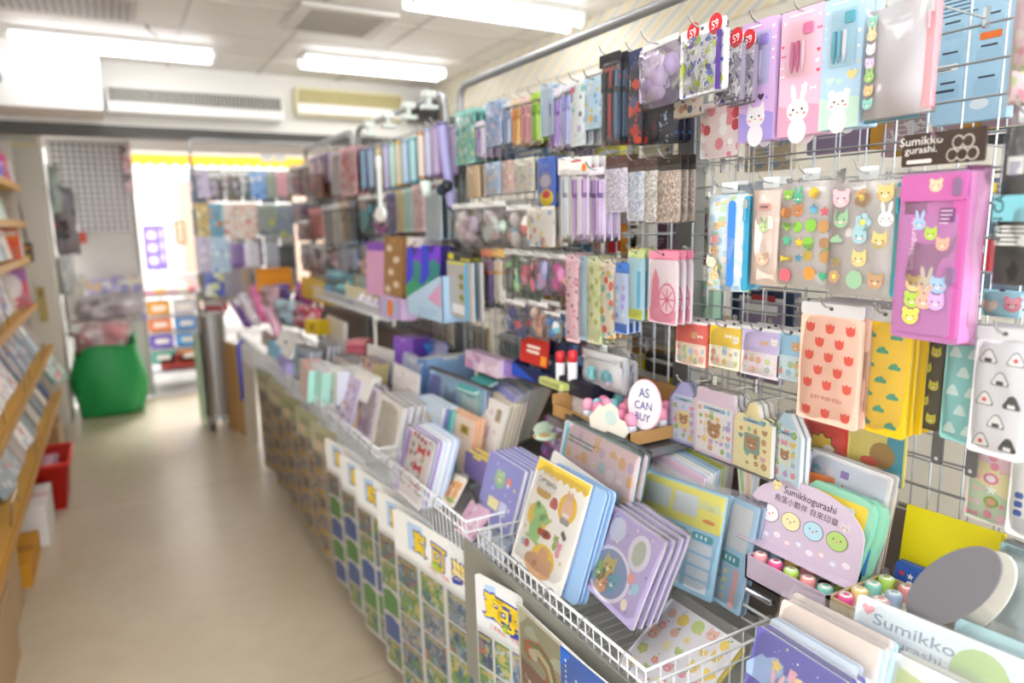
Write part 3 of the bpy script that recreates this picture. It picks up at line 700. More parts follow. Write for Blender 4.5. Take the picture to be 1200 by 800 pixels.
# pink pencil case with clear lid
def pink_case(lb, x0, x1, yt, yb, xf):
    ym = (yt+yb)/2; ya = onX(x0, ym, xf).y; y2 = onX(x1, ym, xf).y; xm = (x0+x1)/2
    zt = onX(xm, yt, xf).z; h = zt - onX(xm, yb, xf).z; w = ya - y2
    r = thing('hard_pencil_case', lb, 'pencil case', face_at(xf, (ya+y2)/2, zt, -.1, .0), ROWB)
    m = MB(); m.prism(rr(0, -h/2, w*.96, h, .006), 0, .03, M('c878b4', .25, coat=.3), M('c07eb4', .25, coat=.3)); m.build('case_body', r)
    m = MB(); m.prism(rr(-w*.03, -h*.6, w*.78, h*.72, .004), -.003, 0, M('b87cb0', .2, coat=.3)); y = -.0035
    R = random.Random(3); cs = ['f2d28c', 'f7ecd8', 'a9c8ea', 'b6d65a', 'f0b8a0', 'd8b4e6', 'f4e26a']
    for k in range(7): bear(m, -w*.16 + (k % 3)*w*.17, -h*(.66 + .1*(k // 3)), w*.12, y - .0004*k, cs[k], EARS[k % 3])
    for k in range(3): bear(m, (-.15 + .17*k)*w, -h*(.30 + .06*k), w*.09, y, cs[(k+2) % 7], EARS[(k+1) % 3])
    m.text('Sumikkogurashi', -w*.22, -h*.42, .010, y, M('f6d8f0'), PI/2)
    m.build('clear_lid', r)
    m = MB(); m.prism(rr(w*.36, -h*.52, w*.18, h*.9, .004), -.002, 0, M('cc66aa', .3)); m.build('side_hinge', r)
    m = MB(); m.prism(rr(0, -h*.09, w*.9, h*.15, .004), -.0045, 0, M('cc6cb0', .25, coat=.3)); bear(m, w*.05, -h*.08, w*.09, -.0052, 'f4d2b0'); m.build('top_drawer', r)
    for z in (.09, .6):
        m = MB(); m.prism(rr(w*.34, -h*z, w*.1, h*.1, .004), -.007, 0, M('8d6f92', .4)); m.build('latch', r)
    m = MB(); m.flat(rr(w*.22, -h*.25, w*.2, h*.08, .001), -.0035, M('7d4f80')); lines(m, w*.22, -h*.225, w*.18, 4, .005, -.004, 'e8c8e4', .0016); m.build('label', r)
    sleeve(r, w*1.12, h*1.04, .046, .006, 9, FILM2)
    hh = h*.19; m = MB(); m.prism(rr(0, .03, w*1.12, hh, .002, 1), .006, .009, M('43352f', .4))
    m.text('Sumikko', -w*.29, .03 + hh*.28, .0108, .0052, M('f8f4ee'), 0, 1.15, .0); m.text('gurashi.', -w*.28, .03 - hh*.03, .0118, .0052, M('f8f4ee'), 0, 1.15, .0)
    m.flat(rr(-w*.3, .03 - hh*.36, w*.36, .005, .002), .0055, M('e8e2da'))
    for q, (dx, dz) in enumerate(((-.13, -.25), (0, -.25), (.13, -.25), (-.065, .12), (.065, .12))):
        m.flat(ell(w*.28 + dx*w, .03 + dz*hh, w*.078, hh*.2), .0057, M('d9cfc4')); m.flat(ell(w*.28 + dx*w, .03 + dz*hh, w*.062, hh*.165), .0054, M('43352f'))
    m.build('header_card', r)
    hook((ya+y2)/2, zt + .035, xf, 'peg hook through the brown header card of the pink pencil case', 'peg hooks of the wire rack')
pink_case('hard magenta pencil case hanging from a brown header card', 1046, 1136, 202, 400, .91)
def art_blk(m, w, h, y, zc):
    m.flat([(-w/2, zc - h*.1), (w/2, zc - h*.1), (w/2, zc + h*.08), (-w/2, zc + h*.08)], y, M('7fc4d0')); m.text('PEN CASE', -w*.37, zc - h*.03, .011, y - .0004, M('2a4a52'), PI/2)
    m.flat(rr(0, zc - h*.2, w*.8, h*.14, .002), y, M('e8e8e6')); lines(m, 0, zc - h*.15, w*.7, 7, .005, y - .0004, '3a3a3a', .002); m.flat(rr(-.005, zc + h*.28, .018, .02, .001), y, M('f2f2f2')); lines(m, -.005, zc + h*.295, .014, 5, .0035, y - .0004, '3c4fa0', .0014)
hang('pouch', 'pen_case', 'pencil case', 'black pen case with a pale teal band cut off beside the pink pencil case', 1158, 1230, 128, 338, .90, 1, row=ROWB, yaw=-.1, c=['2b2a2e', '1e1d20'], print=M('2c2b2f', .35, coat=.3), t=.03, art=art_blk)

# ---------- near bay, third row
ROWC = 'small memo packs in a row under the pencil cases'
def art_memo(c1, c2, s):
    def a(m, w, h, y, zc):
        m.flat([(-w/2, zc - h/2 + .002), (w/2, zc - h/2 + .002), (w/2, zc + h*.05), (-w/2, zc + h*.05)], y, M(c2))
        scatter(m, 0, zc - h*.22, w*.95, h*.42, y - .0003, ['bear', 'fruit', 'flower', 'dot'], ['e8c890', 'b4d6a0', 'f0b0a8', 'f6f0e6', 'a8c8e4'], .014, s, .95)
        scatter(m, w*.2, zc + h*.28, w*.5, h*.3, y - .0003, ['bear', 'bow'], ['e2b27a', 'f8f2e8'], .018, s + 1, .9)
    return a
for (x0, x1, yt, yb, c1, c2, lb) in ((790, 827, 376, 430, 'e86a5e', 'f4e2d2', 'red memo pack, nearest the post of the small memo row'), (829, 867, 380, 434, 'f0cc3a', 'f8f2dc', 'yellow memo pack between the red and lilac ones'),
        (866, 913, 384, 444, 'cfc2ea', 'f2e6ee', 'lilac memo pack beside the yellow one'), (909, 940, 388, 448, 'a3d2f0', 'dceefa', 'sky blue memo pack partly behind the tulip bag')):
    hang('card', 'memo_pack', 'memo pad', lb, x0, x1, yt, yb, 1.02, 3, .02, row=ROWC, yaw=0, c=[c1], hh=.06, hc='e9e9ea', art=art_memo(c1, c2, int(x0)), t=.014)
ROWD = 'patterned drawstring packs under the pink pencil case'
def art_rows(shape, col, nx, nz, text=None, tc=None, sx=1):
    def a(m, w, h, y, zc):
        for j in range(nz):
            for i in range(nx + (j % 2)):
                x = (-.5 + (i + (.5 if j % 2 == 0 else 0)) / nx)*w*.98; z = zc + h*(.46 - .92*(j + .5)/nz)
                if abs(x) > w*.44: continue
                if text and j == nz - 2: continue
                shape(m, x, z, min(w/nx, h/nz)*.33, y, col)
        if text: m.text(text, 0, zc + h*(.46 - .92*(nz - 1.5)/nz), h*.045, y, M(tc), 0, 1.05)
    return a
def s_tulip(m, x, z, r, y, c): m.flat(tulip(x, z, r), y, M(c))
def s_cloud(m, x, z, r, y, c): m.flat(cloud(x, z, r*.85), y, M(c))
def s_cat(m, x, z, r, y, c): bear(m, x, z, r*.9, y, c, 'cat')
def s_oni(m, x, z, r, y, c):
    m.flat(onigiri(x, z, r*1.05), y, M('3a3a3c')); k = int((x*97 + z*61)*20) % 3
    m.flat(onigiri(x, z, r*.92), y - .0003, M('f3f3f3' if k else '3a3a3c'))
    if k == 1: m.flat(ell(x, z - .1*r, r*.28, n=10), y - .0006, M('e23b34'))
    else: m.flat(rr(x, z - .45*r, r*.9, r*.5, .001), y - .0006, M('3a3a3c' if k else 'f3f3f3'))
hang('card', 'gift_pack', 'gift pack', 'peach gift pack covered in red tulips', 932, 1009, 356, 500, .955, 5, .011, row=ROWD, yaw=-.03, hh=.1, hc='d9d6d8', c=['f8cdb8'], t=.012, art=art_rows(s_tulip, 'f0543c', 3, 7, 'JUST FOR YOU', 'c8301c'), short='peach tulip pack')
hang('card', 'gift_pack', 'gift pack', 'mustard yellow gift pack with green clouds', 998, 1066, 362, 512, .975, 5, .011, row=ROWD, yaw=-.05, hh=.1, hc='d9d6d8', c=['f0c818'], t=.012, art=art_rows(s_cloud, '3c9c7c', 2, 7), short='yellow cloud pack')
hang('card', 'gift_pack', 'gift pack', 'dark olive gift pack with yellow cat faces', 1062, 1106, 384, 505, 1.02, 3, .012, row=ROWD, yaw=-.05, hh=.1, hc='cfcccf', c=['4a4636'], t=.01, art=art_rows(s_cat, 'd6d23c', 2, 5), short='olive cat pack')
hang('card', 'gift_pack', 'gift pack', 'teal gift pack with white rice ball prints', 1102, 1152, 382, 522, .98, 3, .011, row=ROWD, yaw=-.08, hh=.1, hc='cfd2d2', c=['8fd0d0'], t=.01, art=art_rows(lambda m, x, z, r, y, c: m.flat(onigiri(x, z, r), y, M(c)), 'dcf0ee', 2, 5), short='teal gift pack')
hang('card', 'gift_pack', 'gift pack', 'white gift pack with black outlined rice balls', 1134, 1206, 384, 540, .94, 3, .011, row=ROWD, yaw=-.06, hh=.1, hc='d4d4d6', c=['e6e6ec'], t=.012, art=art_rows(s_oni, '3a3a3c', 2, 5), short='rice ball pack')
for (x, y0, y1, lb) in ((1103, 470, 545, 'flat grey price rail hanging under the olive cat pack'), (1142, 500, 560, 'flat grey price rail hanging under the teal gift pack')):
    a = onX(x, y0, 1.03); b = onX(x, y1, 1.03); m = MB(); m.prism(rr(0, -(a.z-b.z)/2, .016, a.z-b.z, .003), 0, .004, M('7d7d80', .35, .6)); m.flat(ell(0, -(a.z-b.z)+.008, .003, n=8), -.0004, M('c9c9cc'))
    o = m.build('price_rail'); o.matrix_world = face_at(1.03, a.y, a.z, -.1); tag(o, lb, 'price rail')
def art_pastel(m, w, h, y, zc):
    m.flat([(-w*.47, zc - h*.47), (w*.47, zc - h*.47), (w*.47, zc - h*.15), (-w*.47, zc + h*.05)], y, M('c9dfc0')); m.flat([(-w*.47, zc + h*.05), (w*.47, zc - h*.15), (w*.47, zc + h*.2), (-w*.47, zc + h*.3)], y, M('f4ecb8'))
    scatter(m, 0, zc, w*.9, h*.9, y - .0003, ['dot', 'bow', 'dot', 'star'], ['f4dc5a', 'f09ab4', 'ffffff', 'f6c8d4'], .016, 8, .7)
    m.flat(ell(0, zc + .01, w*.16, w*.13), y - .001, M('f08ab0')); m.flat(ell(0, zc + .01, w*.1, w*.08), y - .0013, M('f6f0f2')); m.flat(ell(.003, zc - h*.2, w*.16, w*.13), y - .001, M('9ab84a')); m.flat(ell(.003, zc - h*.2, w*.1, w*.08), y - .0013, M('e0a890'))
hang('card', 'sticker_pack', 'sticker pack', 'pastel sticker pack with ring charms, low on the grid under the rice ball pack', 1130, 1192, 512, 618, 1.05, 2, .02, yaw=-.03, c=['f6d6e0'], hh=.08, hc='8fae8a', t=.012, art=art_pastel)
hang('card', 'sticker_pack', 'sticker pack', 'pale packet with blue lettering cut off beside the pastel sticker pack', 1178, 1250, 520, 640, 1.02, 1, yaw=-.03, c=['eef0ee'], hh=.08, t=.012, art=lambda m, w, h, y, zc: ([m.flat(rr(-w*.3, zc - h*(.02 + .1*q), w*.16, h*.07, .003), y, M('2f5fb4')) for q in range(3)], m.flat(rr(-w*.1, zc - h*.35, w*.5, .02, .002), y, M('d6d9dc'))))
hang('card', 'sticker_pack', 'sticker pack', 'small sky blue packet with chocolate print behind the pink pencil case', 1148, 1196, 340, 374, 1.06, 1, yaw=0, c=['a8dcea'], hh=.05, hk=False, t=.012, art=art_many(['dot', 'bear', 'heart'], ['5a4038', 'f6e0d0', 'f29aa8'], 12, .024))

# die-cut memo pads low on the grid
ROWE = 'die cut memo pads low on the grid'
def diecut(lb, pts, x0, x1, yt, yb, xf, base, art, n=2, lean=0, yaw=0, edge=None, short=None):
    ym = (yt+yb)/2; ya = onX(x0, ym, xf).y; y2 = onX(x1, ym, xf).y; xm = (x0+x1)/2; zt = onX(xm, yt, xf).z; h = zt - onX(xm, yb, xf).z; w = ya - y2
    r = thing('memo_pad', lb, 'memo pad', face_at(xf, (ya+y2)/2, zt, yaw, lean), ROWE)
    P_ = [(x*w, -h + z*h) for x, z in pts]
    m = MB(); m.prism(P_, 0, .009, M(edge or 'f2f0ee'), M(base)); art(m, w, h, -.0005); m.build('pad', r)
    k = 1.05; m = MB(); c = (0, -h/2); m.prism([(x*k, c[1] + (z - c[1])*k) for x, z in P_], -.0035, .011, FILM); m.build('clear_sleeve', r)
    for i in range(1, n): dup(r, face_at(xf + .013*i, (ya+y2)/2 - .002*i, zt, yaw, lean), f'spare {short or lb} hung behind it', 'spare memo pads behind ' + (short or lb))
    hook((ya+y2)/2, zt - .004, xf, f'peg hook holding the {short or lb}', 'peg hooks of the wire rack')
HOUSE = [(-.5, 0), (.5, 0), (.5, .72), (.2, .78), (.12, .95), (0, 1), (-.12, .95), (-.2, .78), (-.5, .72)]
PEAK = [(-.5, 0), (.5, 0), (.5, .7), (.12, 1), (-.12, 1), (-.5, .7)]
JAR = [(-.48, .03), (-.42, 0), (.42, 0), (.48, .03), (.5, .8), (.44, .85), (.44, .97), (.4, 1), (-.4, 1), (-.44, .97), (-.44, .85), (-.5, .8)]
def a_pad(c_in, seed, mid, cols):
    def a(m, w, h, y):
        m.flat(rr(0, -h*.58, w*.84, h*.74, .006), y, M(c_in)); scatter(m, 0, -h*.58, w*.8, h*.7, y - .0003, ['fruit', 'bear', 'flower', 'heart', 'dot'], cols, .016, seed, .85)
        m.flat(rr(0, -h*.6, w*.42, h*.28, .004), y - .0008, M(mid)); bear(m, 0, -h*.6, w*.15, y - .0011, 'b98a5c'); m.flat(rr(0, -h*.28, w*.5, h*.05, .002), y - .0008, M('8fbdd6')); lines(m, 0, -h*.28, w*.3, 1, .01, y - .0011, '5a4a6a', .002)
    return a
CPL = ['9cc86a', 'f2a0a8', 'f4d070', 'a8d0ea', 'e8b890', 'c8a8dc']
diecut('lavender peaked memo pad at the post end of the low row', PEAK, 787, 817, 448, 520, 1.06, 'b9b8e2', a_pad('dfe0f4', 21, 'f2e4a0', CPL), yaw=.12, edge='a9b4da', short='lavender peaked memo pad')
diecut('pale pink jar shaped memo pad', JAR, 812, 864, 458, 536, 1.03, 'e9d4e6', a_pad('f6f0f4', 22, 'f4e8d4', CPL), 3, yaw=-.03, short='pink jar memo pad')
diecut('cream yellow house shaped memo pad', HOUSE, 859, 906, 470, 553, 1.02, 'f2e6b0', a_pad('f4eab8', 23, '8fae9c', ['c89a6a', '6ea4b4', 'e6b0b8', 'b88a5a', '9cc0b0']), 3, yaw=-.05, short='yellow house memo pad')
diecut('pale blue house shaped memo pad beside the yellow one', PEAK, 902, 940, 484, 566, 1.03, 'c2dcec', a_pad('d8eaf4', 24, 'e6f0e0', CPL), 2, yaw=-.08, short='pale blue house memo pad')
hang('card', 'comic_pack', 'sticker pack', 'red comic pack with a spiky blond head, behind the sticker sheets', 938, 992, 494, 556, 1.125, 1, hk=False, yaw=0, hh=.02, c=['d8402e'], art=lambda m, w, h, y, zc: (m.flat(star(-w*.05, zc, w*.36, 9, .75), y, M('2e2a20')), m.flat(star(-w*.05, zc, w*.33, 9, .75), y - .0003, M('e8c83c')), m.flat(ell(w*.12, zc - .002, w*.13), y - .0006, M('f4f0e8'))))
hang('card', 'comic_pack', 'sticker pack', 'yellow and teal comic pack with round brown head', 990, 1062, 502, 566, 1.127, 1, hk=False, yaw=0, hh=.02, c=['e6d878'], art=lambda m, w, h, y, zc: (m.flat([(w*.1, zc-h*.47), (w*.47, zc-h*.47), (w*.47, zc+h*.47), (w*.2, zc+h*.47)], y, M('3fa4b8')), m.flat(ell(w*.12, zc+.004, w*.22), y - .0003, M('a8823c')), m.flat(ell(-w*.1, zc-.012, w*.16, w*.08), y - .0004, M('e0604a'))))

# ---------- rows of goods in the farther bays, listed from the far end of each row towards the camera
NAMES = dict(pen=('pen_pack', 'pen pack'), card=('sticker_pack', 'sticker pack'), pouch=('zip_pouch', 'pouch'), crk=('toy_bag', 'toy bag'), roll=('slim_tube', 'tube'), box=('slim_carton', 'carton'))
def row(rowname, landmark, xf, items, n=3, dx=.018, hk=True, group=None, **com):
    for i, it in enumerate(items):
        desc, kind, x0, x1, yt, yb = it[:6]; o = dict(com); o.update(it[6] if len(it) > 6 else {})
        nm, cat = NAMES[kind]; nm = o.pop('nm', nm); cat = o.pop('cat', cat)
        lab = f'{desc}, {ORD[i]} from {landmark}, {rowname}'
        hang(kind, nm, cat, lab, x0, x1, yt, yb, o.pop('xf', xf), o.pop('n', n), o.pop('dx', dx), o.pop('hk', hk), group or f'{rowname} of goods from {landmark}', short=desc, **o)
DP = 'the double post'
def pr(b, cs, sc=60, thr=.42, k='dots'): return P(b, cs, sc, thr, kind=k)
row('top row', DP, 1.0, [
    ('mint green tall card', 'card', 533, 556, 128, 193, dict(c=['7ed2c8'], print=pr('86d6ca', ['f2e6b0', '5aa8b4', 'e8f4f0'], 40), hc='9adcd4')),
    ('lilac glue stick pack', 'pen', 553, 566, 142, 188, dict(c=['e8e2f0', 'b99ad8', 'b99ad8'], pens=1)),
    ('light blue bear print pouch', 'card', 568, 588, 118, 172, dict(c=['a9c4ee'], print=pr('a9c6f0', ['e9f0fa', 'f0c8d4', '86a8e0'], 55))),
    ('pale blue pen pack', 'pen', 586, 600, 118, 172, dict(c=['dbe6f4', '9ab8e8', 'c8d4f0', '86a4dc'], pens=2)),
    ('orange pen pack', 'pen', 597, 610, 114, 174, dict(c=['f4e2c0', 'f0a83c', 'f2b85a', 'e8902c'], pens=2)),
    ('dusty pink pen pack', 'pen', 608, 620, 112, 172, dict(c=['f0d4d0', 'd8909a', 'c87a86', 'e8b4b4'], pens=2)),
    ('lime green pen pack', 'pen', 619, 633, 108, 170, dict(c=['d6ea9a', '9ccc30', 'aede3a', '78b020'], pens=2, hc='b4dc50')),
    ('pale blue plain card', 'card', 632, 648, 98, 160, dict(c=['c4daf0'])),
    ('purple and lilac pen pack', 'pen', 640, 656, 104, 178, dict(c=['eee6f6', '8a5cc4', 'a884d8', '7a4cb4'], pens=2)),
    ('periwinkle pen pack', 'pen', 654, 670, 96, 174, dict(c=['eceefa', 'a8aef0', 'b8bcf4', '9a9ce0'], pens=2)),
    ('red bow sticker strip', 'card', 668, 684, 92, 172, dict(c=['e8ecea'], print=pr('e4ecee', ['d8506a', '8ad0c8', 'c8b8dc', '6a6a8a'], 50))),
    ('pale sky blue pack', 'card', 684, 704, 90, 152, dict(c=['bcdcf2'], print=pr('c2e0f4', ['e8f2fa', '8ab4dc', 'e6c46a'], 45))),
], n=4, dx=.024)
row('top row', 'the pale sky blue pack', .98, [
    ('black and red pen pack', 'pen', 701, 724, 62, 170, dict(c=['39424e', '22252c', 'a83038', '31567a', '15171c'], pens=3, n=7, dx=.019, hc='2a2a30', print=pr('35404c', ['b83a3e', '2a3e58', '191b20'], 48, .5))),
    ('red and black hero print pack', 'card', 735, 752, 58, 170, dict(c=['282a38'], print=pr('23283c', ['c8342c', 'd84a30', '1b1c26', '3c5a8c'], 34, .5, 'blobs'), n=2, hc='2c3a66', hh=.2)),
    ('black pack with dark red foot', 'card', 748, 772, 78, 168, dict(c=['1a181e'], print=pr('1a181e', ['5a1a22', '2a2028'], 40), xf=1.0)),
    ('dark navy pack with blue flashes', 'card', 768, 794, 96, 168, dict(c=['1c2238'], print=pr('1a2036', ['3c7cd0', 'a9c8f0', '1a2036', '1a2036'], 50, .4, 'blobs'), xf=1.0)),
], n=3)
row('second row', DP, 1.0, [
    ('kraft brown hang card', 'card', 547, 561, 194, 232, dict(c=['dcc6a4'], hc='d2b68c')),
    ('pale blue hang card', 'card', 567, 586, 190, 229, dict(c=['b4cce8'], print=pr('b8cfea', ['eadfd4', 'd4bfae', 'f0f4fa'], 55))),
    ('dusty pink hang card', 'card', 587, 600, 188, 228, dict(c=['e2bcb8'], print=pr('e2c0bc', ['d8d8c4', 'f4ece6'], 55))),
    ('cream hang card', 'card', 600, 626, 185, 226, dict(c=['dde2d4'], print=pr('e0e0d4', ['c8b8c8', 'b8c8d8', 'e8d0b8'], 60))),
    ('blue card with yellow ring toy', 'card', 629, 650, 184, 244, dict(c=['4a72d4'], art=lambda m, w, h, y, zc: (m.flat(ell(0, zc - h*.28, w*.42, h*.2), y, M('f0d830')), m.flat(ell(0, zc - h*.2, w*.24, h*.09), y - .0003, M('d83a3a')), m.flat(ell(-w*.05, zc + h*.1, w*.4, h*.2), y - .0002, M('8c8fb0')), m.flat(ell(-w*.05, zc + h*.1, w*.3, h*.14), y - .0003, M('c8c0d0'))))),
], n=3)
row('second row', 'the yellow ring toy card', .95, [
    ('white cutter pack', 'pen', 652, 668, 184, 284, dict(c=['f0f2f4', 'dfe6ee', 'c8d2de', '9aa4b0'], pens=1, hh=.2, hc='f4f2f0')),
    ('lilac scissors pack under white header', 'pen', 664, 690, 184, 284, dict(c=['f4f0f8', 'c8a4dc', 'd4b4e4', '8a5ca8'], pens=2, hh=.2, hc='f6f4f2', hart=lambda m, w, h, y: (m.flat(ell(w*.22, -h*.62, .009), y - .0006, M('f4842c')), lines(m, -w*.1, -h*.2, w*.5, 1, .01, y - .0006, 'd83a3a', .004)))),
    ('purple scissors pack', 'pen', 688, 706, 196, 284, dict(c=['efe8f4', 'b894d0', 'c8a8dc', '6a4494'], pens=2, hh=.1)),
    ('glitter sheet pack with brown header', 'card', 709, 736, 182, 250, dict(c=['cfc8dc'], print=pr('d2cbe0', ['e8e4f0', 'b4b0c8', 'f4f0f4'], 170, .5), hh=.22, hc='5a3e38', n=2)),
    ('silver glitter sheet pack', 'card', 734, 756, 186, 260, dict(c=['c8cedc'], print=pr('c6cede', ['f0f2f6', 'a4accc', 'e0e4f0'], 170, .5), hh=.2, hc='4e3632', n=2)),
    ('pearl glitter sheet pack', 'card', 753, 772, 184, 262, dict(c=['d0ccc8'], print=pr('ccc8c6', ['f2f0ec', 'aaa49e', 'e2ded8'], 170, .5), hh=.2, hc='54403a', n=2)),
    ('champagne glitter sheet pack', 'card', 768, 796, 182, 262, dict(c=['b4a498'], print=pr('b8a89c', ['e8dccc', '988478', 'd8cabc'], 170, .5), hh=.22, hc='2e2622', n=3)),
], n=3, dx=.02)
row('third row', DP, .98, [
    ('clear bag of pink and white hair ties', 'crk', 524, 560, 238, 290, dict(c=['f0dce6', 'f6f0f2', 'e4c4d8', 'ffffff', 'd8c8e0'], nb=7, t=.05)),
    ('clear bag of pale green puffs', 'crk', 556, 588, 236, 288, dict(c=['dce8e4', 'f2d8e2', 'e6eef0', 'c8dcd4'], nb=7, t=.05)),
    ('clear bag with small face charm', 'crk', 588, 616, 240, 292, dict(c=['f2f0ee', 'e8b8a4', 'a8c4dc', 'd86a6a', 'f6f2ea'], nb=6, t=.04)),
    ('pale yellow sticker bag', 'card', 616, 650, 242, 290, dict(c=['ece8e0'], print=pr('e8e6e2', ['d8d490', 'e88a8a', 'f6f4f0', '8ab4d0'], 45))),
], n=2, dx=.04)
row('lower row', DP, 1.0, [
    ('pack of white and purple sticks', 'pen', 563, 576, 292, 360, dict(c=['e8e2ee', 'f6f2f0', '8a5cc0', 'e8904a'], pens=2, hc='e8906a')),
    ('pack of white sticks with orange tops', 'pen', 574, 590, 292, 360, dict(c=['eceaea', 'f8f6f2', 'f0e8d8', 'f0b45a'], pens=2, hc='f2c878')),
    ('green and pink clip bag', 'crk', 586, 608, 292, 344, dict(c=['a8d89a', '6ac0a8', 'b8e0a8'], nb=4)),
    ('pink ring clip bag', 'crk', 604, 626, 294, 344, dict(c=['e07a9a', 'f0a4b8', 'e8688c'], nb=4)),
    ('lilac clip bag', 'crk', 622, 642, 296, 346, dict(c=['b8b4e6', 'd4a8d8', 'a8b8ea'], nb=4)),
    ('magenta clip bag', 'crk', 638, 662, 298, 346, dict(c=['e05cb0', 'f0b8a0', 'ea84c4'], nb=4)),
    ('pink striped tall pen sleeve', 'card', 662, 678, 298, 402, dict(c=['f2c8d8'], print=P('f4d0dc', ['8a4a7a', 'e88aa8'], 60, .3))),
    ('grey blue tall pen sleeve', 'card', 676, 688, 300, 400, dict(c=['a8c0d0'])),
    ('green flowered tall pen sleeve', 'card', 686, 704, 300, 404, dict(c=['d8dcb4'], print=pr('d6dcb0', ['a8b45a', 'e8e2c4', 'b8c878'], 50))),
    ('cream tall sleeve with red fruit', 'card', 702, 720, 304, 398, dict(c=['e8dcc8'], print=pr('eae0d0', ['d85a4a', 'e0a84a', '8ac0b8'], 45))),
    ('blue and white tall sleeve', 'card', 716, 736, 308, 392, dict(c=['c4d4f0'], hh=.14, hc='4a82d8', art=lambda m, w, h, y, zc: (m.flat(rr(0, zc - h*.4, w*.9, h*.16, .002), y, M('3a72d0')), scatter(m, 0, zc + h*.05, w*.7, h*.6, y, ['star', 'dot', 'flower'], ['7a8ae0', 'a8a0e8', 'e4ecfa'], .02, 31)))),
    ('pale aqua pack with yellow foot', 'card', 734, 754, 292, 376, dict(c=['b4dcea'], hh=.12, hc='d8e4a0', art=lambda m, w, h, y, zc: (m.flat(rr(0, zc - h*.4, w*.9, h*.16, .002), y, M('c8d050')), m.flat(rr(w*.2, zc, w*.2, h*.6, .002), y, M('5ab4dc')))) ),
    ('olive backed pack', 'card', 748, 762, 294, 378, dict(c=['a49c8c'], hh=.12, hc='c8c038', xf=1.02)),
    ('pink castle carnival pack', 'card', 758, 794, 294, 381, dict(c=['f2e4ec'], hh=.12, hc='f094b0', xf=.97, art=lambda m, w, h, y, zc: (m.flat(rr(0, zc - h*.36, w*.94, h*.22, .002), y, M('ea9ab4')), m.flat(ell(w*.16, zc - h*.1, w*.3, h*.26), y - .0002, M('e06c94')), m.flat(ell(w*.16, zc - h*.1, w*.26, h*.23), y - .0003, M('f4d4e0')), [m.flat(rot2(rr(w*.16, zc - h*.1, w*.52, .003, .001, 1), w*.16, zc - h*.1, a), y - .0004, M('e06c94')) for a in (0, .8, 1.57, 2.36)], m.flat([(-w*.4, zc-h*.25), (-w*.1, zc-h*.25), (-w*.12, zc+h*.2), (-w*.25, zc+h*.38), (-w*.36, zc+h*.2)], y - .0005, M('e88aa8'))))),
], n=3, dx=.018)
row('bottom row', DP, .98, [
    ('blue and red badge bag', 'crk', 584, 612, 352, 394, dict(c=['4a6ad0', 'd85a6a', '8aa0e0', 'f0f0f4', '3a4a9a'], nb=5)),
    ('peach toy bag', 'crk', 614, 638, 354, 398, dict(c=['e0a890', 'f0d4c8', 'c88a78'], nb=5)),
    ('blue bird toy bag', 'crk', 632, 652, 366, 400, dict(c=['4a8ad0', '6ac0c8', 'e8f0f4'], nb=4)),
], n=2, dx=.03)
# things glimpsed through the grid on the far side of the rack
for (lb, x0, x1, yt, yb, c, xf) in (('red marker pack on the far side of the grid, below the scissors packs', 712, 726, 262, 298, 'd8283a', XP+.05), ('orange carton on the far side of the grid beside the red marker pack', 727, 746, 264, 300, 'e8a03a', XP+.05),
        ('orange topped carton behind the glitter sheets', 736, 760, 262, 290, 'e0dcd4', XP+.05), ('yellow carton on the rear shelf behind the castle pack', 762, 800, 384, 408, 'f0cc3a', XP+.16), ('brown carton low behind the castle pack', 740, 796, 400, 420, 'b07a2a', XP+.18),
        ('navy pack on the far side of the second row', 550, 600, 164, 200, '5a7a9a', XP+.02), ('slate blue pack on the far side, under the lime pens', 602, 640, 172, 196, '6a8aa8', XP+.02),
        ('teal carton on the far side below the scissors', 660, 684, 286, 302, '2a6a84', XP+.02), ('yellow carton behind the black pen packs', 698, 726, 172, 190, 'd8d03a', XP+.04),
        ('dark blue carton behind the tulip pack', 856, 930, 340, 380, '2a3a58', XP+.17), ('red spined carton behind the second row pouches', 880, 905, 346, 376, 'a83a3a', XP+.16), ('green blister pack low behind the post', 808, 836, 330, 372, 'b4dcc4', XP+.05),
        ('yellow panel behind the wire grid beside the tray of pink bottles', 742, 790, 420, 500, 'd8c81a', XP+.07), ('dark green carton behind the low grid', 756, 800, 418, 440, '3a3c34', XP+.05),
        ('black carton seen above the black pen case', 1140, 1200, 150, 168, '3a3638', XP+.1), ('kraft board behind the brown header card', 1020, 1160, 138, 168, 'c8963a', XP+.16), ('yellow tag behind the pink pencil case', 1130, 1160, 214, 226, 'd8b83a', XP+.08), ('red pack behind the pink pencil case', 1130, 1160, 280, 320, 'c8404a', XP+.1)):
    ym = (yt+yb)/2; ya = onX(x0, ym, xf).y; y2 = onX(x1, ym, xf).y; xm = (x0+x1)/2; zt = onX(xm, yt, xf).z; h = zt - onX(xm, yb, xf).z; w = ya - y2
    m = MB(); m.prism(rr(0, -h/2, w, h, .003), 0, .025, M(c)); m.flat(rr(0, -h*.3, w*.7, h*.2, .002), -.0004, M('efece6')); lines(m, 0, -h*.6, w*.6, 3, h*.1, -.0004, '4a4644', .002)
    o = m.build('carton'); o.matrix_world = face_at(xf, (ya+y2)/2, zt); tag(o, lb, 'carton')

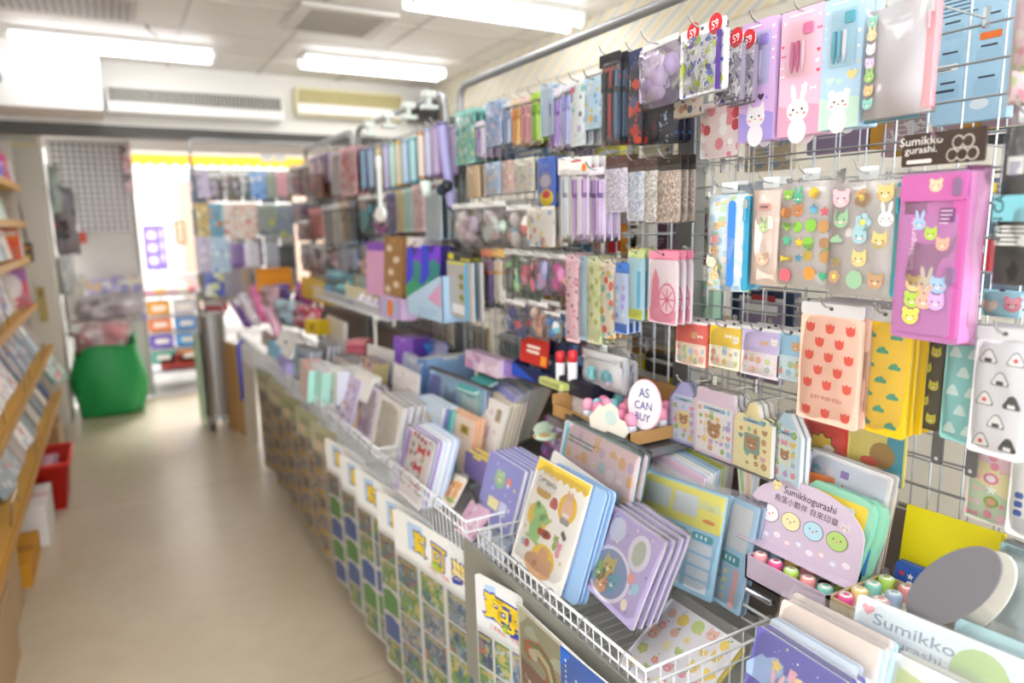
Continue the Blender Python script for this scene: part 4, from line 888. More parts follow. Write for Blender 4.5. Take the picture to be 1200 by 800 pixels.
# ---------- third bay (far of the double posts): long tubes and cases
SP = 'the far slim post'
PASTEL = ['9fb8cc', 'c8c0a0', 'b4c8dc', 'd6c8b8', 'a8d0d4', 'e8d8cc', 'b8b4dc', 'c0a8cc', 'a9a4d8']
row('top row', SP, 1.0, [
    ('slate blue ruler case', 'roll', 417, 428, 173, 222, dict(c=['6f8aa4', '5a7088'])), ('grey blue ruler case', 'roll', 427, 436, 172, 221, dict(c=['8a9eb8', '6a7e98'])),
    ('straw coloured tube', 'roll', 436, 445, 170, 220, dict(c=['c8bc94', 'a89c74'])), ('lilac tube', 'roll', 445, 454, 169, 222, dict(c=['b8b4d8', '9a94c0'])),
    ('mint tube', 'roll', 453, 461, 167, 220, dict(c=['b4d4cc', '8ab8b0'])), ('beige tube', 'roll', 460, 468, 165, 218, dict(c=['d0c4ac', 'c8a84a'])),
    ('powder blue tube', 'roll', 467, 476, 163, 216, dict(c=['b0c8e0', '8aa8c8'])), ('aqua tube', 'roll', 475, 486, 160, 214, dict(c=['a4d4d8', '7ab8c0'])),
    ('white and tan tube', 'roll', 485, 495, 154, 210, dict(c=['e8dcd0', 'c89a74'])), ('pearl grey tube', 'roll', 494, 503, 150, 208, dict(c=['c4c4dc', 'a8a4cc'])), ('mauve tube', 'roll', 502, 513, 146, 206, dict(c=['b8a4c8', '9a84b0'])),
], n=3, dx=.03, t=.03)
hang('roll', 'long_tube', 'tube', 'long glossy lavender tube hanging beside the double posts', 509, 518, 142, 246, .98, 1, row='', yaw=0, lean=-.10, c=['a9a4dc', '6a6494'], t=.035)
row('second row', SP, 1.0, [
    ('teal drawstring bag', 'crk', 418, 432, 228, 276, dict(c=['3aa8b8', '2a90b0', '5ac0c8'], nb=5)), ('magenta drawstring bag', 'crk', 434, 448, 250, 278, dict(c=['b83ab0', 'd05ac0'], nb=4)),
    ('white bottle bag', 'crk', 444, 454, 224, 270, dict(c=['e6ecf0', 'd8e0ea', 'c86a5a'], nb=4)), ('violet ruler pack', 'card', 453, 464, 226, 274, dict(c=['7a74b0'], print=pr('8a84b8', ['c8c0e0', '5a5494'], 40))),
    ('straw ruler pack', 'card', 464, 474, 222, 272, dict(c=['d0c494'])), ('pale aqua ruler pack', 'card', 473, 484, 220, 272, dict(c=['b4d8d4'])), ('pale pink ruler pack', 'card', 483, 496, 216, 272, dict(c=['e0c0c4'], print=pr('e4c4c8', ['f4e8e8', 'c8a0a8'], 40))),
    ('ice blue ruler pack', 'card', 496, 518, 222, 282, dict(c=['c8d8e2'])), 
], n=3, dx=.03)
# ---------- fourth bay, far end
FP = 'the far end of the rack'
row('top row', FP, 1.0, [
    ('red charm pack', 'crk', 336, 346, 194, 230, dict(c=['d0344a', 'e86a7a'], nb=3)), ('rose charm pack', 'crk', 344, 354, 193, 230, dict(c=['c86a7a', 'd88a94'], nb=3)), ('brown charm pack', 'crk', 353, 362, 190, 228, dict(c=['a8605a', 'c8a080'], nb=3)),
    ('lilac card pack', 'card', 361, 372, 184, 214, dict(c=['c4b4dc'])), ('amber and brown pack', 'card', 364, 378, 204, 232, dict(c=['8a4a34'], print=pr('8a4a34', ['e0a030', 'b8602a'], 25), xf=.98)), ('violet card pack', 'card', 372, 386, 180, 214, dict(c=['b09ad0'], print=pr('b8a0d4', ['e8e0f4', '8a6ab8'], 30))),
    ('large grey white pack', 'card', 386, 403, 178, 228, dict(c=['d4d2dc'])), ('pink and white pack', 'card', 399, 416, 172, 230, dict(c=['f0b8c4'], print=pr('f4c4cc', ['f8f0f2', 'e05a6e', 'f09aa8'], 25))),
], n=3, dx=.03)
row('middle row', FP, 1.0, [
    ('violet pony bag', 'crk', 340, 356, 236, 262, dict(c=['b078b8', 'c898d0'], nb=4)), ('pale blue pony bag', 'crk', 356, 370, 224, 244, dict(c=['b4c8d8', 'd0dce6'], nb=3)),
    ('salmon pencil tin', 'card', 361, 376, 244, 276, dict(c=['e08a88'], r=.02, t=.03)), ('silver pen pack', 'pen', 378, 388, 240, 290, dict(c=['c0c4cc', 'a8acb4', '8a8e98'], pens=2)), ('white pen pack', 'pen', 388, 398, 238, 292, dict(c=['e0e0de', 'f0f0ee', 'b8c8b4'], pens=2)), ('tan pen pack', 'pen', 398, 408, 236, 290, dict(c=['c8b89c', 'a8987c', '6a6454'], pens=2)), ('dark grey pen pack', 'pen', 407, 416, 236, 290, dict(c=['7a7c84', '5a5c64', '3a3c44'], pens=2)),
    ('pink heart bag', 'crk', 346, 358, 258, 282, dict(c=['f0a0b0', 'f8c8d0'], nb=3, xf=.96)),
], n=3, dx=.03)
row('lower row', FP, 1.0, [
    ('grey charm pack', 'crk', 350, 362, 284, 318, dict(c=['a8a0a8', 'c86a7a'], nb=3)), ('rose charm strip', 'crk', 362, 374, 286, 320, dict(c=['c87a8a', 'e0b4bc'], nb=3)), ('silver charm strip', 'crk', 374, 386, 288, 322, dict(c=['b8b4c4', '8a8698'], nb=3)), ('pale blue pen strip', 'pen', 394, 406, 284, 322, dict(c=['b4c8e0', '8aa8d0', 'd0dcec'], pens=2)), ('sky blue pen strip', 'pen', 406, 418, 282, 320, dict(c=['a4c0e4', '7a9cd4', 'd0dcec'], pens=2)), 
], n=2, dx=.03)
row('low strip', 'the far slim post', 1.02, [('frosted grey sleeve', 'card', 420, 436, 288, 312, dict(c=['c8ccd4'])), ('pale mint sleeve', 'card', 438, 452, 274, 290, dict(c=['c4d8d0']))], n=2)
# clear organiser with black and yellow header beside the double posts
r = hang('card', 'file_case', 'file case', 'grey clear file case with yellow and black header and sky blue edge', 518, 556, 296, 374, .93, 2, .02, yaw=-.1, c=['b4b2b0'], hh=.13, hc='3a3a36', t=.02, wrap=False,
     art=lambda m, w, h, y, zc: (m.flat(rr(-w*.05, zc - h*.33, w*.5, h*.16, .002), y, M('e8e6ea')), m.flat(rr(w*.3, zc, w*.16, h*.98, .002), y, M('6ab8e4')), [m.flat(ell(w*.1, zc + k*h*.2, w*.1, h*.06), y, M('8a8a2a')) for k in (-.6, .4, 1.2)], m.flat(rr(-w*.1, zc + h*.47, w*.75, h*.04, .001), y - .0003, M('d8d83a'))),
     hart=lambda m, w, h, y: (m.flat(rr(-w*.3, -h*.5, w*.22, h*.6, .001), y - .0004, M('e0d81a')), m.flat(rr(w*.26, -h*.75, w*.36, h*.3, .001), y - .0004, M('b8b41a'))))
# price tags: orange rounds are on the white header; clip lights and the white paddle
m = MB(); m.prism(rr(0, -.14, .02, .16, .008), 0, .012, M('f4f6f4', .3)); m.prism(ell(0, -.24, .05, .03), -.002, .014, M('f4f6f4', .3)); m.prism(rr(0, -.04, .026, .05, .01), -.004, .014, M('f4f6f4', .3))
o = m.build('plastic_paddle'); p = onX(441, 178, .93); o.matrix_world = face_at(.93, p.y, p.z); tag(o, 'white long handled plastic paddle hanging before the straw coloured tubes', 'paddle')
for k, (px, py) in enumerate(((455, 150), (479, 140), (503, 128), (433, 160))):
    p = onX(px, py, 1.1); m = MB(); m.box(-.03, .03, -.02, .02, 0, .016, M('dfe9e2', .4)); m.box(-.008, .008, -.008, .008, .016, .045, M('dfe9e2', .4)); m.prism(rr(0, .055, .05, .022, .006), -.02, .02, M('e9f0ea', .4))
    o = m.build('plastic_clip', loc=(1.1, p.y, p.z)); tag(o, f'pale green plastic clip on the rack top, {ORD[[3,1,2,0][0]] if False else ORD[{433:0,455:1,479:2,503:3}[px]]} from the far slim post', 'clip', 'plastic clips on the rack top')
# white plastic cup shaped clip under the mauve tubes
p = onX(499, 212, .96); m = MB(); m.lathe([(.014, -.05), (.02, 0), (.017, 0), (.011, -.046)], M('dff0e6', .3), n=12); o = m.build('plastic_cup', loc=p); tag(o, 'small pale green cup hooked under the mauve tube', 'cup')
p = onX(518, 222, .97); m = MB(); m.ball((0, 0, 0), .03, M('2c3850'), 10, .6, 1, .7); m.ball((0, -.04, .01), .022, M('1e2430'), 8); o = m.build('hair_clip', loc=p); tag(o, 'dark navy bow clip beside the long lavender tube', 'hair clip')

# ---------- the cross panel at the far end: three rows
END = Matrix.Rotation(0, 4, 'Z')
def endrow(rowname, items, yf=EY - .06):
    for i, (desc, kind, x0, x1, yt, yb, o) in enumerate(items):
        o = dict(o); xm = (x0+x1)/2; ym = (yt+yb)/2; x0 -= 1.2; x1 += 1.2; yb += 4; yt -= 2; a = onY(x0, ym, yf); b = onY(x1, ym, yf); w = b.x - a.x; zt = onY(xm, yt, yf).z; h = zt - onY(xm, yb, yf).z
        nm, cat = NAMES[kind]; NHANG[0] += 1; o['s'] = NHANG[0]
        lab = f'{desc}, {ORD[i]} from the entrance, {rowname} of the end panel'
        mt = Matrix.Translation(((a.x+b.x)/2, yf, zt)); r = thing(nm, lab, cat, mt, f'{rowname} of the end panel')
        KB[kind](r, w, h, o)
        dup(r, Matrix.Translation(((a.x+b.x)/2, yf + .028, zt)), f'spare {desc} behind, {ORD[i]} from the entrance, {rowname} of end panel', f'spare {desc} on the end panel')
endrow('top row', [('lilac stamp pack', 'card', 232, 245, 204, 228, dict(c=['ccc0d8'], print=pr('d4c8e0', ['a894c4', 'f0ecf4'], 25))), ('violet charm bag', 'crk', 246, 258, 206, 232, dict(c=['b8a0cc', 'd8c8e4'], nb=4)), ('white charm bag', 'crk', 260, 270, 202, 226, dict(c=['e8eaea', 'a86a6a'], nb=4)), ('clear bottle bag', 'crk', 272, 282, 204, 226, dict(c=['dfe4e8', '7a5a6a'], nb=4)), ('mint bottle bag', 'crk', 283, 292, 204, 226, dict(c=['d0e4de', 'f0f0f0'], nb=4)), ('sky blue card', 'card', 294, 311, 204, 230, dict(c=['8ab8ec'], print=pr('8abcf0', ['e8f0fa', '5a94dc'], 20))), ('grey green card', 'card', 314, 324, 206, 228, dict(c=['a8b49c'])), ('pink card', 'card', 325, 336, 204, 226, dict(c=['f0b4c0']))])
endrow('middle row', [('ochre toy pack', 'card', 231, 244, 240, 274, dict(c=['d0b45a'], print=pr('d4ba6a', ['8a7a5a', 'f0e0a0'], 20))), ('teal toy pack', 'card', 246, 261, 240, 274, dict(c=['6aa8c0'], print=pr('6aaac4', ['d08a4a', 'a8d4e0'], 20))), ('cream party pack', 'card', 263, 282, 240, 276, dict(c=['ece0d4'], print=pr('ece0d4', ['d8a060', 'e8b8b0', 'c85a4a', 'f4f0e8'], 25))), ('peach party pack', 'card', 283, 301, 240, 276, dict(c=['ecd4c4'], print=pr('ecd8c8', ['e08a4a', 'd86a6a', 'f4f0e8'], 25))), ('green and grey pack', 'card', 305, 322, 242, 274, dict(c=['98a894'], print=pr('98a49a', ['c8c84a', '6a7480'], 18))), ('slate pack', 'card', 322, 344, 244, 274, dict(c=['8494a4'], print=pr('8494a4', ['c0c86a', '6a6a88'], 18)))])
endrow('lower row', [('lavender card', 'card', 231, 247, 278, 316, dict(c=['d4cce0'], print=pr('d4cce0', ['f0ecf4', 'a8a0cc'], 20))), ('ice blue card', 'card', 249, 268, 278, 316, dict(c=['bcd8e8'], print=pr('bcd8ea', ['eef6fa', '8ab8d8'], 20))), ('purple pouch', 'pouch', 268, 286, 284, 310, dict(c=['9070b4', 'a88ac8'])), ('white pouch', 'pouch', 286, 304, 284, 310, dict(c=['e4e2ea', 'd0c8dc'])), ('silver card', 'card', 312, 326, 286, 312, dict(c=['b8bcc8'])), ('black card', 'card', 328, 346, 290, 312, dict(c=['34343c']))])
endrow('bottom row', [('blue and lime card', 'card', 240, 262, 318, 344, dict(c=['3a5cc0'], print=pr('3a5cc0', ['d8e0a0', 'e8ecd8'], 14))), ('grey gem card', 'card', 264, 282, 318, 344, dict(c=['9a94a0'])), ('brown boxed card', 'card', 284, 294, 316, 350, dict(c=['b09a84']))])

# ---------- goods hung on the rack's far side, glimpsed through the grids
FC = [('dusty blue', '7f93a8'), ('grey', '9a9a9c'), ('mauve', '8f7f98'), ('olive', '8c8a62'), ('rust', 'a4684a'), ('teal', '5f8a90'), ('sand', 'b8a684'), ('plum', '6f4a64'), ('charcoal', '4a4a50'), ('sage', '8aa088'), ('ochre', 'b48a3a'), ('rose grey', 'b0949a')]
BAYN = ['near bay', 'second bay', 'third bay', 'fourth bay']
for bi, (y0, y1) in enumerate(BAYS):
    if bi == 0: y0 = .35
    cols = [5, 7, 6, 5][bi]
    for ri, (zt, hh) in enumerate(((1.80, .2), (1.56, .21), (1.31, .19), (1.07, .18))):
        for ci in range(cols):
            R = random.Random(bi*97 + ri*31 + ci*7)
            if R.random() < .06 or (bi == 0 and ri == 3): continue
            nm, c = R.choice(FC); wd = (y1 - y0)/cols
            m = MB(); w = wd*R.uniform(.7, .9); h = hh*R.uniform(.8, 1.05); m.prism(rr(0, -h/2, w, h, .004), 0, .02, M(c), P(c, ['d8d4d0', FC[(ci*5 + ri) % 12][1], FC[(ci + 3*bi) % 12][1]], R.uniform(18, 40), .4, kind='blobs') if R.random() < .6 else None)
            m.flat(rr(0, -h*.1, w*.8, h*.12, .002), -.0006, M('e4e2de')); lines(m, 0, -h*.7, w*.6, 3, h*.05, -.0006, 'd8d6d2', .002)
            o = m.build('backing_pack'); o.matrix_world = face_at(XP + .155, y1 - wd*(ci + .5), zt + R.uniform(-.01, .02), R.uniform(-.05, .05))
            tag(o, f'{nm} pack behind the grid, {ORD[ci]} from the entrance end, {["top","second","third","low"][ri]} row of {BAYN[bi]}', 'pack', 'packs on the far side of the rack')

for ri, zt in enumerate((1.90, 1.66, 1.42, 1.20)):
    for ci in range(6):
        R = random.Random(ri*13 + ci*5 + 2); nm, c = FC[(ri*5 + ci*3) % 12]; m = MB(); w = .108; h = .235*R.uniform(.9, 1.0)
        m.prism(rr(0, -h/2, w, h, .004), 0, .02, M(c), P(c, ['d8d4d8', FC[(ci*5 + ri) % 12][1], 'b8a8c0'], 18, .4, kind='blobs')); m.flat(rr(0, -h*.1, w*.8, h*.12, .002), -.0006, M('e4e2de'))
        o = m.build('backing_pack', loc=(.555 + .118*ci, EY + .02, zt)); tag(o, f'{nm} pack behind the end panel, {ORD[ci]} from the entrance, {["top","second","third","low"][ri]} row', 'pack', 'packs on the far side of the end panel')

# ================================================================== goods standing in the baskets
def stand(name, cat, label, tl, tr, zt, h, lean=.3, n=1, dx=.012, kind='sheet', group=None, short=None, w=None, roll=0, **o):
    """stand a card or book in a basket: its top edge runs from pixel tl to pixel tr at height zt"""
    A = onZ(*tl, zt); B = onZ(*tr, zt); d = (B - A); W = w or d.length; u = d.normalized(); yb = Vector((0, 0, 1)).cross(u)
    zz = (Vector((0, 0, 1))*math.cos(lean) + yb*math.sin(lean)); yy = yb*math.cos(lean) - Vector((0, 0, 1))*math.sin(lean)
    mt = Matrix(((u.x, yy.x, zz.x), (u.y, yy.y, zz.y), (u.z, yy.z, zz.z))).to_4x4()
    if roll: mt = mt @ Matrix.Rotation(roll, 4, 'Y')
    mt.translation = A + u*W/2
    r = thing(name, label, cat, mt, group)
    NHANG[0] += 1; o.setdefault('s', NHANG[0]); KS[kind](r, W, h, o)
    sh = short or label.split(',')[0]
    th = {'sheet': o.get('t', .003) + (.009 if o.get('wrap', True) else .004 if o.get('back') else 0), 'book': o.get('t', .012) + (.006 if o.get('wrap') else 0), 'block': o.get('t', .05) + (.013 if o.get('wrap') else 0), 'bag': 1.16*o.get('t', .05)}[kind]; dx = max(dx, (th + .002)/math.cos(lean) + .003*math.sin(lean))
    for k in range(1, n):
        m2 = mt.copy(); m2.translation = mt.translation + yb*dx*k + Vector((0, 0, rnd.uniform(-.004, .002))) + u*rnd.uniform(-.004, .004)
        dup(r, m2, ' '.join(f'spare {sh} standing directly behind it'.split()[:16]), f'spare copies of the {sh}')
    return r
def s_sheet(root, w, h, o):
    c = o['c']; t = o.get('t', .003); m = MB(); m.prism(rr(0, -h/2, w*.98, h, o.get('r', .006)), 0, t, M(c[-1]), o.get('print') or M(c[0]))
    if o.get('art'): o['art'](m, w*.98, h, -.0004, -h/2)
    m.build(o.get('body', 'printed_sheet'), root)
    if o.get('back'):
        m = MB(); m.prism(rr(w*.02, -h/2, w, h*.985, o.get('r', .006)), t + .001, t + .004, M(o['back'])); m.build('backing_card', root)
    if o.get('wrap', True):
        e = o.get('flap', .012); m = MB(); m.pillow(w*1.03, h + e, t + .008, o.get('film', FILM), -h/2 + e/2, t/2, 6, 8, .12, o['s'], .3); m.build('clear_sleeve', root)
def s_book(root, w, h, o):
    """notebook: cover, page block, back cover, optional spiral"""
    c = o['c']; t = o.get('t', .012); r_ = o.get('r', .004)
    m = MB(); m.prism(rr(0, -h/2, w, h, r_), 0, .0012, M(c[0]), o.get('print') or M(c[0], .4, coat=.3))
    if o.get('art'): o['art'](m, w, h, -.0004, -h/2)
    m.build('front_cover', root)
    m = MB(); m.prism(rr(-.001, -h/2, w - .004, h - .005, r_), .0014, t - .0014, M(o.get('page', 'f4f1ec'), .7)); m.build('page_block', root)
    m = MB(); m.prism(rr(0, -h/2, w, h, r_), t - .0012, t, M(c[-1])); m.build('back_cover', root)
    if o.get('spiral'):
        m = MB(); nn = int(w / .009)
        for k in range(nn):
            x = -w/2 + .006 + k*(w - .012)/max(1, nn-1); m.tube([(x, t/2 + (t/2 + .0012)*math.cos(a), .0 - .004 + .006*math.sin(a)) for a in [2*PI*i/8 for i in range(8)]], .0007, CHROME, 4, True)
        m.build('spiral_binding', root)
    if o.get('wrap'):
        m = MB(); m.pillow(w*1.03, h*1.04, t + .006, FILM, -h/2, t/2, 6, 8, .1, o['s'], .3); m.build('clear_sleeve', root)
def s_block(root, w, h, o):
    c = o['c']; t = o.get('t', .05); m = MB(); m.prism(rr(0, -h/2, w, h, .004, 2), 0, t, M(c[-1], .4), o.get('print') or M(c[0], .4, coat=.2))
    if o.get('art'): o['art'](m, w, h, -.0004, -h/2)
    m.build('carton', root)
    m = MB(); m.box(-w/2 + .002, w/2 - .002, .002, t - .002, 0, .0012, M(o.get('lid', c[0]), .4)); m.box(-w*.16, w*.16, -.0008, .0, -h*.12, -.001, M(o.get('lid', c[0]), .4)); m.build('top_flap', root)
    if o.get('wrap'):
        m = MB(); m.pillow(w*1.05, h*1.03, t + .012, FILM2, -h/2, t/2, 6, 8, .1, o['s'], .25); m.build('clear_wrap', root)
def s_bag(root, w, h, o):
    """crumpled gift bag"""
    c = o['c']; t = o.get('t', .05); m = MB(); m.pillow(w, h, t, o.get('print') or M(c[0], .25, coat=.5), -h/2, t/2, 9, 11, .22, o['s'], .45); m.build('bag_body', root)
    m = MB(); m.prism(rr(0, -h*.06, w*.96, h*.1, .003), t*.3, t*.36, M(c[-1], .4)); m.build('folded_top', root)
    m = MB(); m.pillow(w*1.06, h*1.04, t*1.15, FILM2, -h/2, t/2, 7, 9, .2, o['s'] + 5, .4); m.build('clear_wrap', root)
KS = dict(sheet=s_sheet, book=s_book, block=s_block, bag=s_bag)

# ---------- basket nearest the camera
def art_night(m, w, h, y, zc):
    R = random.Random(2)
    for _ in range(40): m.flat(ell(R.uniform(-.46, .46)*w, zc + R.uniform(-.2, .47)*h, R.uniform(.0008, .002), n=6), y, M(R.choice(['f2e6a0', 'ffffff', 'd0c8f4'])))
    for x, z, r, c in ((-.25, .22, .03, 'a9c4f0'), (.05, .16, .036, 'b8d0f4'), (.3, .2, .028, 'c8c0f0')): m.flat(cloud(x*w, zc + z*h, r), y - .0002, M(c))
    m.flat(star(-w*.2, zc + h*.3, .012), y - .0004, M('f4d87a')); bear(m, w*.1, zc + h*.12, .018, y - .0006, 'f4ead4', 'round', True); bear(m, -w*.16, zc + h*.1, .016, y - .0006, 'f0c8d4', 'long', True)
    for k in range(4): m.flat(rr(w*(-.02 + .08*k), zc + h*.3 - .006*k, .012, .018, .003), y - .0005, M(['f2b8c8', 'f4e2a0', 'b8e0d8', 'd0b8f0'][k]))
stand('greeting_card', 'card', 'purple night sky card with stars and clouds, frontmost in the nearest basket', (888, 731), (997, 802), .90, .19, .28, 3, .009, c=['6f6cc0', 'eef0f6'], art=art_night, back='dfe8f2', wrap=True, group='cards in the nearest basket')
stand('greeting_card', 'card', 'pale blue edged card standing behind the night sky cards', (903, 722), (1008, 784), .905, .19, .3, 2, .012, c=['d4e0f0', 'b8cce8'], wrap=False, group='cards in the nearest basket')
def art_beige(m, w, h, y, zc):
    lines(m, w*.02, zc + h*.32, w*.5, 2, .012, y, 'c8b0b0', .004); lines(m, w*.1, zc + h*.16, w*.6, 4, .012, y, 'd8ccc4', .002); scatter(m, 0, zc - h*.1, w*.8, h*.3, y, ['flower', 'heart'], ['ecc8c0', 'd8d4b8', 'f0e0d0'], .03, 3, .7)
stand('greeting_card', 'card', 'beige card with faint lettering, beside the night sky cards', (916, 700), (1036, 762), .925, .2, .26, 3, .012, c=['efe2da', 'f4d8d4'], art=art_beige, back='bfe0ea', group='cards in the nearest basket')
stand('greeting_card', 'card', 'white card with green corner, in front of the big grey card', (1046, 762), (1150, 812), .91, .2, .25, 4, .013, c=['f2f2ee', 'e8e8e0'], art=lambda m, w, h, y, zc: m.flat([(-w*.4, zc - h*.2), (w*.3, zc - h*.2), (w*.2, zc + h*.36), (-w*.4, zc + h*.42)], y, M('cfd8a0')), group='cards in the nearest basket')
def art_sumi(m, w, h, y, zc):
    m.text('Sumikko', -w*.14, zc + h*.39, .016, y, M('93a6b6'), 0, 1.4); m.text('gurashi.', -w*.1, zc + h*.29, .016, y, M('93a6b6'), 0, 1.4)
    m.flat(heart(-w*.42, zc + h*.43, .009), y, M('e2a2ac'))
    m.flat(ell(w*.24, zc + h*.3, w*.16, h*.16), y, M('b8d09a')); m.flat(ell(w*.36, zc + h*.1, w*.1, h*.14), y - .0003, M('c8d89c')); m.flat(rr(w*.26, zc + h*.12, w*.1, h*.06, .004), y - .0006, M('e6d27a')); m.flat(rr(w*.31, zc + h*.03, w*.12, h*.05, .004), y - .0006, M('e0c86a'))
    scatter(m, 0, zc - h*.2, w*.8, h*.3, y, ['dot', 'cloud'], ['e6eef2', 'd4e2ea'], .03, 5, .7)
stand('file_folder', 'folder', 'large pale grey folder with pencil style lettering and green animal, nearest basket', (1004, 694), (1220, 782), .955, .23, .22, 1, .01, c=['dfe8ee', 'd0d8dc'], art=art_sumi, back='c8d0d4', flap=.004)
stand('file_folder', 'folder', 'teal edged clear folder wedged behind the large grey folder', (1120, 722), (1240, 770), .965, .22, .22, 1, .01, c=['b8d8dc', '5aa8b4'], wrap=True)
stand('film_bag', 'bag', 'tall clear film bag with teal backing, beside the grey paddle card', (1164, 632), (1262, 672), 1.03, .2, .15, 1, .01, kind='bag', c=['c8dce0', 'a8ccd0'], t=.05, print=tinted('cfe2e6', .5))

# ---------- basket with the white animal sheets
def art_croc(m, w, h, y, zc):
    m.flat([(-w*.49, h*.5 + zc - .03), *[( -w*.49 + w*.98*(k/16), h*.5 + zc - (.03 if k % 2 else .022)) for k in range(1, 17)], (w*.49, h*.5 + zc - .002), (-w*.49, h*.5 + zc - .002)], y, M('eccb4a'))
    m.text('CAPY&BARA', -w*.22, zc + h*.315, .012, y, M('55504c'), 0, .8); lines(m, -w*.2, zc + h*.275, w*.42, 2, .006, y, '8a8480', .001)
    m.flat([(-w*.38, zc + h*.35), (-w*.3, zc + h*.4), (-w*.12, zc + h*.4), (-w*.04, zc + h*.35)], y, M('f0e4d4'))
    # green lizard playing a small guitar
    g = M('a4d08c'); m.flat(ell(-w*.22, zc - h*.02, w*.2, h*.13), y, M('f2d048'))
    m.flat(ell(-w*.2, zc - h*.13, w*.12, h*.12), y - .0003, g); m.flat(ell(-w*.2, zc + h*.03, w*.13, h*.075), y - .0004, g); m.flat(ell(-w*.09, zc + h*.0, w*.1, h*.045), y - .0004, g); m.flat(ell(-w*.27, zc + h*.09, w*.05, h*.035), y - .0004, g)
    m.flat(ell(-w*.265, zc + h*.095, w*.018, n=8), y - .0006, INK); m.flat(ell(-w*.3, zc - h*.22, w*.05, h*.02), y - .0004, g); m.flat(ell(-w*.13, zc - h*.235, w*.06, h*.02), y - .0004, g)
    m.flat(ell(0, zc - h*.115, w*.1, h*.04, rot=.1), y - .0007, M('b4553c')); m.flat(ell(.0, zc - h*.115, w*.05, h*.022), y - .0009, M('7c3428')); m.flat(ell(-w*.1, zc - h*.12, w*.055, h*.033), y - .0007, M('c4503a'))
    # yellow ellipse with a seated rabbit
    m.flat(ell(w*.23, zc + h*.2, w*.16, h*.135), y, M('f0c93a')); m.flat(ell(w*.23, zc + h*.19, w*.1, h*.09), y - .0003, M('eac3a8')); m.flat(ell(w*.22, zc + h*.28, w*.07, h*.05), y - .0004, M('eac3a8'))
    for q in (-1, 1): m.flat(ell(w*(.22 + q*.035), zc + h*.33, w*.018, h*.03), y - .0004, M('eac3a8'))
    m.flat(rr(w*.24, zc + h*.085, w*.17, h*.055, .008), y - .0005, M('a8a6a4')); m.flat(rr(w*.235, zc + h*.14, w*.12, h*.03, .002), y - .0006, M('f0e8e4')); m.flat(ell(w*.2, zc + h*.29, .0012, n=6), y - .0007, INK); m.flat(ell(w*.25, zc + h*.29, .0012, n=6), y - .0007, INK)
    m.flat(rr(-w*.01, zc + h*.165, w*.14, h*.075, .006), y, M('c46a62')); m.flat(ell(-w*.01, zc + h*.21, w*.05, h*.02), y, M('c46a62'))
    m.flat(ell(-w*.24, zc + h*.19, w*.13, h*.025), y, M('c8a35a')); [m.flat(ell(-w*(.34 - .07*k), zc + h*.215, w*.04, h*.025), y - .0002, M('cfa85a')) for k in range(4)]
    bear(m, w*.19, zc - h*.1, w*.045, y, '9ab86a', 'cat', True, 'f0e0b0'); bear(m, w*.27, zc - h*.14, w*.045, y - .0005, 'e6a0b4', 'round', True); m.flat(rot2(rr(w*.29, zc - h*.03, w*.1, h*.05, .001), w*.29, zc - h*.03, -.6), y, M('5a5656'))
    # tan animal with yellow halo at the foot
    m.flat(ell(w*.06, zc - h*.33, w*.22, h*.13), y, M('f2cf4a')); m.flat(ell(-.0*w, zc - h*.41, w*.26, h*.1), y - .0003, M('d8ab82')); m.flat(ell(w*.06, zc - h*.32, w*.1, h*.1), y - .0004, M('d8ab82')); m.flat(ell(w*.2, zc - h*.36, w*.05, h*.07), y - .0004, M('d8ab82')); m.flat(ell(-w*.05, zc - h*.4, w*.05, h*.025), y - .0006, M('c0906a'))
    m.flat(rr(-w*.33, zc - h*.3, w*.12, h*.06, .003), y, M('9fc4d8')); m.flat(ell(-w*.28, zc - h*.29, w*.05, h*.04), y - .0003, M('c8584c'))
    for x, z in ((.02, .02), (.0, -.24), (.36, -.26), (-.4, -.16)): motif(m, 'flower', x*w, zc + z*h, .005, y, 'e8d0a0')
stand('sticker_sheet', 'sticker sheet', 'white sticker sheet with green lizard and yellow top band, frontmost in its basket', (632, 534), (695, 569), .975, .235, .34, 1, c=['f7f5f1', 'ffffff'], art=art_croc, r=.003, group='animal sticker sheets', flap=.002)
stand('sticker_sheet', 'sticker sheet', 'sky blue rounded backing sheet standing directly behind the green lizard sheet', (642, 540), (712, 577), .972, .235, .33, 3, .01, c=['9cc0e8', 'a9caee'], t=.004, r=.012, wrap=False, group='animal sticker sheets')
stand('sticker_sheet', 'sticker sheet', 'plain white sheet rising behind the sky blue backing sheets', (648, 526), (716, 575), .955, .24, .3, 1, c=['f6f4f2', 'ffffff'], t=.003, r=.012, wrap=False)
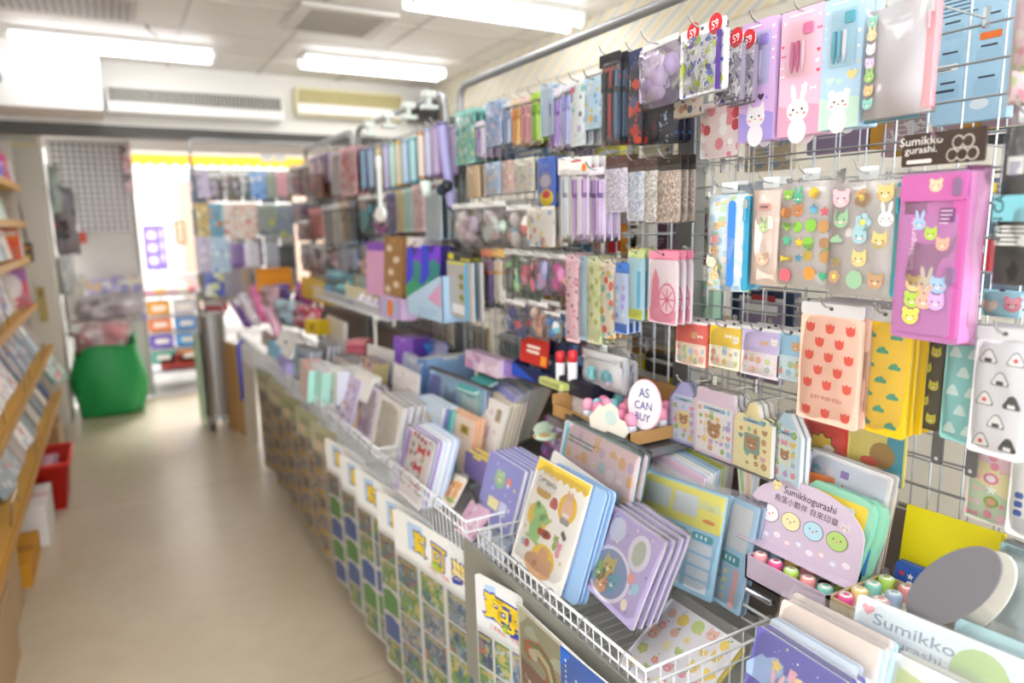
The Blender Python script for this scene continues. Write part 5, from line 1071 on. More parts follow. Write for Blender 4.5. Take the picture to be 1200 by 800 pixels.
def art_purple(m, w, h, y, zc):
    m.flat(rr(0, zc, w*.97, h*.97, .006), y, M('b9acd8'))
    m.flat(ell(-w*.12, zc - h*.18, w*.36, h*.3, 24), y - .0002, M('e6e2f2')); m.flat(ell(-w*.12, zc - h*.18, w*.31, h*.26, 24), y - .0004, M('8a9cc4'))
    for x, z, c, e in ((-.28, -.22, '8fb86a', 'round'), (-.16, -.12, 'c8bc7a', 'cat'), (-.02, -.24, '6ca8c0', 'round'), (-.18, -.32, 'd8a87a', 'long')): bear(m, x*w, zc + z*h, w*.11, y - .0007, c, e)
    m.flat(ell(w*.2, zc + h*.22, w*.17, h*.2, 20), y - .0002, M('dcd8e8')); m.flat(ell(w*.2, zc + h*.22, w*.1, h*.14), y - .0004, M('b4bcae'))
    m.flat(ell(-w*.24, zc + h*.3, w*.14, h*.14), y - .0002, M('cfd4ea'))
    for x, z, c in ((.22, -.06, 'e8a8a0'), (.33, -.12, '9ccce0'), (.26, -.34, 'f2e8da')): m.flat(ell(x*w, zc + z*h, w*.055, n=14), y - .0005, M(c))
    scatter(m, 0, zc, w*.95, h*.95, y - .0001, ['dot', 'star'], ['d8d0ee', 'e8b8cc', '8a7cc0', 'f2e8b8'], .02, 9, .6, (.1, .25))
stand('sticker_set', 'sticker set', 'lilac sticker set with wreath of animal faces in a clear bag', (716, 590), (782, 636), .935, .17, .42, 4, .012, c=['c0b4dc', 'e8e4f0'], art=art_purple, r=.006, flap=.006, film=FILM, group='lilac sticker sets in clear bags')
def art_lemon(m, w, h, y, zc):
    R = random.Random(8)
    scatter(m, 0, zc, w*.94, h*.94, y, ['dot', 'fruit', 'bear', 'heart', 'dot', 'flower'], ['f2e48a', 'f6dc6a', 'f4c8b8', 'c8dc8a', 'f2a8b4', 'f7eec0'], .03, 14, .9, (.26, .46))
    for k in range(22): m.flat(ell(R.uniform(-.46, .46)*w, zc + R.uniform(-.46, .46)*h, .0022, n=8), y, M(R.choice(['e86a6a', 'c8c0ea', 'b4d46a', 'f0a04a'])))
stand('sticker_sheet', 'sticker sheet', 'white sticker sheet dotted with lemons and faces, lying back by the basket divider', (786, 700), (872, 756), .765, .16, .95, 1, c=['f4f2fa', 'e8d870'], art=art_lemon, r=.003, back='d8c85a', film=FILM2, flap=.02)
def art_sched(m, w, h, y, zc):
    m.flat(rr(0, zc + h*.30, w*.96, h*.36, .004), y, M('e6de66')); m.flat(rr(-w*.27, zc + h*.31, w*.3, h*.2, .003), y - .0003, M('c9d2d0')); m.flat(rr(w*.06, zc + h*.31, w*.28, h*.2, .003), y - .0003, M('cfd6da'))
    for k in range(2): m.flat(cloud(w*(.28 + .12*k), zc + h*.35, .012), y - .0003, M('d2d8a0'))
    m.flat(ell(w*.34, zc + h*.21, w*.07, h*.02), y - .0003, M('d8843a'))
    for i in range(3):
        m.flat(rr(w*(-.3 + .3*i), zc + h*.05, w*.24, h*.07, .006), y - .0003, M('3a70b8' if i == 0 else '3fa4b4')); [m.flat(rr(w*(-.36 + .3*i + .05*q), zc + h*.05, w*.025, h*.035, .001), y - .0006, M('e8f2f8')) for q in range(3)]
        for j in range(4): m.flat(rr(w*(-.3 + .3*i), zc - h*(.05 + .12*j), w*.25, h*.095, .003), y - .0003, M('dfe4ea'))
stand('planner_pad', 'planner pad', 'light blue planner pad with yellow band and empty boxes, in clear sleeve', (754, 549), (855, 583), .97, .21, .22, 2, .01, c=['a4d0e8', '9cc8e4'], art=art_sched, r=.005, film=FILM2, group='planner pads')
def art_blue2(m, w, h, y, zc):
    m.flat(rr(0, zc + h*.25, w*.7, h*.4, .004), y, M('d6dadf')); m.flat(rr(-w*.1, zc - h*.05, w*.6, h*.09, .004), y - .0003, M('3fa4b0')); [m.flat(rr(-w*(.26 - .14*q), zc - h*.05, w*.07, h*.04, .001), y - .0006, M('e0f2f4')) for q in range(3)]
    m.flat(rr(w*.16, zc - h*.3, w*.2, h*.36, .003), y - .0003, M('e6b8bc')); [motif(m, 'flower', -w*.2, zc - h*(.18 + .08*k), .006, y - .0004, ['e8d8b0', 'd8e08a', 'c8e0d0', 'e8c8c0'][k]) for k in range(4)]
stand('planner_pad', 'planner pad', 'tall pale blue index pad beside the yellow banded planner', (856, 580), (891, 596), .97, .21, .2, 2, .012, c=['a8d0ea', 'c8c8e8'], art=art_blue2, r=.004, film=FILM2, group='planner pads')
def art_pinkbag(m, w, h, y, zc):
    m.flat(rr(0, zc, w*.96, h*.96, .006), y, M('ecd6dc')); m.flat(rr(-w*.45, zc, w*.06, h*.98, .004), y - .0002, M('8fd0e0'))
    scatter(m, w*.03, zc, w*.9, h*.9, y - .0003, ['bear', 'cloud', 'flower', 'dot'], ['f6e8ec', 'e8b0c0', 'd8c0dc', 'e8c08a', 'f4f0ee', 'c4d8dc'], .034, 15, .9)
    lines(m, -w*.2, zc + h*.38, w*.4, 2, .01, y - .001, '4a6a68', .003)
stand('file_folder', 'folder', 'pale pink folder printed with animals in a glossy sleeve, behind the white sheets', (662, 491), (752, 536), 1.03, .24, .2, 2, .012, c=['ecd4da', 'b4dce4'], art=art_pinkbag, film=FILM2, group='printed folders')
stand('file_folder', 'folder', 'mint green folded strip rising behind the pale pink folder', (668, 485), (742, 520), 1.026, .2, .2, 1, .01, c=['c0e4c4', 'a8dcd0'], wrap=False, t=.004)
# little books in the raised tray behind
LB = ['e2c2d8', 'd8e8f4', 'f0ece4', 'c4ddf0', 'b4d4ec', 'd8e25a', 'f2efe6', 'd8d6c8', 'e8cfe0']
for k, c in enumerate(LB):
    stand('small_notebook', 'notebook', f'{["orchid pink","ice blue","ivory","pale azure","sky blue","lime yellow","off white","greige","blush"][k]} pocket notebook, {ORD[k]} in the upright row behind the planner pads',
          (766 + 5.2*k, 527 - 1.6*k), (826 - .6*k + 4.6*k, 561 - 2.6*k), .985, .1, .12, 1, kind='book', c=[c, c], t=.0075, group='pocket notebooks behind the planner pads', art=(lambda m, w, h, y, zc: (m.flat(rr(0, zc + h*.1, w*.8, h*.5, .004), y, M('e9dcea')), scatter(m, 0, zc + h*.1, w*.7, h*.4, y - .0003, ['bear', 'heart'], ['c8a8c0', 'f0e0d0'], .02, 4))) if k == 0 else None)
stand('small_notebook', 'notebook', 'cream and green bear print pocket notebook in front of the upright row', (788, 537), (822, 552), .98, .08, .14, 1, kind='book', c=['efe2cc', 'efe2cc'], t=.008, art=lambda m, w, h, y, zc: (m.flat(rr(-w*.3, zc, w*.38, h*.95, .002), y, M('a8cc5a')), scatter(m, w*.1, zc, w*.6, h*.8, y - .0003, ['bear', 'flower'], ['d8a070', 'c8d890', 'e8b8a0'], .016, 6)), group='pocket notebooks behind the planner pads')
for k in range(3):
    A = onZ(868 + 9*k, 549 + 4*k, 1.0); m = MB(); m.prism(rr(0, -.03, .014, .075, .002), 0, .004, M(['f4f4ea', 'e9efd8', 'f0ece4'][k])); m.flat(rr(0, -.02, .008, .05, .001), -.0004, M(['b8d09a', 'f2c8b8', 'c8d8e8'][k]))
    o = m.build('page_marker'); o.matrix_world = face_at(A.x, A.y, A.z, .3, .25, -.25 + .1*k); tag(o, f'thin {["white and green","pale green","ivory"][k]} page marker fanned beside the yellow house memo pad', 'page marker', 'page markers')

# ---------- basket of purple notebooks and red bow cards
def art_pn(m, w, h, y, zc):
    m.flat(ell(-w*.05, zc + h*.18, w*.16, h*.14), y, M('8fb4a0')); bear(m, -w*.05, zc + h*.2, w*.1, y - .0004, 'a8c89a'); m.flat(rr(w*.2, zc + h*.22, w*.12, h*.1, .003), y, M('e08a7a')); m.flat(rr(-w*.08, zc - h*.2, w*.3, h*.16, .004), y, M('e8e2a8')); m.flat(rr(w*.2, zc - h*.2, w*.2, h*.2, .004), y, M('c8d0ea')); scatter(m, 0, zc, w*.9, h*.9, y - .0001, ['star', 'dot'], ['b8bcf0', 'e8d8f0', 'f0d080'], .03, 5, .6, (.1, .2))
stand('notebook', 'notebook', 'periwinkle notebook with green animal cover, frontmost of the white edged row', (575, 527), (615, 552), .90, .17, .3, 6, .014, kind='book', c=['8f90cc', 'c8c8e8'], t=.012, art=art_pn, page='f6f4f6', group='periwinkle notebooks')
def art_red(m, w, h, y, zc):
    m.flat(rr(w*.05, zc, w*.84, h*.94, .006), y, M('e6dede')); scatter(m, 0, zc + h*.1, w*.8, h*.8, y - .0002, ['rect', 'dot', 'bow', 'heart'], ['8a8088', 'c83a44', 'f4f0f0', 'a8b890', 'e8c8cc'], .026, 16, .9)
    for k in range(3): motif(m, 'bow', w*.12, zc + h*(.28 - .26*k), w*.13, y - .0008, 'd4323e')
    m.flat(rr(-w*.4, zc, w*.18, h*.96, .004), y - .0003, M('b9a4dc'))
stand('rounded_card', 'card', 'rounded card with red bows and grey print, frontmost of its fan', (478, 498), (512, 520), .885, .2, .3, 1, c=['e8e0e4', 'b8d0ea'], art=art_red, r=.012, flap=.004, group='rounded bow cards')
for k, c in enumerate(['e4dcea', 'b49ad4', 'eaf0f4', 'd8e4f0', 'f2f2f4', 'c4d4ec', 'e8eef4', 'b4c8e8']):
    stand('rounded_card', 'card', f'rounded {["pearl","violet","ice white","pale blue","white","powder blue","frost","cornflower"][k]} card, {ORD[k]} behind the red bow card', (483 + 3.2*k, 497 - .6*k), (515 + 3.4*k, 518.5 - .5*k), .886 + .002*k, .2, .3, 1, c=[c, c], r=.012, wrap=False, t=.004, group='rounded bow cards')
stand('small_box', 'box', 'small yellow topped purple box between the bow cards and periwinkle notebooks', (546, 527), (573, 543), .84, .07, .15, 2, .022, kind='block', c=['8a78b4', '9a8ac0'], lid='ecd45a', t=.02, group='yellow topped boxes')
def art_orange(m, w, h, y, zc): [bear(m, x*w, zc + z*h, w*.2, y, c, 'round', True) for x, z, c in ((-.22, .1, 'e8a050'), (.2, .15, 'f0b870'))]; m.flat(ell(.1*w, zc - h*.34, w*.3, h*.08), y, M('b8d07a'))
stand('sticker_card', 'card', 'small white card with orange bears lying low beside the bow cards', (532, 553), (548, 562), .80, .085, .6, 1, c=['f4ece0', 'e8e4dc'], art=art_orange, w=.075)
stand('sticker_card', 'card', 'black card with gold lettering lying beside the orange bear card', (552, 573), (570, 566), .80, .07, .5, 1, w=.11, c=['2c2622', '2c2622'], art=lambda m, w, h, y, zc: [m.flat(rot2(rr(w*(-.2 + .2*q), zc, w*.06, h*.4, .002), w*(-.2 + .2*q), zc, .5*(-1)**q), y, M('c8903c')) for q in range(3)])
stand('sticker_card', 'card', 'pale pink card leaning on the basket rim under the periwinkle notebooks', (552, 585), (578, 600), .765, .09, .7, 1, w=.1, c=['eac0dc', 'e0b0d0'], print=pr('ecc4de', ['f4e4f0', 'd898c0'], 50))
stand('foil_bag', 'bag', 'crumpled silver blue foil bag in the corner of the bow card basket', (566, 610), (606, 628), .735, .09, .9, 1, w=.12, kind='bag', c=['aab8cc', 'c8d4e4'], t=.04, print=P('a8b4c8', ['dfe8f2', '8a98b4', 'c4d0e2'], 50, .5, kind='blobs', rough=.15))
def art_silver(m, w, h, y, zc): m.flat(rot2(rr(0, zc + h*.2, w*.6, h*.1, .003), 0, zc + h*.2, -.4), y, M('4a4a52')); m.flat(rot2(rr(0, zc + h*.2, w*.3, h*.06, .003), 0, zc + h*.2, -.4), y - .0003, M('e8c89a')); m.flat(rr(0, zc - h*.2, w*.7, h*.3, .004), y, M('b8d0e8'))
stand('notebook', 'notebook', 'silver blue notebook with tilted bar print, between white notebooks and the red bow cards', (490, 462), (519, 478), .925, .17, .22, 4, .012, kind='book', c=['c4d4e4', 'd8e4f0'], art=art_silver, t=.011, group='silver blue notebooks')
for k, c in enumerate(['7a4ca0', '9a8ad0', '4fb0b4', '8acfd0']):
    stand('notebook', 'notebook', f'{["deep purple","lavender","teal","pale aqua"][k]} spined notebook, {ORD[k]} beside the silver blue ones', (516 + 3*k, 474 + 1.0*k), (522 + 3*k, 479 + 1.0*k), .92, .16, .2, 1, kind='book', w=.06, c=[c, c], t=.009, page=c, group='coloured spined notebooks')
def art_peach(m, w, h, y, zc): m.flat([(-w*.49, zc - h*.49), (w*.2, zc - h*.49), (w*.0, zc - h*.2), (-w*.49, zc + h*.0)], y, M('6fb8c0')); m.flat(rr(w*.22, zc + h*.28, w*.3, h*.16, .003), y, M('c8a040')); m.flat(rr(w*.22, zc + h*.28, w*.14, h*.1, .003), y - .0003, M('6a7a30'))
stand('notebook', 'notebook', 'peach notebook with teal corner and gold square, in front of the holographic pouch', (524, 478), (556, 494), .915, .17, .18, 3, .012, kind='book', c=['f0d8c4', 'f0b48c'], art=art_peach, t=.011, page='f2c4a0', group='peach notebooks')
def art_holo(m, w, h, y, zc):
    m.flat(rr(-w*.38, zc + h*.1, w*.22, h*.7, .004), y, M('7f88d4')); bear(m, -w*.08, zc + h*.12, w*.12, y, '7a94b8', 'cat', True); bear(m, w*.26, zc + h*.1, w*.15, y, 'd4ecf0', 'cat', True); m.flat(rr(w*.27, zc + h*.05, w*.36, h*.8, .006), y + .0002, M('9fdce6'))
stand('gift_pouch', 'pouch', 'glossy sky blue gift pouch with cat print, standing behind the peach notebook', (503, 432), (571, 458), .985, .24, .12, 2, .014, c=['a4cdf0', 'b8aee0'], art=art_holo, film=FILM2, group='glossy sky blue gift pouches')
stand('carton', 'box', 'pale blue carton with silver sash, tilted at the back of the blue pouches', (500, 421), (544, 415), 1.01, .1, .1, 1, kind='block', w=.2, t=.08, c=['8fb4de', '6a8cc0'], lid='e0e2e0')
stand('carton', 'box', 'blue carton with open silver lid beside the purple gift bag', (473, 412), (494, 428), .985, .12, .18, 1, kind='block', c=['b8c8e0', '5a84b8'], lid='dfe6ee', t=.04)
def art_cream(m, w, h, y, zc): scatter(m, 0, zc, w*.8, h*.8, y, ['bear', 'cloud'], ['e8dcd0', 'd8ccd8', 'f0e8d8'], .04, 3, .8); m.flat(rr(w*.3, zc + h*.3, w*.2, h*.2, .004), y - .0004, M('a0917c'))
stand('notepad', 'notebook', 'cream notepad with faint animal print, frontmost beside the spiral notebooks', (566, 461), (594, 476), .965, .19, .3, 1, kind='book', c=['f0ece8', 'e0d8d0'], art=art_cream, t=.012, page='f4f0e6', group='cream notepads')
for k, c in enumerate(['d8d0c0', 'f0e4d4', 'e8dcc8', 'd4ccbc', 'c8b8b4']):
    stand('notepad', 'notebook', f'{["stone","cream","sand","pale olive","mauve grey"][k]} notepad, {ORD[k]} behind the faint animal one', (571 + 4.6*k, 459 - 1.0*k), (598 + 4.6*k, 474.5 - 1.0*k), .967, .19, .3, 1, kind='book', c=[c, c], t=.009, page='f2ead8', group='cream notepads')
for k, c in enumerate(['9a98d8', 'c4c8e8', '8a94c8', 'd8d0c0', '6fb4c8', 'e2c8b8', 'b4bca8', 'aab89c', 'c4ccb0', 'e8b8a0']):
    stand('spiral_notebook', 'notebook', f'{["lilac","pale lavender","slate violet","greige","turquoise","shell pink","sage","moss grey","pale sage","peach"][k]} spiral notebook, {ORD[k]} in the row leaning before the dark blue tray', (580 + 6.6*k, 444 - .9*k), (606 + 4.6*k, 462 - 1.7*k), .99 + .002*k, .2, .42, 1, kind='book', c=[c, c], t=.008, spiral=True, page='e4dcd0', group='spiral notebooks')
stand('notebook', 'notebook', 'teal edged file lying across the top of the spiral notebooks', (562, 438), (590, 447), 1.0, .1, 1.3, 1, kind='book', w=.12, c=['4fb0ac', '5ab8b4'], t=.012, page='dfe9e8')
p = onZ(640, 512, .93); m = MB(); m.lathe([(.036, 0), (.037, .004), (.03, .01), (.0, .012)], P('cfe0c8', ['e8dcc0', '8ac0b8', 'c8a870'], 30, .5), n=18); m.prism(ell(0, .02, .03, .02), .012, .016, M('d8ecd8')); o = m.build('round_sticker_tub', loc=p); tag(o, 'round green topped sticker tub behind the periwinkle notebooks', 'tub')
stand('toy_bag', 'toy bag', 'purple toy bag standing in the dark gap beside the spiral notebooks', (634, 486), (662, 497), .93, .14, .1, 1, kind='bag', c=['8a6ab0', 'c87ac0'], t=.05, print=pr('9078b4', ['c8a8d8', 'e05aa8', '6a5494', 'd8d0e4'], 45, .5, 'blobs'))

# ---------- basket of lavender packs and white notebooks
def art_lav(m, w, h, y, zc): scatter(m, 0, zc + h*.15, w*.85, h*.6, y, ['flower', 'cloud', 'bear'], ['e8e0ea', 'c8b8d4', 'd8d4c8', 'efe6f0'], .03, 21, .9); motif(m, 'bow', w*.05, zc - h*.25, w*.2, y - .0004, 'c898c8')
stand('notebook_pack', 'notebook', 'pale lavender pack with bow print, second from the mint boxes', (418, 440), (447, 459), .90, .2, .26, 2, .016, c=['d6cae0', 'e4dcec'], art=art_lav, t=.014, film=FILM2, group='lavender packs')
for k, c in enumerate(['c8bcd8', 'f2d8a8', '8f94d0', 'dfe0ec']):
    stand('notebook_pack', 'notebook', f'{["lavender","pale gold","periwinkle","pearl"][k]} thin pack, {ORD[k]} in the bunch beside the mint boxes', (400 + 5.5*k, 432 - .6*k), (424 + 4.6*k, 448 - .8*k), .90, .2, .3, 1, c=[c, c], t=.008, wrap=False, art=(lambda m, w, h, y, zc: scatter(m, 0, zc, w*.8, h*.8, y, ['rect', 'star', 'heart'], ['a83a50', 'e8e0f0', 'c8a040', '8a84c0'], .035, 6, .8)) if k == 0 else None, group='lavender packs')
stand('notebook', 'notebook', 'cream covered notebook, frontmost of the tall white edged stack', (446, 459), (474, 478), .91, .2, .24, 5, .016, kind='book', c=['e4e0d8', 'dfe0ea'], t=.014, art=lambda m, w, h, y, zc: scatter(m, 0, zc, w*.8, h*.8, y, ['cloud', 'flower'], ['d4ccc0', 'efeae0', 'ccd0c4'], .04, 8), page='f0eef6', wrap=True, group='tall cream notebooks')
stand('greeting_card', 'card', 'plain pearl white card standing up behind the cream notebooks', (461, 424), (492, 440), .975, .14, .1, 1, c=['e8e2e0', 'f0eef0'], wrap=False, t=.004, art=lambda m, w, h, y, zc: scatter(m, 0, zc, w*.9, h*.9, y, ['cloud'], ['ded6d2', 'f2eeea'], .04, 4))
stand('greeting_card', 'card', 'grey white card standing up before the purple gift bag', (430, 402), (462, 411), .985, .14, .1, 1, c=['dcd8d2', 'e8e6e2'], wrap=False, t=.004)
stand('comic_book', 'book', 'small comic book with brown and blue cover beside the grey white card', (422, 416), (441, 426), .95, .11, .2, 4, .014, kind='book', c=['b89484', '5a74c0'], t=.012, print=pr('c8a490', ['8a5a4a', 'e8d0c0', '4a5a94'], 30, .5), page='e8d46a', group='comic books')
stand('notepad', 'notebook', 'white rounded notepad in front of the comic books', (417, 432), (437, 443), .93, .1, .3, 3, .012, kind='book', c=['ecebe4', 'e0e4d8'], t=.01, r=.012, group='white rounded notepads')
stand('gift_bag', 'bag', 'purple gift bag with sky blue block, behind the white cards', (461, 394), (484, 397), 1.04, .14, .05, 1, kind='block', c=['8a5cc0', '7a4cb4'], lid='a880d4', t=.1)
stand('gift_bag', 'bag', 'clear bag with bright blue base beside the purple gift bag', (484, 392), (516, 402), 1.03, .11, .1, 1, kind='bag', c=['8fa8e8', 'c8c0ec'], t=.07, print=pr('b8b4e0', ['4aa0ec', '3c94e8', 'd8d8f0'], 14, .6))

# ---------- pink and mint boxes
stand('small_box', 'box', 'pink topped mint box, frontmost beside the blue edged folder', (352, 420), (362, 434), .90, .14, .12, 3, .03, kind='block', c=['dfc0b8', '9fd8cc'], lid='f0b4b0', t=.028, group='pink and mint boxes')
stand('small_box', 'box', 'mint green box with orange label, beside the pink topped box', (362, 424), (378, 437), .905, .14, .12, 2, .045, kind='block', c=['b4dcd0', 'a4d4c8'], lid='e8e4ea', t=.04, art=lambda m, w, h, y, zc: m.flat(ell(0, zc + h*.2, w*.16, h*.1), y, M('d89a70')), group='pink and mint boxes')
stand('small_box', 'box', 'white box with grey side, beside the mint green box', (383, 428), (396, 436), .915, .14, .1, 2, .06, kind='block', c=['d8dcd0', 'd4d8e4'], lid='eef0f0', t=.055, group='pink and mint boxes')
stand('toy_bag', 'toy bag', 'small crinkled bag with white top in front of the white box', (372, 438), (390, 450), .86, .12, .1, 1, kind='bag', c=['dccfd2', 'f4f4f4'], t=.04, print=pr('dccfd4', ['b88a98', 'f0e8ea', 'c8a0b0'], 40))
stand('storybook', 'book', 'tall white book with plum spine standing over the mint boxes', (382, 368), (403, 378), 1.01, .17, .08, 1, kind='book', c=['ece6dc', '9a6a88'], t=.02, art=lambda m, w, h, y, zc: scatter(m, 0, zc, w*.7, h*.7, y, ['flower', 'cloud'], ['e0d4c4', 'd8c0b4', 'c8d0b8'], .05, 5), page='f6f2ee')
stand('small_box', 'box', 'bright yellow box beside the tall white book', (357, 374), (374, 376), .99, .08, .05, 1, kind='block', c=['e8c82c', 'd8b81c'], lid='f0d84a', t=.07, art=lambda m, w, h, y, zc: m.flat(rr(0, zc, w*.3, h*.5, .003), y, M('b8902a')))
for k in range(3):
    stand('small_box', 'box', f'{["rose","raspberry","coral pink"][k]} flat box, {["lowest","middle","topmost"][k]} of the pile beside the tall white book', (405, 411 - 6*k), (428, 412 - 6*k), .93 + .018*k, .016, 0, 1, kind='block', c=[['c8707e', 'b85a6c', 'd88a90'][k]]*2, t=.09, group='flat pink boxes')
stand('greeting_card', 'card', 'ice blue card beside the row of mint boxes', (345, 405), (366, 413), .93, .12, .15, 3, .02, c=['bfdcf0', 'e8f0f6'], t=.008, art=lambda m, w, h, y, zc: m.flat(rr(0, zc + h*.2, w*.5, h*.12, .003), y, M('5aa0dc')), group='ice blue cards')
stand('greeting_card', 'card', 'pearl blue card between the ice blue ones and the tall white book', (372, 398), (386, 406), .95, .12, .15, 3, .02, c=['d0d6e4', 'e4e4ee'], t=.01, group='ice blue cards')
stand('card_pack', 'card', 'beige card pack, frontmost before the comic books', (392, 417), (411, 427), .925, .11, .22, 4, .014, c=['e8d8c4', 'e4e4ea'], t=.01, print=pr('e6d8c8', ['d0b49a', 'f0e8dc', 'c8a8a0'], 40), group='beige card packs')
stand('folder_board', 'folder', 'white board edged in bright blue, at the pink wand end of the mint boxes', (333, 402), (349, 410), .90, .16, .1, 2, .03, c=['dfe8f4', '2a5cc8'], t=.008, art=lambda m, w, h, y, zc: m.flat(rr(w*.4, zc, w*.18, h*.96, .002), y, M('2a5cc8')), group='blue edged boards')

# ---------- pink wands, gift bags, rolls at the entrance end
def roll_at(name, cat, label, px0, z0, px1, z1, x, r, col, cap):
    a = onX(*px0, x); b = onX(*px1, x); d = b - a; L = d.length
    q = Vector((0, 0, 1)).rotation_difference(d.normalized()).to_matrix().to_4x4(); q.translation = a
    t = thing(name, label, cat, q, 'rolls and wands at the entrance end')
    m = MB(); m.lathe([(r*.9, 0), (r, .004), (r, L - .004), (r*.9, L)], M(col, .35, coat=.3), n=14); m.build('roll_body', t)
    m = MB(); m.lathe([(r*.6, L - .002), (r*1.04, L - .001), (r*1.04, L + .012), (r*.7, L + .016)], M(cap, .35), n=14); m.build('end_cap', t)
roll_at('wrapping_roll', 'roll', 'hot pink roll leaning at the entrance end of the baskets', (313, 372), 0, (299, 342), 0, .82, .045, 'f07ab4', 'f8a8cc')
roll_at('wrapping_roll', 'roll', 'white roll leaning beside the hot pink roll', (301, 376), 0, (285, 350), 0, .78, .04, 'f0eaf2', 'ffffff')
roll_at('wrapping_roll', 'roll', 'purple roll leaning beside the white roll', (291, 378), 0, (275, 354), 0, .75, .04, '7a4ca0', '9a6ac0')
roll_at('fairy_wand', 'wand', 'long pale pink wand box slanting over the basket rim', (334, 408), 0, (316, 364), 0, .78, .03, 'e8b0cc', 'f4d0e0')
roll_at('marker_tube', 'tube', 'bright blue tube upright behind the pale pink wand', (320, 372), 0, (314, 348), 0, .9, .04, '3a5ce0', '5a8cf4')
stand('gift_bag', 'bag', 'ice blue gift bag upright beside the shiny red bag', (318, 350), (341, 352), 1.06, .16, .08, 1, kind='bag', c=['bcd8e4', 'd8e8f0'], t=.06)
stand('gift_bag', 'bag', 'shiny red and pink wrapped bag behind the ice blue bag', (342, 356), (368, 360), 1.05, .14, .15, 1, kind='bag', c=['d83a6a', 'e87aa0'], t=.09, print=P('d8406a', ['f0a0bc', 'c82a4a', 'f8d8e4'], 22, .5, kind='blobs', rough=.2))
stand('gift_bag', 'bag', 'violet gift bag topped with blue, behind the red wrapped bag', (324, 334), (341, 332), 1.13, .12, .1, 1, kind='bag', c=['7a5cd0', '5a4cc0'], t=.07)
stand('gift_bag', 'bag', 'magenta and violet gift bag beside the yellow tray', (343, 330), (360, 332), 1.14, .14, .1, 1, kind='bag', c=['c84cb0', '8a4cc8'], t=.07)
stand('clear_bag', 'bag', 'clear bag of pale pink puffs beside the orange folder', (304, 334), (320, 336), 1.13, .14, .1, 1, kind='bag', c=['e4c0cc', 'd8a0b8'], t=.07)
stand('card_wallet', 'folder', 'large orange folder standing at the entrance end', (299, 315), (341, 313), 1.22, .16, .08, 1, kind='book', c=['f09a1c', 'e08a10'], t=.02, art=lambda m, w, h, y, zc: m.flat(rr(0, zc + h*.36, w*.94, h*.1, .003), y, M('d8860f')))
stand('notebook', 'notebook', 'white paper block sloping behind the pale pink wand', (330, 386), (348, 400), .94, .1, .5, 3, .02, kind='book', c=['e4e4e0', 'd8dce0'], t=.014, group='white paper blocks')
stand('small_box', 'box', 'light blue box under the pale pink wand', (315, 398), (328, 408), .87, .07, .2, 1, kind='block', c=['7ac4ec', '9ad4f0'], t=.06)
stand('small_box', 'box', 'lavender box beside the light blue box', (326, 415), (336, 424), .84, .07, .2, 1, kind='block', c=['a898dc', 'b8ace4'], t=.05)
stand('toy_bag', 'toy bag', 'red and white toy bag behind the light blue box', (306, 386), (318, 394), .89, .08, .2, 1, kind='bag', c=['c85a5a', 'f0e0d8'], t=.05, print=pr('e8dcd4', ['c83a3a', '5a9a5a', 'e8b0a0'], 35))
stand('display_box', 'box', 'red and white carton atop the steel bin', (238, 352), (260, 352), .96, .085, 0, 1, kind='block', c=['e8e4e4', 'c83a44'], lid='f4f0f0', t=.08, art=lambda m, w, h, y, zc: m.flat(rr(0, zc - h*.2, w*.9, h*.4, .002), y, M('c8303c')))

# ---------- upper basket on the grid in the third bay
UX, UZ = .95, 1.11
ya = onX(366, 345, UX).y; yb2 = onX(454, 374, UX).y
t = thing('wire_basket', 'white wire basket hung high on the grid below the tubes', 'basket', Matrix.Translation((UX, yb2, UZ)))
w = XP - UX - .01; d = ya - yb2
m = MB()
for z in (.0, .05): m.tube([(0, 0, z), (w, 0, z), (w, d, z), (0, d, z)], .0035, WIREWHITE, 6, True)
m.build('rim', t)
m = MB()
for k in range(int(d/.03)): y = .01 + k*.03; m.tube([(0, y, .05), (0, y, 0), (w, y, 0)], .0018, WIREWHITE, 4)
for k in range(1, 6): m.tube([(w*k/6, 0, .05), (w*k/6, 0, 0), (w*k/6, d, 0)], .0018, WIREWHITE, 4)
m.build('wire_mesh', t)
def ub(name, cat, label, x0, x1, yt, yb, xf=1.0, t=.05, c=('ffffff',), kind='block', lean=.06, yaw=0, **o):
    ym = (yt+yb)/2; a = onX(x0, ym, xf).y; b = onX(x1, ym, xf).y; zt = onX((x0+x1)/2, yt, xf).z; h = zt - onX((x0+x1)/2, yb, xf).z
    NHANG[0] += 1; r = thing(name, label, cat, face_at(xf, (a+b)/2, zt, yaw, lean)); o.update(c=list(c), t=t, s=NHANG[0]); KS[kind](r, a - b, h, o); return r
G3 = 'upper wire basket'
ub('display_tray', 'tray', 'yellow tray at the far end of the upper wire basket', 354, 384, 328, 352, 1.0, .06, ('e8c020', 'd8b010'))
ub('gift_bag', 'bag', 'cream fur pouch standing in the yellow tray', 362, 382, 308, 332, 1.03, .05, ('e4dcd0', 'd8d0c4'), 'bag')
ub('gift_bag', 'bag', 'turquoise striped bag in the upper wire basket beside the yellow tray', 378, 408, 316, 350, .99, .05, ('8ad4d8', '4aa8d8'), 'bag', print=P('a0dcdc', ['5ab0e0', '7ac8d0', 'd8f0f0'], 30, .5, kind='bands'))
ub('gift_bag', 'bag', 'pale pink pouch above the turquoise striped bag', 382, 402, 294, 318, 1.03, .05, ('ecc8d4', 'e0d0d8'), 'bag')
ub('slim_carton', 'carton', 'pale blue slim carton behind the cream dispenser', 408, 418, 290, 318, 1.04, .03, ('a8c0ec', 'b8d0f0'))
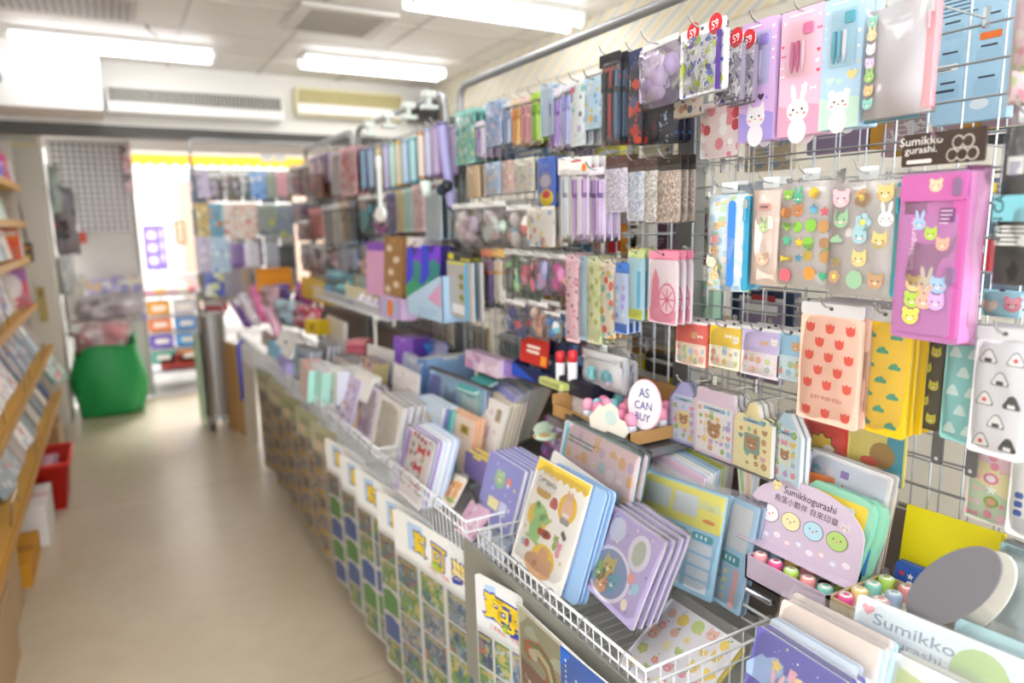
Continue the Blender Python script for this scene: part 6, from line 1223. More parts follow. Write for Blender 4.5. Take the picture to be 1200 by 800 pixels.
def dispenser(label, x0, x1, yt, yb, xf, c, inner, art):
    ym = (yt+yb)/2; a = onX(x0, ym, xf).y; b = onX(x1, ym, xf).y; zt = onX((x0+x1)/2, yt, xf).z; h = zt - onX((x0+x1)/2, yb, xf).z; w = a - b
    r = thing('display_dispenser', label, 'display box', face_at(xf, (a+b)/2, zt, 0, 0)); dep = .13
    m = MB(); m.prism(rr(0, -h/2, w, h, .003), dep - .003, dep, M(c)); m.build('back_panel', r)
    m = MB(); m.prism(rr(0, -h*.82, w, h*.36, .002), 0, .003, M(c)); art(m, w, h, -.0005); m.build('front_lip', r)
    for q in (-1, 1):
        m = MB(); x = q*(w/2 - .002); vs = [(x, 0, -h), (x, dep, -h), (x, dep, 0), (x, dep*.75, -.1*h), (x, 0, -h*.65)]
        m.add(vs + [(v[0] - q*.003, v[1], v[2]) for v in vs], [(0,1,2,3,4), (9,8,7,6,5)] + [(i, i+5, (i+1) % 5 + 5, (i+1) % 5) for i in range(5)], M(c)); m.build('side_panel', r)
    m = MB(); m.box(-w/2, w/2, 0, dep, -h, -h + .003, M(c)); m.build('tray_floor', r)
    for k, ic in enumerate(inner):
        m = MB(); x = -w*.36 + w*.72*k/max(1, len(inner)-1); m.prism(rr(0, 0, w*.6/len(inner), h*.5, .003), -.01, .01, M(ic)); m.flat(rr(0, h*.1, w*.4/len(inner), h*.12, .002), -.0105, M('f4f0ec'))
        p = face_at(xf, (a+b)/2, zt, 0, 0) @ Vector((x, dep*.5, -h*.62)); o = m.build('boxed_item'); o.matrix_world = face_at(p.x, p.y, p.z); tag(o, f'small boxed item, {ORD[k]} along the {label.split(",")[0]}'[:110], 'boxed item', 'boxed items in ' + label[:40])
    return r
dispenser('cream cut away dispenser, in the upper wire basket', 404, 438, 306, 354, .985, 'e9e2bc', ['cfe0d4', 'e0d8b8', 'd8c8a8'], lambda m, w, h, y: scatter(m, 0, -h*.82, w*.8, h*.25, y, ['rect', 'dot'], ['c8d8b8', 'd8cc9a', 'f2eed8'], .02, 3))
ub('gift_bag', 'bag', 'flesh pink house shaped box beside the cream dispenser', 418, 434, 296, 322, 1.02, .04, ('ecc4b4', 'e0b4a4'), 'bag')
ub('paper_gift_bag', 'bag', 'tall pink paper bag with purple top in the upper wire basket', 431, 458, 284, 346, .985, .07, ('e4a8d0', 'd898c4'), art=lambda m, w, h, y, zc: m.flat(rr(0, zc + h*.42, w*.98, h*.15, .002), y, M('8a4cc0')), lid='8a4cc0')
ub('paper_gift_bag', 'bag', 'kraft brown paper bag with pale spots beside the pink paper bag', 452, 473, 277, 346, .98, .08, ('a0743c', '8a6230'), art=lambda m, w, h, y, zc: [m.flat(ell(x*w, zc + z*h, w*.16, h*.06), y, M('dfd0b4')) for x, z in ((-.2, .3), (.2, .12), (-.1, -.1), (.2, -.3), (-.25, -.4))], lid='b08448')
ub('paper_gift_bag', 'bag', 'white paper bag with black line drawing beside the kraft bag', 468, 496, 278, 342, 1.0, .08, ('ece8ea', 'd8d0d4'), art=lambda m, w, h, y, zc: (m.flat(ell(0, zc + h*.3, w*.28, h*.05, rot=.4), y, M('a08a80')), m.tube([(-w*.1, y, zc + h*.1), (-w*.16, y, zc - h*.1), (-w*.05, y, zc - h*.3)], .003, INK, 4), m.tube([(w*.15, y, zc + h*.1), (w*.2, y, zc - h*.15)], .003, INK, 4)), lid='f4f0f2')
HOLO = P('3a2ac0', ['5a2ad8', '2a3ce0', '1c8a8a', '7a3ae0', '24a070', '3a1a90'], 13, .9, kind='blobs', rough=.2)
ub('holographic_bag', 'bag', 'violet and green holographic bag beside the white paper bag', 478, 496, 290, 350, .95, .05, ('3a2a9a', '2a1a6a'), print=HOLO)
ub('holographic_bag', 'bag', 'violet holographic bag nearest the double posts', 495, 517, 288, 350, .95, .05, ('3a2a9a', '2a1a6a'), print=HOLO)
m = MB(); a = onX(478, 366, .92); b = onX(519, 366, .92); zt = onX(519, 324, .92).z; zb = a.z; w = a.y - b.y; h = zt - zb
t = thing('display_dispenser', 'pale blue wedge shaped display tray holding the holographic bags', 'display box', face_at(.92, (a.y+b.y)/2, zb, 0, 0))
m = MB(); m.prism([(-w/2, 0), (w/2, 0), (w/2, h), (w*.42, h*.98), (-w/2, h*.38)], 0, .004, M('b8d4ec')); m.flat([(w*.1, h*.45), (w*.46, h*.3), (w*.46, h*.86)], -.0005, M('d8a4c8')); lines(m, w*.1, h*.2, w*.6, 3, h*.07, -.0005, '8ab0d8', .003); m.build('front_panel', t)
m = MB(); m.box(w/2 - .004, w/2, 0, .15, 0, h, M('a8c8e4')); m.build('side_panel', t)
m = MB(); m.box(-w/2, w/2, 0, .15, -.003, 0, M('a8c8e4')); m.build('tray_floor', t)
ub('small_box', 'box', 'small lilac cube with orange price dot on the corner of the upper wire basket', 446, 471, 349, 372, .94, .06, ('c8a8d8', 'd8bce4'), lid='dcc4e8', art=lambda m, w, h, y, zc: (m.flat(rr(0, zc, w*.7, h*.6, .003), y, M('a8b8dc')), m.flat(ell(0, zc, w*.14, n=14), y - .0004, M('f4842c'))))
for k in range(3):
    p = onX(424 + 8*k, 350 + 3*k, .97); m = MB(); m.ball((0, 0, 0), .02, M(['e8e0ee', 'd8d0e4', 'c8b8dc'][k], .25, coat=.4), 8); m.ball((0, -.014, .016), .011, M('f4eef8'), 8); o = m.build('trinket_bag', loc=p); tag(o, f'small {["white","pearl","lilac"][k]} knobbly trinket lying between the cream dispenser and lilac cube', 'trinket', 'trinkets in the upper wire basket')

# ---------- second tier below the grid: display trays
dispenser('navy display tray with blue triangle ends, below the clip bags', 600, 650, 404, 448, 1.0, '1f2a5c', ['8a9ab0', '5a6a84', '9aa8bc'], lambda m, w, h, y: m.flat([(-w*.5, -h*.98), (w*.1, -h*.98), (-w*.4, -h*.66), (-w*.5, -h*.66)], y, M('2a54c8')))
p0 = onX(614, 400, 1.0); m = MB(); m.prism(rr(0, 0, .15, .075, .002), 0, .003, M('c8342c')); lines(m, 0, .012, .08, 2, .014, -.0005, 'f4e4dc', .008); m.flat(rr(.055, -.02, .03, .026, .002), -.0006, M('f09a2c')); o = m.build('header_sign'); o.matrix_world = face_at(1.01, onX(622, 412, 1.0).y, onX(622, 412, 1.0).z, 0, .1); tag(o, 'red header sign with orange square above the navy display tray', 'sign')
for k, (px, c) in enumerate(((657, 'd8303a'), (671, 'd8303a'))):
    p = onX(px, 446, .99); m = MB(); m.lathe([(.012, 0), (.013, .005), (.013, .05)], M('e8e8ea', .3), n=12); m.lathe([(.013, .05), (.013, .075), (.008, .08)], M(c, .35), n=12); o = m.build('glue_bottle', loc=p); tag(o, f'red capped white glue bottle, {["beside the navy display tray","beside the white zip pouches"][k]}', 'bottle', 'red capped glue bottles')
ub('display_card', 'card', 'dark blue display card with pale blue print behind the red capped bottles', 650, 684, 402, 424, 1.06, .01, ('28365c', '1c2444'), 'sheet', print=pr('28365c', ['5a9ae0', 'f08a2c', '3a5a94'], 26, .5))
m = MB(); a = onX(652, 456, .99); b = onX(694, 462, .97); 
ub('display_tray', 'tray', 'black folded display tray below the white zip pouches', 654, 694, 446, 464, .98, .12, ('1c2038', '14182c'))
ub('price_label', 'label', 'pale lime striped label on the edge of the navy tray', 632, 660, 446, 454, .96, .02, ('d8e08a', 'c8d07a'), art=lambda m, w, h, y, zc: [m.flat(rr(-w*.4 + w*.1*k, zc, w*.04, h*.7, .0005, 1), y, M('2c2c2c')) for k in range(8)])
ub('small_box', 'box', 'pale lilac and pink carton below the blue badge bag', 546, 584, 416, 436, 1.0, .05, ('d8b8d4', 'e0ccdc'), print=pr('dcc0d8', ['f0dce8', 'c090b8', 'eaa8c4'], 20, .5, 'blobs'))
ub('small_box', 'box', 'violet carton beside the pale lilac and pink carton', 584, 604, 424, 440, 1.02, .05, ('9a7ac8', 'a88ad0'))
def art_bows(m, w, h, y, zc):
    for x in (-.18, .2): m.flat(ell(x*w, zc - h*.1, w*.13, w*.12), y, M('7fccd8')); motif(m, 'bow', x*w, zc - h*.1, w*.14, y - .0004, '5ab8cc'); m.flat(ell(x*w, zc - h*.12, w*.05), y - .0008, M('a8e0e6'))
    m.flat(rr(0, zc + h*.4, w*.96, h*.06, .002), y, M('b4bcc8')); m.flat(rr(w*.25, zc - h*.3, w*.12, h*.16, .003), y - .0002, M('d0b8d4'))
hang('pouch', 'zip_pouch', 'pouch', 'white zip pouch with two pale blue bows, below the castle pack', 677, 730, 406, 458, 1.0, 1, yaw=.02, c=['ecebef', 'c8ccd4'], t=.03, art=art_bows, f2=1, print=M('efeef2', .4, coat=.3))
hang('pouch', 'zip_pouch', 'pouch', 'white zip pouch just behind the one with two pale blue bows', 706, 741, 412, 456, 1.06, 1, yaw=0, c=['e6e6ea', 'c8ccd4'], t=.03, art=art_bows, print=M('e9e8ed', .4, coat=.3), hk=False)
# tray of pink topped bottles
TY0, TY1, TX0, TX1, TZ = onX(737, 512, .93).y, onX(647, 467, .93).y, .93, 1.135, 1.02
t = thing('display_tray', 'kraft cardboard tray of pink capped bottles, below the white zip pouches', 'tray', Matrix.Translation((TX0, TY0, TZ)))
w = TX1 - TX0; d = TY1 - TY0; KR = M('b48a54', .7)
m = MB(); m.box(0, w, 0, d, -.004, 0, KR); m.build('tray_floor', t)
for nm, b in (('front_wall', (0, .004, 0, d, 0, .025)), ('back_wall', (w - .004, w, 0, d, 0, .09)), ('near_wall', (0, w, 0, .004, 0, .025)), ('far_wall', (0, w, d - .004, d, 0, .05))):
    m = MB(); m.box(*b, KR); m.build(nm, t)
o = MB(); o.box(TX0 + .005, XP - .02, TY0 - .02, TY1 + .02, TZ - .03, TZ - .012, M('8f9296', .35, .7)); o.box(TX0 + .001, TX0 + .005, TY0 - .02, TY1 + .02, TZ - .032, TZ - .01, CHROME); o = o.build('metal_shelf'); tag(o, 'narrow grey metal shelf under the kraft tray and pale grey tray', 'shelf')
for i in range(7):
    for j in range(4):
        if i > 4 and j == 0: continue
        x = TX0 + .028 + j*.046; y = TY0 + .03 + i*.04; c = ['f090b4', 'f4a8c4', '8ad4dc'][(i + j*2) % 3] if i > 2 else ['f4a0bc', 'f090b0'][(i+j) % 2]
        b = thing('glue_bottle', f'{"pink" if c[0]=="f" else "aqua"} capped clear bottle, {ORD[j]} in {ORD[i]} row from the near edge of the kraft tray', 'bottle', Matrix.Translation((x, y, TZ)), 'capped bottles in the kraft tray')
        m = MB(); m.lathe([(.013, .0), (.014, .004), (.014, .028), (.012, .034)], M('dfe6ee', .2, coat=.5), n=12); m.build('bottle', b)
        m = MB(); m.lathe([(.0135, .034), (.0145, .038), (.014, .048), (.011, .056), (.006, .06)], M(c, .35), n=12); m.build('bottle_cap', b)
m = MB(); m.prism(ell(0, 0, .048, .055, 24), 0, .003, M('f4f0f6'), M('f6f2f4')); m.prism(ell(0, 0, .05, .057, 24), .003, .005, M('e6a8b8')); m.text('AS', 0, .026, .02, -.0005, M('2a3a9a'), .1); m.text('CAN', 0, -.002, .018, -.0005, M('2a3a9a'), .05); m.text('BUY', 0, -.028, .017, -.0005, M('2a3a9a'))
p = onX(754, 474, .98); o = m.build('oval_sign'); o.matrix_world = face_at(.98, p.y, p.z, .1, .08); tag(o, 'oval white sign with blue hand lettering in the kraft tray', 'sign')
m = MB(); m.prism(cloud(0, 0, .045), 0, .003, M('f2ece0'), M('f4eee2')); m.flat(ell(.01, .005, .02, .016), -.0005, M('cfe4e0')); p = onX(712, 491, .915); o = m.build('shaped_sign'); o.matrix_world = face_at(.915, p.y, p.z, .05, .05); tag(o, 'cream scalloped sign at the edge of the kraft tray', 'sign')
ub('display_tray', 'tray', 'pale grey marbled tray at the far side of the kraft tray', 654, 686, 462, 482, .99, .10, ('e2dce0', 'd0c8cc'), print=pr('e4dee2', ['c8c0c8', 'f0ecee', 'b8b8c8'], 40, .5, 'blobs'))
for k in range(2):
    p = onX(700 + 11*k, 484, .97); m = MB(); m.lathe([(.012, -.03), (.013, .01), (.011, .014)], M('a8cfe4', .3), n=10); m.lathe([(.011, .014), (.012, .03), (.005, .036)], M(['8fd0e4', 'f4a4c0'][k], .35), n=10); o = m.build('lip_balm', loc=p); tag(o, f'{["aqua","pink"][k]} topped slim stick beside the cream scalloped sign', 'stick', 'slim sticks in the tray')
# ---------- stamp displays in the near bay
ST = ['8fd4c8', 'f09a9a', 'b8dc6a', 'e85a9a', 'f0a4ac', 'f4d07a', 'a8c8ec']
def tray_of_stamps(label, c0, shift, zz, w, d, rows, cols, col, tagfmt):
    """c0 = pixel of the near aisle corner of the tray top, w along x, d along y"""
    A = onZ(*c0, zz); A.y -= shift; t = thing('stamp_tray', label, 'tray', Matrix.Translation((A.x, A.y, zz - .045)))
    m = MB(); m.box(0, w, 0, d, 0, .004, M(col)); m.build('tray_floor', t)
    for nm, b in (('front_wall', (0, .004, 0, d, 0, .045)), ('back_wall', (w - .004, w, 0, d, 0, .045)), ('near_wall', (0, w, 0, .004, 0, .045)), ('far_wall', (0, w, d - .004, d, 0, .045))):
        m = MB(); m.box(*b, M(col)); m.build(nm, t)
    m = MB(); m.box(.004, w - .004, .004, d - .004, .024, .027, M('efece8'))
    for i in range(rows):
        for j in range(cols): m.lathe([(.011, .0272), (.011, .0276)], M('3a322e'), (.018 + i*(w - .036)/max(1, rows-1), .018 + j*(d - .036)/max(1, cols-1), 0), 12)
    m.build('holed_insert', t)
    for i in range(rows):
        for j in range(cols):
            if (i*5 + j*3) % 7 == 1 and tagfmt != 'a': continue
            x = A.x + .018 + i*(w - .036)/max(1, rows-1); y = A.y + .018 + j*(d - .036)/max(1, cols-1); c = ST[(i*2 + j) % 7]
            s = thing('roller_stamp', f'{["mint","coral","lime","magenta","rose","butter","sky blue"][(i*2+j) % 7]} stamp, {ORD[i]} row from the aisle, {ORD[j]} from the near edge, {label.split(",")[1].strip() if "," in label else "tray"}'[:200], 'stamp', Matrix.Translation((x, y, zz - .017)), 'round stamps in ' + tagfmt)
            m = MB(); m.lathe([(.0115, -.01), (.0125, .0), (.0125, .02), (.0115, .022)], M(c, .35), n=14); m.build('stamp_body', s)
            m = MB(); m.lathe([(.0098, .0222), (.0096, .0228)], M('f2f0ea'), n=14); m.lathe([(.005, .0229), (.005, .0231)], M(c), (.001, 0, 0), 8); m.build('stamp_top', s)
tray_of_stamps('white stamp tray, lavender display tray', (970, 699), 0, .895, .17, .17, 4, 5, 'c9b8cc', 'lavender display')
tray_of_stamps('kraft cardboard stamp tray, kraft tray', (967, 696), .145, .915, .14, .14, 4, 4, 'c8b088', 'kraft tray')
def art_lavdisp(m, w, h, y):
    m.text('Sumikkogurashi', w*.02, -h*.2, .017, y, M('54454e'), -.03, .95); m.text('角落小夥伴 自來印章', w*.0, -h*.33, .0135, y, M('54454e'), -.03)
    for k, c in enumerate(('f3f0f0', 'ece6b4', 'b8dcea', 'b4d27c')): m.flat(ell(w*(-.3 + .2*k), -h*.58, w*.088, h*.13, 18), y - .0004, M('6a5a60')); m.flat(ell(w*(-.3 + .2*k), -h*.58, w*.083, h*.123, 18), y - .0007, M(c)); [m.flat(ell(w*(-.3 + .2*k) + q*w*.03, -h*.56, .0014, n=6), y - .001, INK) for q in (-1, 1)]; m.flat(ell(w*(-.3 + .2*k), -h*.59, .003, .002, n=8), y - .001, M('e8a8a0'))
    motif(m, 'bear', -w*.28, -h*.16, w*.04, y, 'f0d89a'); motif(m, 'bear', w*.34, -h*.38, w*.04, y, 'd8ccd4')
    for k in range(9): m.flat(ell(w*(-.4 + .1*k), -h*(.84 + .05*(k % 2)), w*.032, h*.04), y, M(['e8b8c4', 'c4d8ea', 'f2ecf0'][k % 3])); m.flat(ell(w*(-.4 + .1*k), -h*(.84 + .05*(k % 2)), w*.022, h*.028), y - .0003, M('f0e4ee'))
A = onZ(876, 572, 1.04); B = onZ(1000, 650, .99); 
def lavdisp():
    zt = onX(930, 561, 1.035).z; a = onX(872, 610, 1.0); b = onX(1004, 650, 1.0); w = abs(a.y - b.y); yc = (a.y + b.y)/2; zb = .905; h = zt - zb
    r = thing('display_card', 'lavender arched display card with black lettering and four round animals', 'display card', face_at(1.03, yc, zt, .0, .2))
    pts = [(-w/2, -h), (w/2, -h), (w*.5, -h*.62)] + [(w*.5*math.cos(q), -h*.5 + h*.5*math.sin(q)) for q in [PI*i/20 for i in range(1, 20)]] + [(-w*.5, -h*.62)]
    m = MB(); m.prism(pts, 0, .0025, M('e4dbe4'), M('d3c2d6', .3, coat=.4)); art_lavdisp(m, w, h, -.0005); m.build('arched_card', r)
    m = MB(); m.add([(-w/2, 0, -h), (w/2, 0, -h), (w/2, -.03, -h - .004), (-w/2, -.03, -h - .004)], [(0, 3, 2, 1)], M('d3c2d6', .3, coat=.4)); m.add([(-w/2, .0, -h - .001), (w/2, 0, -h - .001), (w/2, -.03, -h - .005), (-w/2, -.03, -h - .005)], [(0, 1, 2, 3)], M('efe6ee')); m.build('folded_lip', r)
lavdisp()
# big cards behind the lavender display
def art_ice(m, w, h, y, zc): m.flat(rr(0, zc, w*.92, h*.94, .004), y, M('dfe6f4')); scatter(m, 0, zc + h*.25, w*.85, h*.4, y - .0003, ['heart', 'star', 'fruit', 'rect', 'dot', 'cloud'], ['b8c4ea', 'f0a8b4', '9a84c8', 'f4ecf4', '8fd0dc', 'f4c89a'], .026, 31, .85); m.flat([(-w*.1, zc + h*.2), (w*.1, zc + h*.2), (0, zc + h*.32)], y - .0006, M('e05a5a'))
stand('sticker_sheet', 'sticker sheet', 'white sheet with pastel treats print, tall behind the lavender display card', (946, 523), (1048, 560), 1.072, .24, .18, 2, .012, c=['f2f2f6', 'f0ead4'], art=art_ice, flap=.004, group='tall sheets behind the lavender display')
stand('sticker_sheet', 'sticker sheet', 'brown edged card at the back of the tall treats sheets', (962, 522), (1056, 557), 1.062, .24, .15, 1, c=['b8643c', 'e8d8c8'], wrap=False, art=lambda m, w, h, y, zc: scatter(m, w*.3, zc, w*.3, h*.9, y, ['bear', 'rect', 'heart'], ['8a4a30', 'd8a080', 'c84a3a'], .03, 5))
stand('sticker_sheet', 'sticker sheet', 'slim white sheet with ice cream print beside the pale blue house memo pad', (930, 521), (952, 528), 1.074, .2, .16, 1, c=['f0f0f6', 'e0e0ea'], flap=.004, art=lambda m, w, h, y, zc: [motif(m, 'fruit', 0, zc + h*(.35 - .2*k), w*.2, y, ['f0a0b0', 'b8a8e0', 'f4d08a', '9ad0d8'][k]) for k in range(4)])
def bus(lb, tl, zt, c1, short):
    A = onZ(*tl, zt); w, h = .135, .15
    r = thing('die_cut_notebook', lb, 'notebook', face_at(A.x, A.y - w/2, A.z, -.06, .25), 'bus shaped notebooks')
    pts = rr(0, -h*.45, w, h*.9, .02) 
    m = MB(); m.prism([(-w*.48, -h*.9), (w*.3, -h*.95), (w*.42, -h*.9), (w*.5, -h*.4), (w*.5, -h*.14), (w*.44, -h*.04), (w*.3, 0), (-w*.4, 0), (-w*.5, -h*.08)], 0, .012, M('8fd0b4'), M('9cd8bc')); 
    m.flat(rr(-w*.02, -h*.3, w*.86, h*.42, .008), -.0004, M('f0d24a')); m.flat(rr(-w*.02, -h*.68, w*.86, h*.32, .004), -.0004, M('4a86d0')); m.flat(rr(w*.02, -h*.3, w*.44, h*.28, .004), -.0007, M('e6eef0')); m.flat(rr(-w*.34, -h*.32, w*.14, h*.34, .003), -.0007, M('e8c03a')); [m.flat(rr(-w*.34, -h*(.24 + .06*k), w*.14, .002, .0005, 1), -.001, M('5a4a2a')) for k in range(4)]
    bear(m, 0, -h*.3, w*.09, -.0009, 'c87a4a'); m.flat(rr(w*.03, -h*.45, w*.12, h*.06, .002), -.0011, M('3a5ab0')); m.flat(rr(w*.24, -h*.6, w*.2, h*.2, .004), -.0008, M('f0d24a')); lines(m, w*.24, -h*.56, w*.14, 3, .008, -.001, '6a5a2a', .002)
    for x in (.26, -.3): m.flat(ell(w*x, -h*.86, w*.12), -.0012, M('2e2c30')); m.flat(ell(w*x, -h*.86, w*.06), -.0015, M('d8d8dc')); m.flat(ell(w*x, -h*.86, w*.03), -.0018, M('2e2c30'))
    m.build('bus_cover', r); return r
b0 = bus('mint green bus shaped notebook with yellow side, behind the lavender display card', (948, 560), 1.036, 'f0d24a', 'bus')
mt = b0.matrix_world.copy(); mt.translation += Vector((.012, -.012, -.003)); dup(b0, mt, 'spare mint bus notebook peeking out just behind the front one')
stand('sticker_sheet', 'sticker sheet', 'orange comic card half hidden behind the bus notebook', (938, 549), (985, 562), 1.035, .12, .2, 1, c=['f08a4a', 'e8c08a'], wrap=False)
# yellow header box and the grey paddle
stand('display_card', 'display card', 'bright yellow display card standing over the kraft stamp tray', (1062, 590), (1180, 627), 1.02, .12, .12, 1, c=['f0e010', 'e8d80c'], wrap=False, t=.006, r=.002)
stand('small_box', 'box', 'deep blue box with gold print at the foot of the yellow display card', (1050, 657), (1090, 672), .935, .05, .1, 1, kind='block', c=['2a5cb8', '2450a4'], t=.02, art=lambda m, w, h, y, zc: scatter(m, 0, zc, w*.8, h*.7, y, ['star', 'dot', 'bow'], ['e8c03a', 'c83a3a', 'f0f0f0'], .014, 4))
def paddle_card(lb, cx, cy, xf, w, h, col, roll):
    p = onX(cx, cy, xf); m = MB(); pts = [(w/2*math.cos(a)*(1 - .22*math.sin(a)*0), h/2*math.sin(a)) for a in [2*PI*i/32 for i in range(32)]]
    m.prism(pts, 0, .004, M(col, .6)); o = m.build('display_disc'); o.matrix_world = face_at(p.x, p.y, p.z, -.05, .1, roll); tag(o, lb, 'display card'); return o
paddle_card('smooth grey oval back of a display card, leaning before the yellow card', 1114, 688, .93, .072, .165, '77757a', .62)
paddle_card('cream oval display card just behind the smooth grey oval', 1136, 698, .965, .072, .165, 'd8d4c8', .5)

# ================================================================== cards hanging on the aisle side of the baskets
def art_word(m, w, h, y):
    m.flat([(-w*.3, -h*.03), (-w*.1, -h*.02), (-w*.08, -h*.15), (-w*.3, -h*.17)][::-1], y, M('b4d0ee'))
    x0 = -w*.02
    for k, ch in enumerate('寶可夢'):
        x = -w*.14 + k*w*.24; z = -h*.105 - k*h*.012
        m.text(ch, x, z, h*.105, y - .0004, M('2448b0'), -.05, 1, .07); m.text(ch, x, z, h*.105, y - .001, M('f2d020'), -.05, 1, .018)
    m.flat(ell(w*.08, -h*.165, w*.08, h*.02), y - .0004, M('a8cc3a')); m.text('二手製品 一手回饋', w*.08, -h*.19, h*.02, y - .0006, M('d85a50'), -.03)
def hcard(k, lb, x, y1, w, h, zt, yaw, base, cols, kind):
    r = thing('hanging_card', lb, 'hanging card', face_at(x, y1 - w/2, zt, yaw, -.02), 'blister cards hung along the basket rims')
    m = MB(); m.prism([(-w/2, -h), (w/2, -h), (w/2, -.012), (w*.3, -.002), (-w*.42, 0), (-w/2, -.008)], 0, .002, M('ececea'), M(base, .4, coat=.3))
    if kind == 'a': art_word(m, w, h, -.0004)
    else:
        m.flat([(-w*.48, -h*.01), (-w*.48, -h*.2), (w*.48, -h*.2), (w*.48, -h*.02)], -.0004, M(['a9ad88', '9ba27c', 'b4b494'][k % 3])); lines(m, -w*.1, -h*.08, w*.5, 2, h*.03, -.0008, '6a4a38', .006)
        m.flat(ell(w*.2, -h*.14, w*.2, h*.05), -.0006, M('8a6a50')); m.flat(ell(-w*.3, -h*.16, w*.12, h*.04), -.0006, M('c8b49a'))
    m.build('header_board', r)
    for i in range(3):
        sx = (-.33 + .33*i)*w; m = MB()
        if kind == 'a':
            sc = [P('5a7a9a', ['2a4468', 'c8b46a', '6a9a54', '8fa8c0', 'b8684a'], 44, .55, kind='blobs'), P('6a9a4a', ['3a6a9a', 'd8c86a', '8ab45a', 'c8d0d8'], 44, .55, kind='blobs'), P('8a94a8', ['c8b8a0', '4a6a94', 'a8b0c0', '6a8a5a'], 44, .55, kind='blobs')]
            for j in range(5):
                z1 = -h*(.235 + .15*j); plain = cols and j in cols; z2 = z1 - h*.14
                if plain: m.flat([(sx - w*.14, z2), (sx + w*.14, z2), (sx + w*.14, z1 - h*.03), (sx, z1 - h*.004), (sx - w*.14, z1 - h*.02)], -.0022, M('4a9a2c' if (j + k) % 2 else '2a5cb4'))
                else: m.flat(rr(sx, (z1+z2)/2, w*.28, abs(z2-z1), .002), -.0022, sc[(i + j) % 3]); m.flat(rr(sx, z1 - .01, w*.2, .008, .002), -.0025, M('c8b45a'))
            m.prism(rr(sx, -h*.61, w*.3, h*.77, .003), -.002, 0, M('e8e8e6'))
        else:
            for j in range(5):
                z1 = -h*(.23 + .15*j); z2 = z1 - h*.1
                m.flat(rr(sx, (z1+z2)/2, w*.27, abs(z2-z1), .002), -.0022, [P('a89c8c', ['6a5a54', 'd0c8bc', '84909c', 'b87a5a'], 30, .5, kind='blobs'), P('b8b4b0', ['8a94a4', 'e0dcd8', 'a88a74', '6a7484'], 30, .5, kind='blobs')][(i + j) % 2]); m.flat(rr(sx, z2 - h*.022, w*.24, h*.035, .002), -.0023, M('e8bc1c')); m.flat(ell(sx + w*.1, z2 - h*.02, .008, n=8), -.0026, M('c8dc3a'))
                lines(m, sx - w*.03, z2 - h*.016, w*.12, 2, h*.012, -.0026, '7a5a10', .003)
            m.prism(rr(sx, -h*.61, w*.3, h*.77, .003), -.002, 0, M('c8bfb4'))
        m.build('blister_strip', r)
    m = MB(); m.pillow(w*1.0, h*.8, .012, FILM, -h*.6, -.006, 5, 8, .1, k, .3, back=False); m.build('clear_film', r)
XS = [462, 440, 415, 397, 380, 363, 345, 328, 312, 298]
DESC = ['large white card with blue and yellow lettering, nearest the camera of the full row', 'white card with blue lettering, second of the full row', 'white card with blue lettering over green panels, third of the full row', 'white card with blue lettering and blue panels, fourth of the full row', 'white card with green and blue panels, fifth of the full row']
for k, px in enumerate(XS):
    p = onX(px, [592, 572, 547, 530, 511, 491, 471, 451, 431, 416][k], .645); a = k < 5
    w = .40 if k == 0 else .33
    lb = DESC[k] if a else f'olive topped blister card with yellow price tags, {ORD[k-5]} past the white lettered cards'
    hcard(k, lb, .672, p.y, w, .60 if k else .62, min(p.z, .70), .17, 'f2f3f2' if a else 'b8b49c', {0: (), 1: (2, 3), 2: (2, 3), 3: (1, 2, 3), 4: (1, 2, 3, 4)}.get(k, ()) if a else (), 'a' if a else 'b')
hcard(20, 'bent white card with blue lettering between the large lettered card and the dragon card', .655, onX(560, 640, .645).y, .17, .6, .73, .25, 'e4e6e8', (), 'a')
def art_dragon(m, w, h, y, zc):
    m.flat(rr(0, zc, w*.95, h*.96, .003), y, M('b09a7c')); m.flat([(-w*.47, zc+h*.2), (w*.47, zc+h*.2), (w*.47, zc+h*.48), (-w*.47, zc+h*.48)], y - .0002, M('a8a688')); m.flat([(-w*.47, zc-h*.48), (w*.47, zc-h*.48), (w*.47, zc+h*.16), (-w*.47, zc+h*.22)], y - .0002, M('8f6450'))
    for x, z in ((-.3, .4), (0.05, .36), (.3, .32)): m.flat(cloud(x*w, zc + z*h, .02), y - .0004, M('bcc8b4'))
    pth = [(-.36, .42), (-.2, .48), (-.08, .44), (-.02, .32), (-.1, .24), (.02, .14), (.16, .12), (.24, .24), (.16, .36), (.28, .46), (.38, .4)]
    for i in range(len(pth) - 1):
        for q in range(5):
            u = q/5; x = pth[i][0]*(1-u) + pth[i+1][0]*u; z = pth[i][1]*(1-u) + pth[i+1][1]*u; rad = .016*(1 - .03*i)
            m.flat(star(x*w, zc + z*h*.7, rad*1.5, 6, .6), y - .0005, M('c8582c')); m.flat(ell(x*w, zc + z*h*.7, rad, n=10), y - .0007 - .00001*q, M('6f8450')); m.flat(ell(x*w, zc + z*h*.7 - .003, rad*.5, n=8), y - .0009 - .00001*q, M('d8cc9a'))
    m.flat(star(-.34*w, zc + .3*h, .022, 8, .5), y - .0012, M('d86a2c')); m.flat(ell(-.28*w, zc + .29*h, .018, .011), y - .0014, M('d8d4c0'))
    [m.flat(rot2(rr(-w*.4 + .014*q, zc + h*(.12 - .012*q - .045*p_), .012, .003 + .006*((q*7 + p_*3) % 3), .001), -w*.4 + .014*q, zc + h*(.12 - .012*q - .045*p_), .9*((q + p_) % 3) - .8), y - .001, M('ece4d8')) for q in range(10) for p_ in range(4)]; m.flat(rr(-w*.42, zc - h*.2, .03, .05, .002), y - .001, M('c83a2a'))
